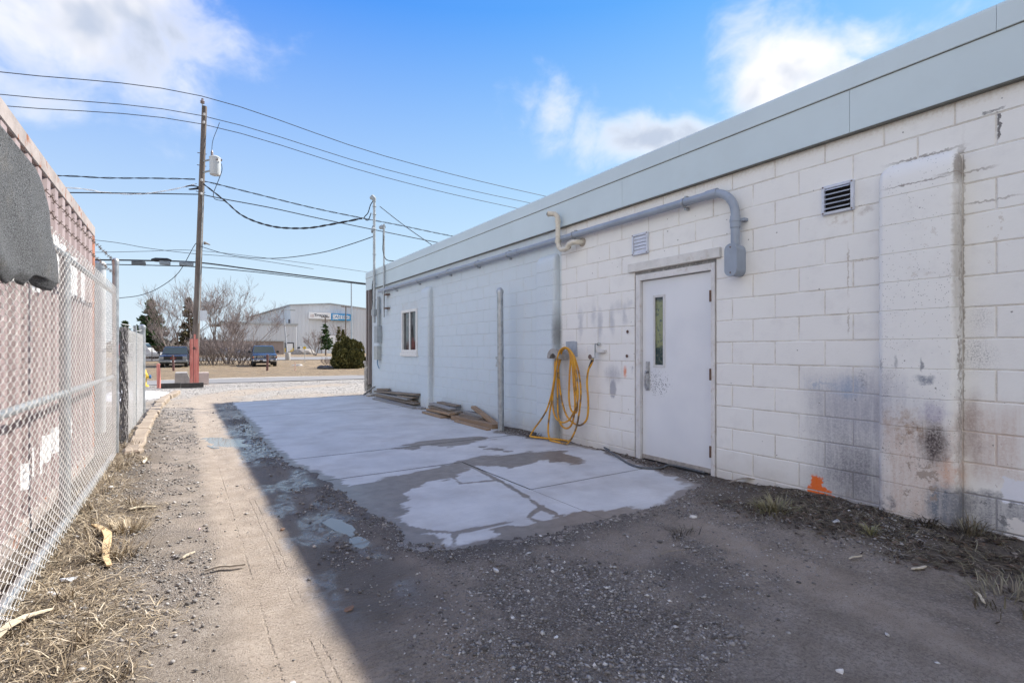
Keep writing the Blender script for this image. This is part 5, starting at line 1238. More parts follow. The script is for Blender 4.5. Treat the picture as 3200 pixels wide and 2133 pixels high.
wire('slack black wire from the pole to the mast above the roof', [(628, 770, 17.4), (700, 792, 16.9), (780, 805, 16.2), (880, 806, 15.4), (1000, 790, 14.4), (1090, 765, 13.7), (1172, 737, 13.2)], .011)
wire('faint far wire left of the pole, sloping down to the right', [(-100, 716), (316, 752), (460, 775), (600, 792), (760, 806), (980, 840)], .009, thin)
wire('faint level wire left of the pole above the telephone cable', [(-100, 790), (316, 788), (460, 785), (620, 783), (900, 815), (1148, 850)], .008, thin)
wire('jumper wire from the transformer up to the second power line', [(686, 383, 17.4), (680, 400, 17.4), (665, 440, 17.4), (662, 475, 17.4), (664, 485, 17.4)], .010)
wire('looped leads hanging from the transformer to the cables', [(692, 512, 17.3), (693, 535, 17.3), (676, 580, 17.3), (667, 605, 17.3), (672, 622, 17.3), (700, 628, 17.1)], .012)
wire('guy wire from the mast head to the roof', [(1187, 645, 13.22), (1265, 706, 12.9), (1352, 767, 12.4)], .010, thin)
wire('black leads drooping from the mast weatherhead', [(1168, 626, 13.22), (1158, 640, 13.25), (1150, 665, 13.3), (1138, 680, 13.3), (1150, 688, 13.25), (1160, 665, 13.25)], .012)
wire('dark leads bunched left of the pole at the twisted cables', [(580, 583), (600, 580), (622, 586), (590, 592), (622, 590)], .022)
for (x0, x1, y0, y1, lb) in ((411, 456, 816, 827, 'leftmost dark splice box on the telephone cable'), (498, 533, 816, 825, 'middle small splice box on the telephone cable'), (560, 605, 818, 830, 'pale splice box on the telephone cable beside the pole')):
    a, c_ = PY((x0 + x1) / 2, (y0 + y1) / 2, YP), PY(x1, y0, YP); m = MB(); w_ = abs(PY(x1, y0, YP).x - PY(x0, y0, YP).x) / 2; m.bbox(a.x - w_, a.x + w_, a.y - .07, a.y + .07, a.z - .075, a.z + .06, .02)
    tag(m.build('splice_box', simple('splice_' + lb[:5], (.10, .115, .125) if 'dark' in lb else (.22, .26, .29), .6)), lb, 'splice box', 'splice boxes on the telephone cable')
a, c_ = PY(472, 811, YP), PY(536, 813, YP); m = MB(); m.tube([a, a.lerp(c_, .2), a.lerp(c_, .8), c_], [.025, .07, .07, .025], 10); tag(m.build('splice_sleeve', M['cable'], smooth=True), 'long black splice sleeve on the thick telephone cable', 'splice sleeve')

# island at the foot of the pole: timber edge, concrete blocks, red post
gtim = thing('timber_edge', 'dark timber beam lying on the gravel in front of the red pole foot', 'timber', (0, 0, 0))
a, c_ = PD(503, 1212, 16.2), PD(636, 1208, 16.4)
for k in range(2):
    f0, f1 = (0, .46) if k == 0 else (.465, 1); p, q = a.lerp(c_, f0), a.lerp(c_, f1); d = (q - p); m = MB(); m.obox((p + q) / 2 + Vector((0, 0, .07 - k * .008)), d / 2, fw * .08, (0, 0, .075)); m.build('beam', simple('tarred_timber', (.055, .048, .043), .85, 0, .3, 10, .3, 30), gtim)
mcb = simple('grey_concrete', (.34, .32, .30), .85, 0, .15, 5, .3, 30, (.20, .19, .18), .4)
m = MB(); c0 = PD(571, 1195, 18.2); w_ = .24; prof2 = [(-w_, 0), (w_ + .05, 0), (w_ - .02, .15), (w_ - .10, .42), (-w_ + .02, .42), (-w_, .38)]
V = [c0 + rt * x + Vector((0, 0, z - c0.z)) - fw * .2 for x, z in prof2] + [c0 + rt * x + Vector((0, 0, z - c0.z)) + fw * .9 for x, z in prof2]; n = len(prof2)
m.add(V, [tuple(range(n)), tuple(range(2 * n - 1, n - 1, -1))] + [(i, (i + 1) % n, (i + 1) % n + n, i + n) for i in range(n)])
tag(m.build('concrete_block', mcb), 'grey tapered concrete block left of the red pole foot', 'concrete block', 'concrete blocks at the pole')
m = MB(); c0 = PD(630, 1195, 18.6); m.obox(Vector((c0.x, c0.y, .2)), rt * .22, fw * .3, (0, 0, .21)); tag(m.build('concrete_block', simple('pale_concrete', (.52, .44, .40), .85, 0, .12, 6, .2, 30)), 'pale concrete block half hidden behind the red pole foot', 'concrete block', 'concrete blocks at the pole')
def post(px, y0, y1, dep, r, mat, label, lean=0.0, group=None, name='bollard'):
    p = PD(px, y1, dep); q = PD(px + lean, y0, dep); t = thing(name, label, 'bollard', (p.x, p.y, p.z), group)
    tpart(MB().tube([p + Vector((0, 0, -.25)), q], r, 14).build('tube', mat, smooth=True), t); tpart(MB().lathe([(r * 1.02, -.005), (r * .9, .012), (r * .4, .022), (.003, .024)], q, 14).build('cap', mat, smooth=True), t)
post(497, 1138, 1208, 16.4, .054, mred, 'short faded red steel bollard left of the utility pole', -2)
mbr = simple('maroon_post', (.12, .055, .05), .6, .1, .2, 6, .1, 30)
post(543, 1111, 1156, 35.5, .075, mbr, 'maroon steel post in front of the black van', -3, 'maroon posts along the verge')
post(835, 1108, 1152, 36.0, .075, mbr, 'maroon steel post in front of the blue pickup', 1, 'maroon posts along the verge')
# hydrant
hq = PD(447, 1192, 17.0); hy = thing('fire_hydrant', 'yellow fire hydrant with a blue cap at the end of the fence', 'hydrant', (hq.x, hq.y, 0))
my = simple('hydrant_yellow', (.72, .50, .06), .5, 0, .1, 10)
tpart(MB().lathe([(.16, 0), (.16, .05), (.10, .06), (.10, .38), (.13, .40), (.13, .44), (.10, .46), (.09, .56), (.05, .62), (.03, .66)], (hq.x, hq.y, 0), 16).build('barrel', my, smooth=True), hy)
q = Vector((hq.x, hq.y, .33)); tpart(MB().tube([q, q + rt * .17], .055, 12).build('outlet', my, smooth=True), hy); tpart(MB().tube([q + rt * .17, q + rt * .22, q + rt * .23], [.065, .065, .02], 12).build('outlet_cap', simple('cap_blue', (.05, .16, .36), .5), smooth=True), hy)
# snow left behind the kerb
mS, T, b = new_mat('old_snow'); P = gpos(T); T.put(b.inputs['Base Color'], T.mix(T.step(T.noise(P, 6, 5, .65), .45, .7), (.72, .72, .74), (.34, .30, .26))); b.inputs['Roughness'].default_value = .6; T.put(b.inputs['Normal'], T.bump(T.noise(P, 14, 4), .5, .03))
xs = np.linspace(-2.4, -.35, 40); ys = np.linspace(14.6, 18.6, 60); X2, Y2 = np.meshgrid(xs, ys); x2, y2 = X2.ravel(), Y2.ravel()
dd = np.hypot((x2 + 1.3) / .95, (y2 - 16.6) / 1.9) + .5 * (fbm(x2 * 2, y2 * 2, 3, 4) - .5); z2 = .20 * np.clip(1 - dd, -.3, 1) + .03 * (fbm(x2 * 7, y2 * 7, 5, 3) - .5)
i2 = (np.arange(59)[:, None] * 40 + np.arange(39)[None]).ravel(); o = raw('snow_patch', np.stack([x2, y2, z2], 1), np.stack([i2, i2 + 1, i2 + 41, i2 + 40], 1), mS, smooth=True); tag(o, 'dirty white patch of leftover snow behind the kerb', 'snow')
# ------------------------------------------------------------------ vehicles
def car_paint(name, col, rough=.22):
    m, T, b = new_mat(name); P = T.new('ShaderNodeTexCoord').outputs['Object']
    c = T.mix(T.math('MULTIPLY', T.step(T.math('ADD', T.new('ShaderNodeSeparateXYZ').outputs[2], T.noise(P, 3, 4)), .4, .7), .15), col, (.20, .18, .15)); T.put(b.inputs['Base Color'], c)
    b.inputs['Roughness'].default_value = rough; b.inputs['Coat Weight'].default_value = .6; b.inputs['Coat Roughness'].default_value = .08; return m
M['tyre'] = simple('tyre', (.018, .018, .018), .85, 0, .2, 20); M['rim'] = simple('rim', (.40, .41, .42), .35, .8, .1, 20)
M['vglass'] = simple('car_glass', (.018, .03, .03), .05, 0, .1, 4, spec=.7); M['vchrome'] = simple('car_chrome', (.55, .56, .57), .25, .85, .08, 9); M['vblack'] = simple('car_black', (.012, .012, .013), .5)
M['lamp'] = simple('head_lamp', (.30, .31, .32), .12, .3, .05, 20); M['plate'] = simple('plate', (.65, .68, .70), .5); M['amber'] = simple('amber', (.60, .16, .03), .3)
def loft(sections, mat, name, parent, smooth=True):
    """skin between closed outlines with the same number of points"""
    n = len(sections[0]); V = [p for s_ in sections for p in s_]; Fc = []
    for i in range(len(sections) - 1):
        for k in range(n): a = i * n + k; b = i * n + (k + 1) % n; Fc.append((a, b, b + n, a + n))
    Fc.append(tuple(range(n - 1, -1, -1))); Fc.append(tuple((len(sections) - 1) * n + k for k in range(n)))
    return MB().add(V, Fc).build(name, mat, parent, smooth)
def sec(y, w, z0, z1, r=.08, w1=None):
    """rounded-corner section at y: half width w at the bottom, w1 at the top"""
    w1 = w1 or w
    return [(-w + r * .5, y, z0), (w - r * .5, y, z0), (w, y, z0 + r * .6), (w1, y, z1 - r), (w1 - r * .35, y, z1 - r * .3), (w1 - r, y, z1), (-w1 + r, y, z1), (-w1 + r * .35, y, z1 - r * .3), (-w1, y, z1 - r), (-w, y, z0 + r * .6)]
def wheel(t, x, y, r, w=.25):
    m = MB(); m.lathe([(r * .62, x - w / 2), (r * .95, x - w / 2), (r, x - w / 2 + .03), (r, x + w / 2 - .03), (r * .95, x + w / 2), (r * .62, x + w / 2)], (0, y, r), 22, 'X'); o = m.build('wheel', M['tyre'], t, True)
    s_ = 1 if x > 0 else -1; m = MB(); xo = x + s_ * w / 2 * .9; m.lathe([(r * .64, xo - .02 * s_), (r * .6, xo + .012 * s_), (r * .16, xo + .004 * s_), (r * .12, xo + .02 * s_)], (0, y, r), 18, 'X'); rim = m.build('rim', M['rim'], o, True)
def pickup(name, label, cat, col, loc, rz, style):
    t = thing(name, label, cat, loc, None, rz); p = car_paint(name + '_paint', col)
    w = .985; hz = 1.14 if style == 'new' else 1.06; rz_ = 1.90 if style == 'new' else 1.80
    f0 = .05
    # body with bonnet, shoulders and bed (or the van-like rear of the older one)
    loft([sec(f0, w - .05, .52, hz - .10, .08, w - .06), sec(f0 + .12, w, .48, hz - .02, .10, w - .02), sec(f0 + .7, w, .46, hz + .04, .10, w - .02), sec(1.55, w, .44, hz + .09, .10, w - .02), sec(3.2, w, .44, hz + .10, .08, w - .02), sec(5.6, w, .50, hz + .10, .06, w - .03)], p, 'body', t)
    ext = 5.45 if style == 'old' else 3.75
    loft([sec(1.45, w - .05, hz + .06, hz + .10, .02, w - .07), sec(2.25, w - .05, hz + .06, rz_ - .04, .05, w - .19), sec(2.5, w - .05, hz + .06, rz_, .06, w - .20), sec(ext - .3, w - .06, hz + .06, rz_ - .01, .06, w - .20), sec(ext, w - .07, hz + .06, rz_ - .25, .06, w - .14)], p, 'cab', t)
    # glass
    def pane(pts, nm='windscreen'): MB().add(pts, [tuple(range(len(pts)))]).build(nm, M['vglass'], t)
    e = .012; pane([(-w + .12, 1.50 - e, hz + .135), (w - .12, 1.50 - e, hz + .135), (w - .235, 2.215 - e, rz_ - .075), (-w + .235, 2.215 - e, rz_ - .075)])
    for s_ in (-1, 1):
        for (ya, yb_) in ((2.0, 2.72), (2.80, 3.55)) + (((3.65, 5.1),) if style == 'old' else ()):
            xb, xt = (w - .052 + e) * s_, (w - .175 + e) * s_; yt = max(ya, 2.3); pane([(xb, ya, hz + .15), (xb, yb_, hz + .15), (xt, yb_, rz_ - .10), (xt, yt, rz_ - .10)], 'side_window')
    # front
    if style == 'new':
        MB().bbox(-.60, .60, f0 - .045, f0 + .03, .74, 1.03, .02).build('grille', M['vblack'], t)
        g = t.children[-1]
        for z in (.80, .885, .97): MB().bbox(-.60, .60, f0 - .06, f0 - .046, z - .018, z + .018, .005).build('grille_bar', M['vchrome'], g)
        m = MB(); m.lathe([(.001, f0 - .078), (.95, f0 - .078), (1.0, f0 - .07), (1.0, f0 - .0605)], (0, 0, 0), 24, 'Y'); o = m.build('badge', simple('badge_blue', (.02, .06, .20), .3), g); o.scale = (.115, 1, .048); o.location = (0, 0, .885)
        for s_ in (-1, 1):
            o = MB().bbox(s_ * .79 - .17, s_ * .79 + .17, f0 - .03, f0 + .10, .76, 1.02, .03).build('headlight', M['vblack'], t)
            MB().bbox(s_ * .80 - .13, s_ * .80 + .13, f0 - .045, f0 - .029, .80, .99, .01).build('lens', M['lamp'], o); MB().bbox(s_ * .90 - .03, s_ * .90 + .03, f0 - .05, f0 - .044, .80, .94, .004).build('indicator', M['amber'], o)
        MB().bbox(-.93, .93, f0 - .11, f0 + .12, .50, .71, .03).build('bumper', M['vchrome'], t); bp_ = t.children[-1]
        MB().bbox(-.42, .42, f0 - .125, f0 - .108, .53, .64, .008).build('air_intake', M['vblack'], bp_)
        for s_ in (-1, 1): MB().bbox(s_ * .74 - .09, s_ * .74 + .09, f0 - .125, f0 - .108, .56, .66, .008).build('fog_light', M['vblack'], bp_)
        MB().bbox(-.16, .16, f0 - .14, f0 - .126, .53, .67, .003).build('plate', M['plate'], bp_)
    else:
        MB().bbox(-.62, .62, f0 - .03, f0 + .03, .70, .98, .015).build('grille', M['vblack'], t); g = t.children[-1]
        cu = bpy.data.curves.new('letters', 'FONT'); cu.body = 'GMC'; cu.size = .15; cu.extrude = .006; cu.align_x = 'CENTER'; to = bpy.data.objects.new('letters', cu); COL.objects.link(to)
        me = bpy.data.meshes.new_from_object(to); bpy.data.objects.remove(to); me.materials.clear(); me.materials.append(simple('badge_red', (.55, .02, .02), .4)); o = link('badge_letters', me, g); o.location = (0, f0 - .045, .775); o.rotation_euler = (R(90), 0, 0); o.scale = (1.25, 1, 1)
        for s_ in (-1, 1):
            o = MB().bbox(s_ * .79 - .14, s_ * .79 + .14, f0 - .035, f0 + .06, .80, .96, .01).build('headlight', M['lamp'], t); MB().bbox(s_ * .80 - .15, s_ * .80 + .15, f0 - .03, f0 + .05, .70, .785, .008).build('park_lamp', M['lamp'], o)
        MB().bbox(-.98, .98, f0 - .12, f0 + .10, .46, .66, .03).build('bumper', simple('dull_bumper', (.22, .23, .24), .4, .5), t); bp_ = t.children[-1]
        MB().bbox(-.16, .16, f0 - .14, f0 - .121, .48, .62, .003).build('plate', M['plate'], bp_)
        MB().prism([(-.5, hz + .03), (.5, hz + .03), (.42, hz + .09), (-.42, hz + .09)], .75, 1.2, 'XZ').build('bonnet_scoop', p, t)
    MB().bbox(-.86, .86, f0 + .05, 5.4, .34, .47, .03).build('underbody', M['vblack'], t)
    for s_ in (-1, 1):
        m = MB(); m.bbox(s_ * (w + .16) - .10, s_ * (w + .16) + .10, 1.72, 1.84, hz + .10, hz + .30, .03); m.tube([(s_ * (w - .02), 1.85, hz + .14), (s_ * (w + .1), 1.80, hz + .16)], .025, 6); m.build('mirror', M['vblack'], t)
        wheel(t, s_ * .84, .98, .40 if style == 'new' else .37); wheel(t, s_ * .84, 4.55, .40 if style == 'new' else .37)
    return t
gp_ = PD(828, 1150, 43.5); pickup('pickup_truck', 'dark blue pickup truck with a chrome grille parked on the brown grass', 'pickup', (.012, .035, .085), (gp_.x, gp_.y, -.22), R(-4), 'new')
gp_ = PD(541, 1150, 41); pickup('suburban_truck', 'older dark blue truck with red grille letters parked left of the pole', 'truck', (.008, .014, .030), (gp_.x, gp_.y, -.22), R(-4), 'old')

def far_car(name, label, cat, col, loc, rz, van=False, group=None):
    t = thing(name, label, cat, loc, group, rz); p = car_paint(name + label[:6] + '_paint', col); w = .88; H = 2.1 if van else 1.45
    loft([sec(0, w - .1, .35, .75, .1), sec(.15, w, .30, .85, .1), sec(1.2, w, .28, .95, .1), sec(4.3, w, .28, .98, .1), sec(4.5, w - .1, .35, .9, .1)], p, 'body', t)
    loft([sec(1.0, w - .04, .9, .96, .02, w - .06), sec(1.8, w - .04, .9, H - .05, .05, w - .2), sec(3.2 if not van else 4.3, w - .04, .9, H, .05, w - .2), sec(4.2 if not van else 4.45, w - .06, .9, 1.0 if not van else H - .1, .03, w - .12)], p, 'cabin', t)
    MB().add([(-w + .14, 1.05, 1.0), (w - .14, 1.05, 1.0), (w - .25, 1.74, H - .1), (-w + .25, 1.74, H - .1)], [(0, 1, 2, 3)]).build('windscreen', M['vglass'], t)
    for s_ in (-1, 1):
        MB().add([(s_ * (w - .03), 1.5, 1.0), (s_ * (w - .03), 3.6, 1.0), (s_ * (w - .16), 3.2, H - .12), (s_ * (w - .16), 1.95, H - .12)], [(0, 1, 2, 3)]).build('side_window', M['vglass'], t)
        for y in (.85, 3.65): wheel(t, s_ * .76, y, .32, .2)
    return t
for (px, dep, col, rz, van, lb) in ((735, 72, (.10, .11, .12), 20, False, 'grey parked car glimpsed between the bare trunks, leftmost of three'), (768, 73, (.05, .06, .08), 15, False, 'dark parked car glimpsed between the bare trunks, middle of three'), (795, 74, (.30, .31, .33), 15, False, 'silver parked car glimpsed behind the blue pickup, rightmost of three')):
    q = PD(px, 1110, dep); far_car('parked_car', lb, 'car', col, (q.x, q.y, float(zfar(q.y))), R(rz), van, 'cars parked behind the bare trees')
q = PD(506, 1110, 66); far_car('white_van', 'white van parked far behind the black truck on the left', 'van', (.75, .75, .75), (q.x, q.y, float(zfar(q.y))), R(70), True)
q = PD(478, 1110, 70); far_car('red_van', 'small red van far away beside the white van', 'van', (.60, .05, .04), (q.x, q.y, float(zfar(q.y))), R(60), True)
# ------------------------------------------------------------------ factory across the fields
def ribbed(name, col, var=.04, pitch=1.0):
    m, T, b = new_mat(name); P = T.new('ShaderNodeTexCoord').outputs['Object']
    s_ = T.new('ShaderNodeSeparateXYZ'); T.put(s_.inputs[0], P)
    c = T.mix(T.step(T.noise(T.vmath('MULTIPLY', P, (.4, .4, .05)), 1.0, 4), .3, .7), tuple(k * (1 - var) for k in col), tuple(k * (1 + var) for k in col)); T.put(b.inputs['Base Color'], c)
    b.inputs['Roughness'].default_value = .5; return m
FC = Vector((28.5, 172.5, 0)); FU = Vector((.998, .063, 0)); FWd = Vector((-.063, .998, 0))
def onfront(px, py, off=0.0, org=None):
    """where a pixel's ray meets the factory's front plane"""
    o_ = (org or FC) - FWd * off; t = (px - CX) / F; d = Vector((math.sin(TH) + t * math.cos(TH), math.cos(TH) - t * math.sin(TH), (HY - py) / F))
    s_ = o_.dot(FWd) / d.dot(FWd); return Vector((0, 0, CAMH)) + d * s_
def fs(p): return (p - FC).dot(FU)
fac = thing('factory_building', 'large grey ribbed metal factory with a low gable and two signs', 'factory', FC)
def fl(u, w_, z): return FU * u + FWd * w_ + Vector((0, 0, z))            # local to the factory's empty
mf, mfd, mtrim = ribbed('factory_white', (.56, .58, .61)), ribbed('factory_blue_grey', (.46, .49, .52)), simple('factory_trim', (.40, .42, .43), .5, 0, .05, .3)
ze = onfront(908, 953).z; ur = fs(onfront(1032, 950)); zr = onfront(1032, 950).z; UE = ur * 2; L = 72
def ribwall(name, u0, u1, w0, w1, ztop, mat, pitch=1.1, z0=0.0, parent=None):
    """sheet-metal wall with standing ribs; ztop(f) gives its height"""
    n = max(2, int(math.hypot(u1 - u0, w1 - w0) / pitch)); V = []; Fc = []; nrm = Vector((w1 - w0, -(u1 - u0), 0)).normalized()
    for k in range(n):
        for f, off in ((k / n, 0), ((k + .80) / n, 0), ((k + .86) / n, .10), ((k + .94) / n, .10)):
            u, w_ = u0 + (u1 - u0) * f + nrm.x * off, w0 + (w1 - w0) * f + nrm.y * off; V += [fl(u, w_, z0), fl(u, w_, ztop(f))]
    V += [fl(u1, w1, z0), fl(u1, w1, ztop(1.0))]; m = len(V) // 2
    return MB().add(V, [(2 * i, 2 * i + 2, 2 * i + 3, 2 * i + 1) for i in range(m - 1)]).build(name, mat, parent or fac)
ribwall('front_wall', 0, UE, 0, 0, lambda f: ze + (zr - ze) * (1 - abs(2 * f - 1)), mf)
ribwall('side_wall', 0, 0, L, 0, lambda f: ze, mfd, 2.4)
m = MB(); m.add([fl(-.6, -.4, ze - .1), fl(ur, -.4, zr + .05), fl(UE + .6, -.4, ze - .1), fl(-.6, L, ze - .1), fl(ur, L, zr + .05), fl(UE + .6, L, ze - .1)] + [fl(-.6, -.4, ze + .2), fl(ur, -.4, zr + .35), fl(UE + .6, -.4, ze + .2), fl(-.6, L, ze + .2), fl(ur, L, zr + .35), fl(UE + .6, L, ze + .2)],
    [(6, 7, 10, 9), (7, 8, 11, 10), (0, 1, 7, 6), (1, 2, 8, 7), (0, 6, 9, 3), (3, 9, 10, 4), (4, 10, 11, 5), (0, 3, 4, 1), (1, 4, 5, 2), (2, 5, 11, 8)]); m.build('roof', mtrim, fac)
ribwall('back_wall', UE, 0, L, L, lambda f: ze + (zr - ze) * (1 - abs(2 * f - 1)), mfd, 4); ribwall('far_wall', UE, UE, 0, L, lambda f: ze, mfd, 4)
# lower wing in front, left
WO = FC - FWd * 9; ulr = fs(onfront(927, 1015, 9)); zl = onfront(927, 1015, 9).z; ull = ulr - 20
ribwall('wing_wall', ull, ulr, -9, -9, lambda f: zl, mf, 1.1); ribwall('wing_side', ulr, ulr, -9, -.15, lambda f: zl, mf, 1.1)
m = MB(); c_ = fl((ull + ulr) / 2, 3, zl + .15); m.obox(c_, FU * ((ulr - ull) / 2 + .4), FWd * 12.3, (0, 0, .30)); m.build('wing_roof', mtrim, fac)
def panel(name, px0, px1, py0, py1, off, mat, th=.12, parent=None):
    a, b_ = onfront(px0, py0, off), onfront(px1, py1, off); u0, u1 = fs(a), fs(b_); z1 = a.z; z0 = b_.z
    m = MB(); m.obox(fl((u0 + u1) / 2, -off, (z0 + z1) / 2), FU * ((u1 - u0) / 2), FWd * th, (0, 0, (z1 - z0) / 2)); return m.build(name, mat, parent or fac)
mwd = simple('door_white', (.74, .75, .76), .5, 0, .04, .4); mdk = simple('dock_dark', (.05, .05, .055), .7); mye = simple('safety_yellow', (.70, .48, .03), .6)
d1 = panel('dock_door', 839, 874, 1066, 1106, 9.05, mdk, .10); panel('door_leaf', 841, 873, 1067.5, 1106, 9.16, mwd, .05, d1)
d2 = panel('dock_door', 889, 918, 1069.5, 1098, 9.06, mdk, .14); panel('door_leaf', 898, 915, 1073, 1098, 9.24, mwd, .05, d2)
for a in ((889.5, 892, 1087, 1100), (914.5, 917, 1087, 1098), (908, 912, 1093, 1098)): panel('dock_guard', a[0], a[1], a[2], a[3], 9.5, mye, .1)
panel('dock_sign', 862, 872, 1088, 1094, 9.35, mye, .05); panel('louvre', 930, 937, 1084, 1098, .2, mdk, .1); d3 = panel('big_door', 1005, 1060, 1044, 1106, .12, simple('door_brown', (.30, .24, .22), .6), .1); panel('door_leaf', 1007, 1058, 1046, 1106, .30, mwd, .05, d3)
panel('side_door', 938, 943, 1081, 1102, .2, mwd, .1)
for (px, py0, py1) in ((906, 997, 1012), (837, 1011, 1015)): panel('wall_unit', px - 4.5, px - .5, py0, py1, .3 if px > 900 else -40, mdk, .2)
# the two signs with their lettering
def sign(label, px0, px1, py0, py1, mat, th):
    a, b_ = onfront(px0, py0, .9), onfront(px1, py1, .9); u0, u1, z1, z0 = fs(a), fs(b_), a.z, b_.z; c_ = FC + fl((u0 + u1) / 2, -.9, (z0 + z1) / 2)
    t = thing('wall_sign', label, 'sign', c_, 'signs on the factory wall'); m = MB(); m.obox((0, 0, 0), FU * ((u1 - u0) / 2), FWd * th, (0, 0, (z1 - z0) / 2)); m.build('box', mat, t); return t, (u1 - u0), (z1 - z0)
def lettering(t, txt, size, du, dz, col, off, stretch=1.0, shear=0.0, bold=0.0):
    cu = bpy.data.curves.new('letters', 'FONT'); cu.body = txt; cu.size = size; cu.align_x = 'CENTER'; cu.align_y = 'CENTER'; cu.extrude = .02; cu.offset = bold; to = bpy.data.objects.new('letters', cu); COL.objects.link(to)
    me = bpy.data.meshes.new_from_object(to); bpy.data.objects.remove(to); me.materials.clear(); me.materials.append(simple('ink_' + txt[:3], col, .6, 0, .02, 1)); o = link('lettering', me, t)
    o.rotation_euler = (R(90), 0, math.atan2(FU.y, FU.x)); o.location = FU * du - FWd * off + Vector((0, 0, dz)); o.scale = (stretch, 1, 1); return o
s1, w1, h1 = sign('white sign reading Trenergy on the factory gable', 966, 1033, 974.5, 997.5, simple('sign_white', (.82, .83, .84), .5, 0, .02, 1), .5)
lettering(s1, 'Trenergy', h1 * .50, .2, h1 * .05, (.02, .03, .05), .53, 1.08, 0, .035)
m = MB(); m.obox(FU * (w1 * .22) - FWd * .53 + Vector((0, 0, -h1 * .16)), FU * (w1 * .20), FWd * .02, (0, 0, .05)); m.build('underline', simple('ink_line', (.03, .04, .06), .6), s1)
for i in range(3):
    for j in range(3): m = MB(); m.obox(FU * (-w1 * .44 + i * .42) - FWd * .53 + Vector((0, 0, -h1 * .10 + j * .35 - .3)), FU * .12, FWd * .02, (0, 0, .09)); m.build('logo_dot', simple('dot_%d%d' % (i, j), (.45, .30, .28), .6), s1)
s2, w2, h2 = sign('blue framed sign reading CAN-ENG beside the white sign', 1033.5, 1095, 979, 1002, simple('sign_blue', (.015, .28, .60), .5, 0, .04, 1), .5)
m = MB(); m.obox(-FWd * .53, FU * (w2 * .43), FWd * .02, (0, 0, h2 * .27)); m.build('white_field', simple('sign_white2', (.82, .83, .84), .5, 0, .02, 1), s2)
m = MB(); m.obox(-FWd * .535 - FU * (w2 * .29), FU * (w2 * .14), FWd * .02, (0, 0, h2 * .36)); m.build('white_tab', simple('sign_white3', (.82, .83, .84), .5, 0, .02, 1), s2)
lettering(s2, 'CAN·ENG', h2 * .60, 0, 0, (.10, .26, .46), .58, 1.05, 0, .02)
# brown shed left of the factory and gravel heap
q = PD(745, 1062, 120); m = MB(); m.obox(Vector((q.x, q.y, 1.6)), FU * 9, FWd * 5, (0, 0, 1.8)); sh = thing('brown_shed', 'low brown building behind the bare trees', 'shed', (q.x, q.y, 0)); tpart(m.build('wall', simple('shed_brown', (.27, .22, .20), .7, 0, .1, .5)), sh); m = MB(); m.obox(Vector((q.x, q.y, 3.55)), FU * 9.4, FWd * 5.4, (0, 0, .15)); tpart(m.build('roof', mtrim), sh)
def blobmesh(name, c, sx, sy, sz, mat, seed, jit=.2, sub=3):
    bm = bmesh.new(); bmesh.ops.create_icosphere(bm, subdivisions=sub, radius=1); r2 = random.Random(seed)
    for v in bm.verts: k = 1 + jit * (float(fbm(np.array(v.co.x * 2 + seed), np.array(v.co.y * 2 + v.co.z * 1.7), seed, 3)) - .5) * 2; v.co = Vector((v.co.x * sx, v.co.y * sy, v.co.z * sz)) * k
    me = bpy.data.meshes.new(name); bm.to_mesh(me); bm.free(); me.materials.append(mat); return link(name, me, None, c)
q = PD(951, 1104, 120); o = blobmesh('gravel_heap', (q.x, q.y, .1), 3.0, 2.2, 1.6, simple('heap_gravel', (.27, .25, .23), .9, 0, .2, 3), 4); tag(o, 'grey heap of gravel in front of the factory', 'gravel heap')
for i, (px, py, d) in enumerate(((1330 / 5.88 + 780, 1135, 40), (1385 / 5.88 + 780, 1137, 39.5), (1440 / 5.88 + 780, 1138, 39))):
    q = PD(px, py, d); o = blobmesh('kerb_rock', (q.x, q.y, -.15), .40, .3, .20, simple('dark_rock%d' % i, (.06, .06, .065), .8, 0, .3, 5), 11 + i, .3, 2); tag(o, ['leftmost', 'middle', 'rightmost'][i] + ' dark rock lying beside the evergreen hedge', 'rock', 'rocks beside the hedge')
for i in range(3):
    q = PD(920 + i * 7, 1131, 46); o = blobmesh('ditch_stone', (q.x, q.y, -.25), .35, .3, .22, simple('pale_rock%d' % i, (.35, .33, .31), .85, 0, .3, 5), 21 + i, .35, 2); tag(o, ['left', 'middle', 'right'][i] + ' pale stone at the ditch right of the blue pickup', 'stone', 'stones at the ditch')

# poles and signs in the distance
def fpole(name, label, px0, py0, px1, py1, dep, r, mat, arms=(), extra=None):
    a, b_ = PD(px1, py1, dep), PD(px0, py0, dep); t = thing(name, label, 'pole', (a.x, a.y, a.z)); tpart(MB().tube([a + Vector((0, 0, -.4)), b_], [r, r * .7], 10).build('shaft', mat, smooth=True), t)
    for (dz, hw, rr_) in arms:
        q = b_ + Vector((0, 0, -dz)); tpart(MB().tube([q - rt * hw, q + rt * hw], rr_, 6).build('crossarm', mat), t)
        for s_ in (-1, -.5, .5, 1): p = q + rt * hw * s_ * .95; tpart(MB().tube([p, p + Vector((0, 0, .3))], .06, 6).build('insulator', ins), t)
    return t
t = fpole('steel_mast', 'tall thin grey steel mast behind the evergreen hedge', 1098, 884, 1098.5, 1120, 47, .075, simple('mast_grey', (.34, .40, .45), .5, .2))
t = fpole('leaning_lamp_post', 'leaning lamp post on a concrete base right of the blue pickup', 885, 967, 899, 1110, 62, .10, simple('lamp_grey', (.36, .38, .42), .5, .3)); q = PD(885, 967.5, 62)
tpart(MB().tube([q, q + rt * 1.1 + Vector((0, 0, .0))], .05, 6).build('arm', M['steelgrey']), t); q2 = q + rt * 1.1; tpart(MB().bbox(q2.x - .3, q2.x + .3, q2.y - .15, q2.y + .15, q2.z - .06, q2.z + .06, .02).build('lamp_head', M['steelgrey']), t)
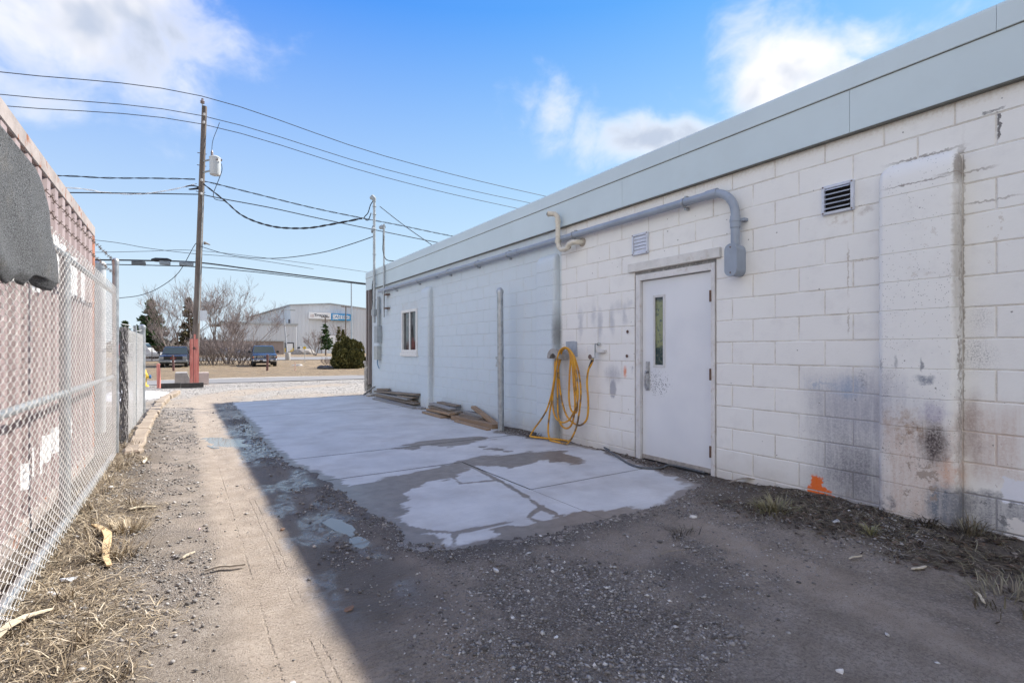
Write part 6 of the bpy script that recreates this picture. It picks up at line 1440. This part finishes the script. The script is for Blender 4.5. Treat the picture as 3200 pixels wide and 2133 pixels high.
q = PD(899.5, 1112, 62); tpart(MB().lathe([(.30, -.5), (.30, .38), (.27, .42)], q, 16).build('base', mcb, smooth=True), t); q = PD(895, 1052, 62); tpart(MB().tube([q, q + rt * .35 + Vector((0, 0, .3))], .04, 6).build('bracket', M['steelgrey']), t)
fpole('power_pole', 'distant wooden power pole with crossarm in front of the factory signs', 1081, 957, 1079, 1100, 118, .17, mpw, ((.1, 1.1, .08),)); fpole('short_power_pole', 'distant power pole with two crossarms above the small pine', 1016, 990, 1018, 1040, 116, .15, mpw, ((.1, .9, .08), (1.1, .6, .07)))
q0, q1 = PD(953, 1126, 56), PD(952, 1088, 56); t = thing('yellow_sign', 'small yellow marker sign on a thin post by the far verge', 'sign', (q0.x, q0.y, q0.z)); tpart(MB().tube([q0 + Vector((0, 0, -.3)), q1], .03, 6).build('post', M['galv']), t); tpart(MB().lathe([(.17, -.015), (.17, .015)], q1 + Vector((0, 0, .05)), 14, 'Y').build('disc', mye), t)
q0 = PD(1130, 1140, 42); t = thing('white_marker', 'white round marker post at the right end of the hedge', 'post', (q0.x, q0.y, -.2)); tpart(MB().tube([(q0.x, q0.y, -.4), (q0.x, q0.y, 1.3)], .10, 12).build('tube', simple('marker_white', (.75, .76, .78), .5), smooth=True), t); tpart(MB().lathe([(.105, 1.3), (.08, 1.34), (.01, 1.36)], (q0.x, q0.y, 0), 12).build('cap', simple('marker_grey', (.45, .47, .5), .5), smooth=True), t)
q0 = PD(922, 1156, 36); o = MB().bbox(q0.x - .03, q0.x + .03, q0.y - .03, q0.y + .03, -.3, .38, .005).build('survey_stake', simple('stake', (.70, .45, .35), .7)); tag(o, 'small orange survey stake in the grass right of the pickup', 'stake')
# distant wire fence on the left
ff = thing('far_fence', 'dark rusty wire fence behind the parked trucks on the left', 'fence', (0, 55, 0))
a, b_ = PD(380, 1118, 55), PD(700, 1118, 58); n = 14; mrf = simple('far_fence_rust', (.10, .065, .05), .8)
for k in range(n + 1): q = a.lerp(b_, k / n); z = float(zfar(q.y)); tpart(MB().tube([(q.x, q.y, z - .2), (q.x, q.y, z + 1.75)], .04, 6).build('post', mrf), ff)
for hgt in (1.7, 1.2, .7, .25): tpart(MB().tube([(a.x, a.y, float(zfar(a.y)) + hgt), (b_.x, b_.y, float(zfar(b_.y)) + hgt)], .018, 5).build('wire', mrf), ff)
mm = MB()
for k in range(190): q = a.lerp(b_, k / 190); z = float(zfar(q.y)); mm.tube([(q.x, q.y, z), (q.x + .1, q.y, z + 1.7)], .012, 3, False)
o = tpart(mm.build('mesh_wires', mrf), ff); o['kind'] = 'stuff'

# ------------------------------------------------------------------ trees and bushes
mbk = simple('grey_bark', (.20, .165, .145), .9, 0, .3, 6, .3, 30); mtw = simple('twig', (.25, .205, .19), .85, 0, .25, 4)
def bare_tree(px, base_py, dep, height, seed, label, stems=3, spread=.45, name='bare_tree', levels=5, r0=.10, twig_r=.0095, group='bare trees beyond the road'):
    rr_ = random.Random(seed); q = PD(px, base_py, dep); z0 = float(zfar(q.y)); t = thing(name, label, 'tree' if 'tree' in name else 'shrub', (q.x, q.y, z0), group)
    trunk = MB(); crown = MB()
    def grow(p, d, L, r, lv):
        segs = 4 if lv < 2 else 3; pts = [p]; dd = d.copy()
        for s_ in range(segs):
            dd = (dd + Vector((rr_.uniform(-.16, .16), rr_.uniform(-.16, .16), rr_.uniform(-.04, .14)))).normalized(); pts.append(pts[-1] + dd * L / segs)
        r1 = r * .62; (trunk if lv < 2 else crown).tube(pts, [r + (r1 - r) * k / segs for k in range(segs + 1)], 7 if lv < 2 else 3, lv < 2)
        if lv >= levels: return
        n = rr_.choice((2, 2, 3)) + 1
        for k in range(n):
            f = rr_.uniform(.35, 1.0) if k else 1.0; i = min(int(f * segs), segs - 1); bp_ = pts[i].lerp(pts[i + 1], f * segs - i)
            ax = Vector((rr_.uniform(-1, 1), rr_.uniform(-1, 1), rr_.uniform(-.2, .5))); nd = (dd + ax.normalized() * rr_.uniform(.45, .95)).normalized(); nd.z = nd.z * .9 + .12
            grow(bp_, nd.normalized(), L * rr_.uniform(.55, .78), max(r1 * rr_.uniform(.55, .8), twig_r), lv + 1)
    for s_ in range(stems):
        a = s_ * 6.28 / stems + rr_.uniform(0, 1.2); d = Vector((math.cos(a) * spread, math.sin(a) * spread, 1)).normalized(); grow(Vector((.12 * math.cos(a), .12 * math.sin(a), -.15)), d, height * rr_.uniform(.34, .44), r0 * rr_.uniform(.8, 1.1), 0)
    trunk.build('trunk', mbk, t); o = crown.build('crown', mtw, t); return t
bare_tree(558, 1128, 50, 8.4, 3, 'tall bare multi-stemmed tree left of the utility pole', 3, .45)
bare_tree(660, 1128, 51, 8.2, 8, 'tall bare tree rising just right of the utility pole', 3, .25)
bare_tree(712, 1128, 50, 8.0, 15, 'tall bare tree between the pole and the blue pickup', 4, .5)
bare_tree(752, 1128, 51, 6.6, 21, 'spreading bare tree leaning towards the blue pickup', 3, .75)
bare_tree(530, 1125, 60, 5.0, 27, 'smaller bare tree behind the dark conifer on the left', 3, .4)
for i, (px, h_, d) in enumerate(((612, 3.2, 47), (640, 4.0, 48), (668, 3.4, 46.5), (690, 3.8, 48.5), (716, 3.0, 47), (738, 3.4, 47.5), (765, 3.0, 48), (790, 2.6, 47), (812, 3.0, 52))):
    bare_tree(px, 1128, d, h_, 40 + i, ['bare bramble shrub at the foot of the utility pole', 'dense bare shrub right of the pole foot', 'low bare shrub under the tall trees', 'bushy bare shrub left of the thicket middle', 'small bare shrub in the thicket middle', 'bare shrub right of the thicket middle', 'bare shrub near the blue pickup', 'low bramble beside the blue pickup', 'bare shrub behind the blue pickup'][i], 7, .7, 'bare_shrub', 3, .03, .011, 'bare shrubs beyond the road')
bare_tree(985, 1106, 96, 5.0, 61, 'small round bare tree before the factory', 3, .6, levels=4, twig_r=.02); bare_tree(1063, 1100, 110, 7.5, 64, 'slim bare tree before the factory right of the pine', 2, .2, levels=4, twig_r=.02)
bare_tree(1030, 1150, 44, 1.3, 66, 'low reddish shrub left of the evergreen hedge', 8, .8, 'bare_shrub', 3, .015, .008, 'bare shrubs beyond the road')

def leaf_mat(name, a, b_, tip):
    m, T, b = new_mat(name); P = gpos(T); tn = T.new('ShaderNodeAttribute', attribute_name='tone').outputs['Fac']
    c = T.mix(tn, a, b_); c = T.mix(T.math('MULTIPLY', T.step(T.noise(P, 1.6, 4), .55, .75), .5), c, tip); T.put(b.inputs['Base Color'], c); b.inputs['Roughness'].default_value = .7; b.inputs['Specular IOR Level'].default_value = .25; return m
def needles(name, pts, dirs, size, mat, parent, seed):
    """little crossed leaf faces at the given places"""
    r2 = np.random.default_rng(seed); n = len(pts); d = dirs / (np.linalg.norm(dirs, axis=1, keepdims=True) + 1e-9)
    up = r2.standard_normal((n, 3)); s_ = np.cross(d, up); s_ /= np.linalg.norm(s_, axis=1, keepdims=True) + 1e-9; L = size * r2.uniform(.6, 1.3, (n, 1)); W = L * .32
    V = np.stack([pts - s_ * W, pts + d * L * .5 + s_ * 0 - s_ * W * .8, pts + d * L, pts + s_ * W], 1).reshape(-1, 3); Fc = np.arange(4 * n).reshape(n, 4)
    o = raw(name, V, Fc, mat, parent); attr(o, 'tone', np.repeat(r2.random(n), 4)); return o
def conifer(px, dep, height, width, seed, label, mat, base_clear=.08, dens=1.0, layers=26, size=.34, name='conifer_tree', ragged=.35):
    r2 = np.random.default_rng(seed); q = PD(px, 1110, dep); z0 = float(zfar(q.y)); t = thing(name, label, 'tree', (q.x, q.y, z0), 'evergreens beyond the road')
    MB().tube([(0, 0, -.2), (0, 0, height * .5), (0, 0, height * .97)], [.028 * height, .016 * height, .004 * height], 8).build('trunk', mbk, t)
    br = MB(); Pp = []; Dd = []
    for k in range(layers):
        f = base_clear + (1 - base_clear) * (k + r2.random()) / layers; rad = width / 2 * (1 - f) ** .75 * (1.05 - ragged * r2.random()); nb = int(5 + 5 * (1 - f))
        for j in range(nb):
            a = r2.uniform(0, 6.283); R_ = rad * r2.uniform(.6, 1.08); e = np.array([math.cos(a) * R_, math.sin(a) * R_, height * f + R_ * r2.uniform(-.10, .22)]); s0 = np.array([0, 0, height * f - R_ * .05])
            br.tube([tuple(s0), tuple((s0 + e) / 2 + np.array([0, 0, .03 * R_])), tuple(e)], [.02, .014, .005], 3, False)
            n = int(34 * dens * (.4 + R_ / (width / 2))); u = r2.uniform(.22, 1.05, n)[:, None]; p = s0 + (e - s0) * u + r2.standard_normal((n, 3)) * np.array([.11, .11, .09]) * (width / 4) * .55
            Pp.append(p); Dd.append((e - s0)[None] * .6 / (R_ + .01) + r2.standard_normal((n, 3)) * .6 + np.array([0, 0, .35]))
    br.build('branches', mbk, t); needles('crown', np.concatenate(Pp), np.concatenate(Dd), size, mat, t, seed); return t
mpine = leaf_mat('pine_green', (.016, .040, .014), (.065, .115, .035), (.12, .15, .05)); mbrown = leaf_mat('rusty_conifer', (.035, .030, .015), (.11, .085, .04), (.16, .11, .05)); mced = leaf_mat('cedar_green', (.012, .020, .006), (.17, .155, .05), (.27, .21, .07))
conifer(470, 70, 7.9, 6.4, 1, 'dark green conifer at the left behind the low fence end', mpine, .04, 1.5, 26, .40)
conifer(590, 70, 8.3, 4.6, 2, 'rusty brown-green conifer right behind the utility pole', mbrown, .1, .8, 22, .40, ragged=.6)
conifer(390, 85, 6.0, 4.0, 5, 'conifer tip just showing over the low fence', mpine, .05, .7, 18, .42)
conifer(1018, 98, 6.2, 5.2, 3, 'small open pine before the factory door', mpine, .22, .55, 14, .40, ragged=.7)
conifer(1073, 90, 4.8, 1.9, 6, 'narrow dark cedar behind the evergreen hedge', mced, .02, .6, 16, .30); conifer(1058, 92, 5.2, 2.0, 7, 'second narrow dark cedar left of the first behind the hedge', mced, .02, .6, 16, .30)
def cedar_bush(px, py, dep, h_, w_, seed, label):
    r2 = np.random.default_rng(seed); q = PD(px, py, dep); t = thing('cedar_bush', label, 'bush', (q.x, q.y, -.24), 'cedars of the evergreen hedge')
    MB().tube([(0, 0, -.1), (0, 0, h_ * .8)], [.06, .02], 6).build('trunk', mbk, t); n = 3600; f = r2.random(n) ** .8; a = r2.uniform(0, 6.283, n)
    lob = 1 + .26 * np.sin(a * 3 + seed + f * 6) + .22 * np.sin(a * 8 + f * 17); rad = w_ / 2 * np.sqrt(np.clip(1.02 - f ** 1.7, 0, 1)) * lob * (1 - .45 * r2.random(n) ** 2.2) * (.72 + .28 * np.clip(f * 5, 0, 1))
    p = np.stack([np.cos(a) * rad, np.sin(a) * rad, f * h_ * (1 + .06 * np.sin(a * 5 + seed))], 1); d = np.stack([np.cos(a) * .45, np.sin(a) * .45, np.full(n, 1.0)], 1) + r2.standard_normal((n, 3)) * .35; needles('crown', p, d, .20, mced, t, seed)
for (px, dep, h_, w_, s_, lb) in ((1060, 41, 1.9, 1.15, 31, 'leftmost bushy cedar of the evergreen hedge'), (1081, 42, 2.4, 1.25, 32, 'tallest cedar of the hedge, left of the steel mast'), (1100, 41.5, 2.2, 1.25, 33, 'cedar of the hedge standing at the steel mast'), (1118, 42, 2.0, 1.1, 34, 'rightmost cedar of the hedge beside the white marker'), (1071, 40, 1.4, 1.1, 35, 'low front cedar of the hedge on the left'), (1107, 40.3, 1.4, 1.15, 36, 'low front cedar of the hedge on the right')):
    cedar_bush(px, 1150, dep, h_, w_, s_, lb)
# a far line of woods closing the horizon
r2 = np.random.default_rng(99); Pp = []; 
for k in range(2600):
    a = r2.uniform(-75, 95); rr_ = r2.uniform(300, 340); h_ = r2.uniform(0, 5.5) * (.6 + .4 * math.sin(a * .5) ** 2)
    Pp.append((rr_ * math.sin(R(a)), rr_ * math.cos(R(a)), .2 + h_))
Pp = np.array(Pp); needles('far_woods', Pp, r2.standard_normal((len(Pp), 3)) * .5 + np.array([0, 0, .5]), 5.0, leaf_mat('far_wood', (.07, .06, .05), (.12, .10, .085), (.10, .09, .08)), None, 5)
tag(bpy.data.objects['far_woods'], 'far off line of bare woods on the horizon', 'woods', None, 'stuff')
# ------------------------------------------------------------------ loose stones, dead grass, litter
def tone_mat(name, stops, rough=.85):
    m, T, b = new_mat(name); tn = T.new('ShaderNodeAttribute', attribute_name='tone').outputs['Fac']; T.put(b.inputs['Base Color'], T.ramp(tn, stops)); b.inputs['Roughness'].default_value = rough; return m
mgr = tone_mat('gravel_stones', [(0, (.08, .072, .065)), (.35, (.20, .185, .17)), (.75, (.30, .28, .26)), (.94, (.42, .40, .37)), (1, (.64, .62, .59))])
OCT = np.array([(1, 0, 0), (0, 1, 0), (-1, 0, 0), (0, -1, 0), (0, 0, 1), (0, 0, -1)], float); OF = np.array([(0, 1, 4), (1, 2, 4), (2, 3, 4), (3, 0, 4), (1, 0, 5), (2, 1, 5), (3, 2, 5), (0, 3, 5)])
def stones(name, x, y, size, seed, mat, sink=.35):
    r2 = np.random.default_rng(seed); n = len(x); z = ground_z(x, y); a = r2.uniform(0, 6.283, n); V = OCT[None] * (1 + .35 * r2.standard_normal((n, 6, 1)).clip(-1, 1)) * np.stack([np.ones(n), r2.uniform(.55, 1, n), r2.uniform(.35, .75, n)], 1)[:, None, :] * size[:, None, None]
    ca, sa = np.cos(a)[:, None], np.sin(a)[:, None]; X_ = V[..., 0] * ca - V[..., 1] * sa + x[:, None]; Y_ = V[..., 0] * sa + V[..., 1] * ca + y[:, None]; Z_ = V[..., 2] + (z + size * sink)[:, None]
    o = raw(name, np.stack([X_, Y_, Z_], 2).reshape(-1, 3), (OF[None] + (np.arange(n) * 6)[:, None, None]).reshape(-1, 3), mat); attr(o, 'tone', np.repeat(r2.random(n), 6)); return o
def scatter(n, x0, x1, y0, y1, seed, w):
    r2 = np.random.default_rng(seed); x = r2.uniform(x0, x1, n); y = r2.uniform(y0, y1, n); k = r2.random(n) < w(x, y); return x[k], y[k]
def grav_w(x, y):
    silt, wet, sheen, gravel, soil, lawn, tread, rut = ground_masks(x, y); sd_ = poly_sd(x, y, SLAB_EDGE)
    return np.where(sd_ > .02, .0, np.clip(.10 + gravel * .9 - silt * .75 - sheen * .6, .02, 1)) * (fbm(x * 3, y * 3, 77, 3) > .36)
x, y = scatter(80000, -.60, 4.25, 1.2, 6.5, 1, grav_w); r2 = np.random.default_rng(2); s_ = np.exp(r2.normal(math.log(.0046), .60, len(x))).clip(.002, .017)
tag(stones('gravel', x, y, s_, 3, mgr), 'loose grey and tan gravel scattered over the yard', 'gravel', None, 'stuff')
def patch_w(x, y): return np.clip(grav_w(x, y) * sstep(fbm(x * 1.6, y * 1.6, 78, 4), .40, .58), 0, 1)
x, y = scatter(110000, -.35, 3.6, 1.2, 3.6, 31, patch_w); s_ = np.exp(np.random.default_rng(32).normal(math.log(.0030), .35, len(x))).clip(.0015, .008)
tag(stones('fine_gravel', x, y, s_, 33, mgr, .2), 'fine grey grit packed over the near yard', 'gravel', None, 'stuff')
def bed_w(x, y):
    m_ = sstep(poly_sd(x, y, GRAVEL_BED) + .9 * (fbm(x * 3, y * 3, 79, 4) - .5), -.30, .30); p_ = sstep(fbm(x * 2.3, y * 2.3, 80, 4), .40, .60)
    sd_ = poly_sd(x, y, SLAB_EDGE); return np.where(sd_ > -.05, 0, np.clip(.62 * m_ * (.35 + .65 * p_) + .30 * p_ * (1 - ground_masks(x, y)[0]), 0, 1)) * sstep(x, .62, 1.0)
x, y = scatter(70000, .6, 4.1, 1.15, 3.5, 34, bed_w); s_ = np.exp(np.random.default_rng(35).normal(math.log(.0048), .52, len(x))).clip(.002, .015)
tag(stones('gravel_bed', x, y, s_, 36, mgr, .1), 'patch of coarser grey gravel in the near foreground', 'gravel', None, 'stuff')
x, y = scatter(9000, -.55, 1.0, 6.5, 14, 4, grav_w); s_ = np.exp(np.random.default_rng(5).normal(math.log(.010), .4, len(x))).clip(.005, .03)
tag(stones('far_gravel', x, y, s_, 6, mgr), 'loose gravel along the lane towards the street', 'gravel', None, 'stuff')
x, y = scatter(16000, -4, 12, 14, 21.8, 7, lambda x, y: ground_masks(x, y)[3] * .8); s_ = np.exp(np.random.default_rng(8).normal(math.log(.011), .35, len(x))).clip(.006, .024)
tag(stones('shoulder_gravel', x, y, s_, 9, tone_mat('shoulder_stones', [(0, (.20, .185, .17)), (.5, (.40, .38, .35)), (1, (.68, .66, .63))])), 'pale crushed gravel on the road shoulder', 'gravel', None, 'stuff')

def blades(name, x, y, L, elev, seed, mat, tone=None, width=.0020, ang=None, z=None):
    """bent strips of three faces"""
    r2 = np.random.default_rng(seed); n = len(x); z = ground_z(x, y) if z is None else z; a = r2.uniform(0, 6.283, n) if ang is None else ang; e0 = elev; e1 = elev - r2.uniform(.2, 1.0, n); d0 = np.stack([np.cos(a) * np.cos(e0), np.sin(a) * np.cos(e0), np.sin(e0)], 1); d1 = np.stack([np.cos(a + .2) * np.cos(e1), np.sin(a + .2) * np.cos(e1), np.sin(e1)], 1)
    p0 = np.stack([x, y, z - .003], 1); p1 = p0 + d0 * (L * .5)[:, None]; p2 = p1 + d1 * (L * .5)[:, None]; p2[:, 2] = np.maximum(p2[:, 2], z + .003); s_ = np.stack([-np.sin(a), np.cos(a), 0 * a + r2.uniform(-.4, .4, n)], 1) * (width * r2.uniform(.6, 1.4, n))[:, None]
    V = np.stack([p0 - s_, p0 + s_, p1 + s_ * .8, p1 - s_ * .8, p2, p2 + s_ * .15], 1).reshape(-1, 3); b = np.arange(n) * 6; Fc = np.concatenate([np.stack([b, b + 1, b + 2, b + 3], 1), np.stack([b + 3, b + 2, b + 5, b + 4], 1)])
    o = raw(name, V, Fc, mat); attr(o, 'tone', np.repeat(r2.random(n) if tone is None else tone, 6)); return o
mst = tone_mat('dead_grass', [(0, (.06, .045, .03)), (.4, (.20, .15, .095)), (.8, (.38, .305, .20)), (1, (.58, .50, .38))], .7)
def verge_w(x, y): return np.clip(1.15 - (x + .63) / np.interp(y, [1, 3, 5, 7.5, 12], [.62, .50, .34, .20, .12]) + 1.6 * (fbm(x * 4, y * 2.5, 91, 4) - .5), 0, 1)
x, y = scatter(80000, -.72, .12, 1.4, 9.5, 11, verge_w); r2 = np.random.default_rng(12); n = len(x)
tag(blades('dead_grass', x, y, r2.uniform(.03, .13, n), np.abs(r2.normal(.08, .25, n)), 13, mst), 'matted straw-coloured dead grass along the fence foot', 'grass', None, 'stuff')
tx, ty = [], []
for k in range(70):
    cx_, cy_ = r2.uniform(-.6, -.1), r2.uniform(1.6, 8); m_ = r2.integers(20, 60)
    if verge_w(np.array([cx_]), np.array([cy_]))[0] > .35: tx.append(cx_ + r2.normal(0, .025, m_)); ty.append(cy_ + r2.normal(0, .025, m_))
x, y = np.concatenate(tx), np.concatenate(ty); n = len(x)
tag(blades('grass_tufts', x, y, r2.uniform(.07, .20, n), r2.uniform(.3, 1.2, n), 14, mst), 'upright tufts of dry grass among the matted grass', 'grass', None, 'stuff')
mdg = tone_mat('dull_grass', [(0, (.035, .028, .018)), (.35, (.10, .082, .055)), (.7, (.21, .175, .12)), (.88, (.16, .145, .08)), (1, (.38, .34, .25))], .7)
def bank_w(x, y): return np.clip(sstep(x + .35 * (fbm(x * 3, y * 3, 95, 3) - .5), 3.25, 3.75) * sstep(y + .4 * (fbm(x * 2, y * 2, 96, 3) - .5), 2.75, 2.2), 0, 1) * (fbm(x * 5, y * 5, 97, 3) > .40)
x, y = scatter(15000, 3.1, 4.30, .5, 2.9, 15, bank_w); n = len(x)
tag(blades('bank_grass', x, y, r2.uniform(.03, .14, n), np.abs(r2.normal(.10, .25, n)), 16, mdg, width=.0019), 'dull matted grass and stalks on the soil at the wall foot', 'grass', None, 'stuff')
mlf = tone_mat('leaf_litter', [(0, (.025, .017, .012)), (.5, (.09, .055, .035)), (.85, (.17, .115, .075)), (1, (.30, .26, .22))], .8)
x, y = scatter(4200, 3.3, 4.29, .5, 2.9, 17, bank_w); n = len(x); tag(blades('leaf_litter', x, y, r2.uniform(.02, .06, n), r2.uniform(0, .5, n), 18, mlf, width=.011), 'dead brown leaves lying on the soil by the wall', 'leaves', None, 'stuff')
x, y = scatter(1500, 4.05, 4.30, 2.6, 7.0, 19, lambda x, y: .9 * (fbm(x * 6, y * 4, 98, 3) > .45)); n = len(x); tag(blades('wall_foot_litter', x, y, r2.uniform(.02, .07, n), r2.uniform(0, .6, n), 20, mlf, width=.005), 'dark twigs and soil crumbs along the wall foot', 'litter', None, 'stuff')
# tufts that can be told apart
def tuft(px, py, n, L, spread, mat, label, seed, green):
    cx_, cy_ = G(px, py, .05); r3 = np.random.default_rng(seed); x = cx_ + r3.normal(0, spread, n); y = cy_ + r3.normal(0, spread * .8, n); a = np.arctan2(y - cy_, x - cx_) + r3.normal(0, .5, n)
    o = blades('grass_tuft', x, y, r3.uniform(.5, 1.2, n) * L, r3.uniform(.5, 1.3, n), seed, mat, r3.uniform(*green, n), .0026, a); tag(o, label, 'grass tuft', 'grass tufts by the wall')
mgt = tone_mat('tuft_grass', [(0, (.16, .13, .08)), (.4, (.30, .26, .16)), (.7, (.24, .235, .10)), (1, (.13, .15, .05))], .65)
tuft(2415, 1580, 300, .13, .06, mgt, 'yellow-green grass tuft at the wall foot left of the orange paint', 51, (.0, .75)); tuft(2720, 1655, 60, .09, .02, mgt, 'small bright green shoot on the soil before the big pier', 52, (.4, .8)); tuft(2900, 1635, 90, .12, .04, mdg, 'dark dry weed at the foot of the big pier', 53, (0, .4)); tuft(3030, 1670, 120, .16, .05, mdg, 'dry weed stalks right of the big pier', 54, (.2, 1))
tuft(3130, 1840, 120, .13, .10, mdg, 'bunch of pale dry stalks at the right edge', 55, (.4, 1)); tuft(1660, 1356, 120, .10, .08, mdg, 'brown dead weeds at the wall foot right of the gate post', 56, (0, .5)); tuft(400, 1640, 200, .13, .06, mst, 'golden grass tuft spreading onto the lane by the fence', 57, (.5, .9)); tuft(370, 1720, 160, .13, .06, mst, 'straw tuft beside the long wood splinter', 58, (.3, .9)); tuft(2130, 1640, 60, .07, .05, mdg, 'small dry weed near the slab corner', 59, (0, .6))

# splinters, scraps and single stones
def sliver(pa, pb_, w_, t, mat, label, cat, arch=.015, name='wood_splinter'):
    a, c_ = G(*pa), G(*pb_); n = 8; V = []; r3 = random.Random(hash(label) % 1000 if False else len(label)); L = math.hypot(c_[0] - a[0], c_[1] - a[1]); nx_, ny_ = -(c_[1] - a[1]) / L, (c_[0] - a[0]) / L
    for k in range(n + 1):
        f = k / n; x = a[0] + (c_[0] - a[0]) * f + nx_ * .04 * L * math.sin(f * 5); y = a[1] + (c_[1] - a[1]) * f + ny_ * .04 * L * math.sin(f * 5); ww = w_ * (.25 + .75 * math.sin(math.pi * min(1, f * .8 + .12)) ** .7) * (1 + .12 * math.sin(k * 2.7)); z = GZ((x, y)) + .012 + arch * math.sin(f * math.pi)
        V += [(x + nx_ * ww, y + ny_ * ww, z), (x - nx_ * ww, y - ny_ * ww, z + .004), (x - nx_ * ww, y - ny_ * ww, z + t + .004), (x + nx_ * ww, y + ny_ * ww, z + t)]
    Fc = []
    for k in range(n):
        for j in range(4): p = k * 4 + j; q = k * 4 + (j + 1) % 4; Fc.append((p, q, q + 4, p + 4))
    Fc += [(3, 2, 1, 0), (n * 4, n * 4 + 1, n * 4 + 2, n * 4 + 3)]; tag(MB().add(V, Fc).build(name, mat), label, cat)
msp = simple('split_wood', (.56, .40, .22), .75, 0, .2, 30, .3, 80); mpl = simple('pale_wood', (.62, .54, .40), .75, 0, .12, 30, .2, 80); mgy = simple('grey_stick', (.33, .28, .22), .85, 0, .2, 30)
sliver((292, 1668), (364, 1785), .020, .010, msp, 'long orange-tan wood splinter on the dead grass by the fence', 'splinter', .03); sliver((-20, 2050), (152, 1945), .022, .008, mpl, 'pale curved strip of wood at the lower left corner', 'splinter', .02); sliver((404, 1608), (484, 1586), .018, .008, mpl, 'pale wood chip on the gravel beside the grass', 'splinter', .005)
sliver((570, 1752), (606, 1735), .010, .008, mpl, 'small white-ended wood stick in the middle of the lane', 'splinter', .002); sliver((448, 1440), (455, 1458), .014, .006, mpl, 'little pale wood chip near the fence end', 'splinter', .0); sliver((640, 1792), (765, 1765), .012, .010, mgy, 'low crooked stick half buried in the lane', 'stick', .004, 'stick'); sliver((2655, 1752), (2690, 1742), .008, .005, mpl, 'short pale stick on the dirt before the wall', 'stick', .0, 'stick')
sliver((3052, 1858), (3080, 1890), .008, .006, mpl, 'pale splinter lying near the right edge', 'splinter', .0); sliver((2852, 1784), (2890, 1776), .012, .005, mpl, 'flat white chip on the dirt below the big pier', 'chip', .0, 'wood_chip'); sliver((2280, 1512), (2400, 1518), .022, .006, mgy, 'brown bark strip against the wall right of the door', 'bark', .03, 'bark_strip'); sliver((2800, 1628), (2845, 1640), .006, .006, mpl, 'thin stick leaning at the foot of the big pier', 'stick', .01, 'stick'); sliver((2065, 1740), (2140, 1722), .003, .003, mgy, 'thin dry straw lying on the gravel', 'straw', .004, 'straw')
def chunk(px, py, s_, mat, label, cat, seed, flat=.5, name='stone'):
    s_ *= .8; x, y = G(px, py); o = blobmesh(name, (x, y, GZ((x, y)) + s_ * flat * .5), s_, s_ * .75, s_ * flat, mat, seed, .9, 1); o.rotation_euler = (.3 * math.sin(seed), .3 * math.cos(seed * 2), seed * 1.7); tag(o, label, cat)
mwh = simple('white_scrap', (.62, .61, .59), .7, 0, .15, 60); mst_ = simple('white_stone', (.58, .56, .53), .85, 0, .15, 30, .3, 60); mpk = simple('pink_scrap', (.60, .45, .48), .7, 0, .2, 40); mlb = simple('brown_leaf', (.22, .13, .08), .7, 0, .2, 30)
chunk(1550, 1784, .030, mst_, 'largest white stone in the middle of the shaded gravel', 'stone', 1, .55); chunk(1652, 1732, .024, mwh, 'torn white paper scrap before the slab', 'scrap', 2, .3, 'paper_scrap'); chunk(1690, 1677, .018, mwh, 'small white flake just off the slab edge', 'flake', 3, .25, 'paint_flake'); chunk(1737, 1990, .020, mwh, 'curved white chip on the bottom gravel', 'chip', 4, .3, 'chip'); chunk(1603, 1932, .014, mwh, 'little square white chip left of the curved one', 'chip', 5, .4, 'chip')
chunk(2208, 1960, .016, mwh, 'white angular chip at the lower middle right', 'chip', 6, .35, 'chip'); chunk(2167, 1616, .032, mst_, 'crumbled white plaster lump by the slab corner', 'plaster', 7, .4, 'plaster_lump'); chunk(2245, 1582, .014, mst_, 'pebble of white plaster nearer the wall', 'plaster', 8, .6, 'plaster_lump'); chunk(2612, 1644, .040, mwh, 'white torn scrap on the soil right of the orange paint', 'scrap', 9, .25, 'paper_scrap'); chunk(346, 1540, .030, mwh, 'white curled scrap in the grass by the fence', 'scrap', 10, .5, 'paper_scrap')
chunk(573, 1577, .018, mst_, 'pale flat stone beside the gravel patch in the lane', 'stone', 11, .4); chunk(622, 1650, .018, mpk, 'crumpled pink scrap in the lane', 'scrap', 12, .6, 'paper_scrap'); chunk(1090, 1896, .034, mlb, 'brown dead leaf on the wet track', 'leaf', 13, .2, 'dead_leaf'); chunk(984, 1705, .020, mst_, 'muddy pale stone on the wet track', 'stone', 14, .5); chunk(885, 1652, .024, mlb, 'brown clod at the shadow edge', 'clod', 15, .5, 'clod'); chunk(2625, 2098, .018, mst_, 'white pebble at the bottom right', 'stone', 16, .6); chunk(2772, 1985, .018, mst_, 'grey-white pebble right of the bottom middle', 'stone', 17, .6); chunk(2930, 2073, .012, mwh, 'tiny white chip at the lower right', 'chip', 18, .4, 'chip')
chunk(215, 1838, .050, simple('clear_plastic', (.50, .52, .55), .3, 0, .1, 20), 'crumpled clear plastic in the dead grass', 'plastic', 19, .3, 'plastic_scrap'); chunk(175, 1885, .045, mwh, 'white torn strip in the dead grass near the fence', 'scrap', 20, .2, 'paper_scrap'); chunk(375, 1737, .020, mwh, 'white foam lump beside the wood splinter', 'foam', 21, .7, 'foam_lump'); chunk(915, 2125, .020, mst_, 'pale stone at the bottom of the lane', 'stone', 22, .6); chunk(380, 1352, .03, simple('ball_white', (.7, .7, .7), .5), 'white ball-shaped lump at the fence end', 'lump', 23, .9, 'white_lump')
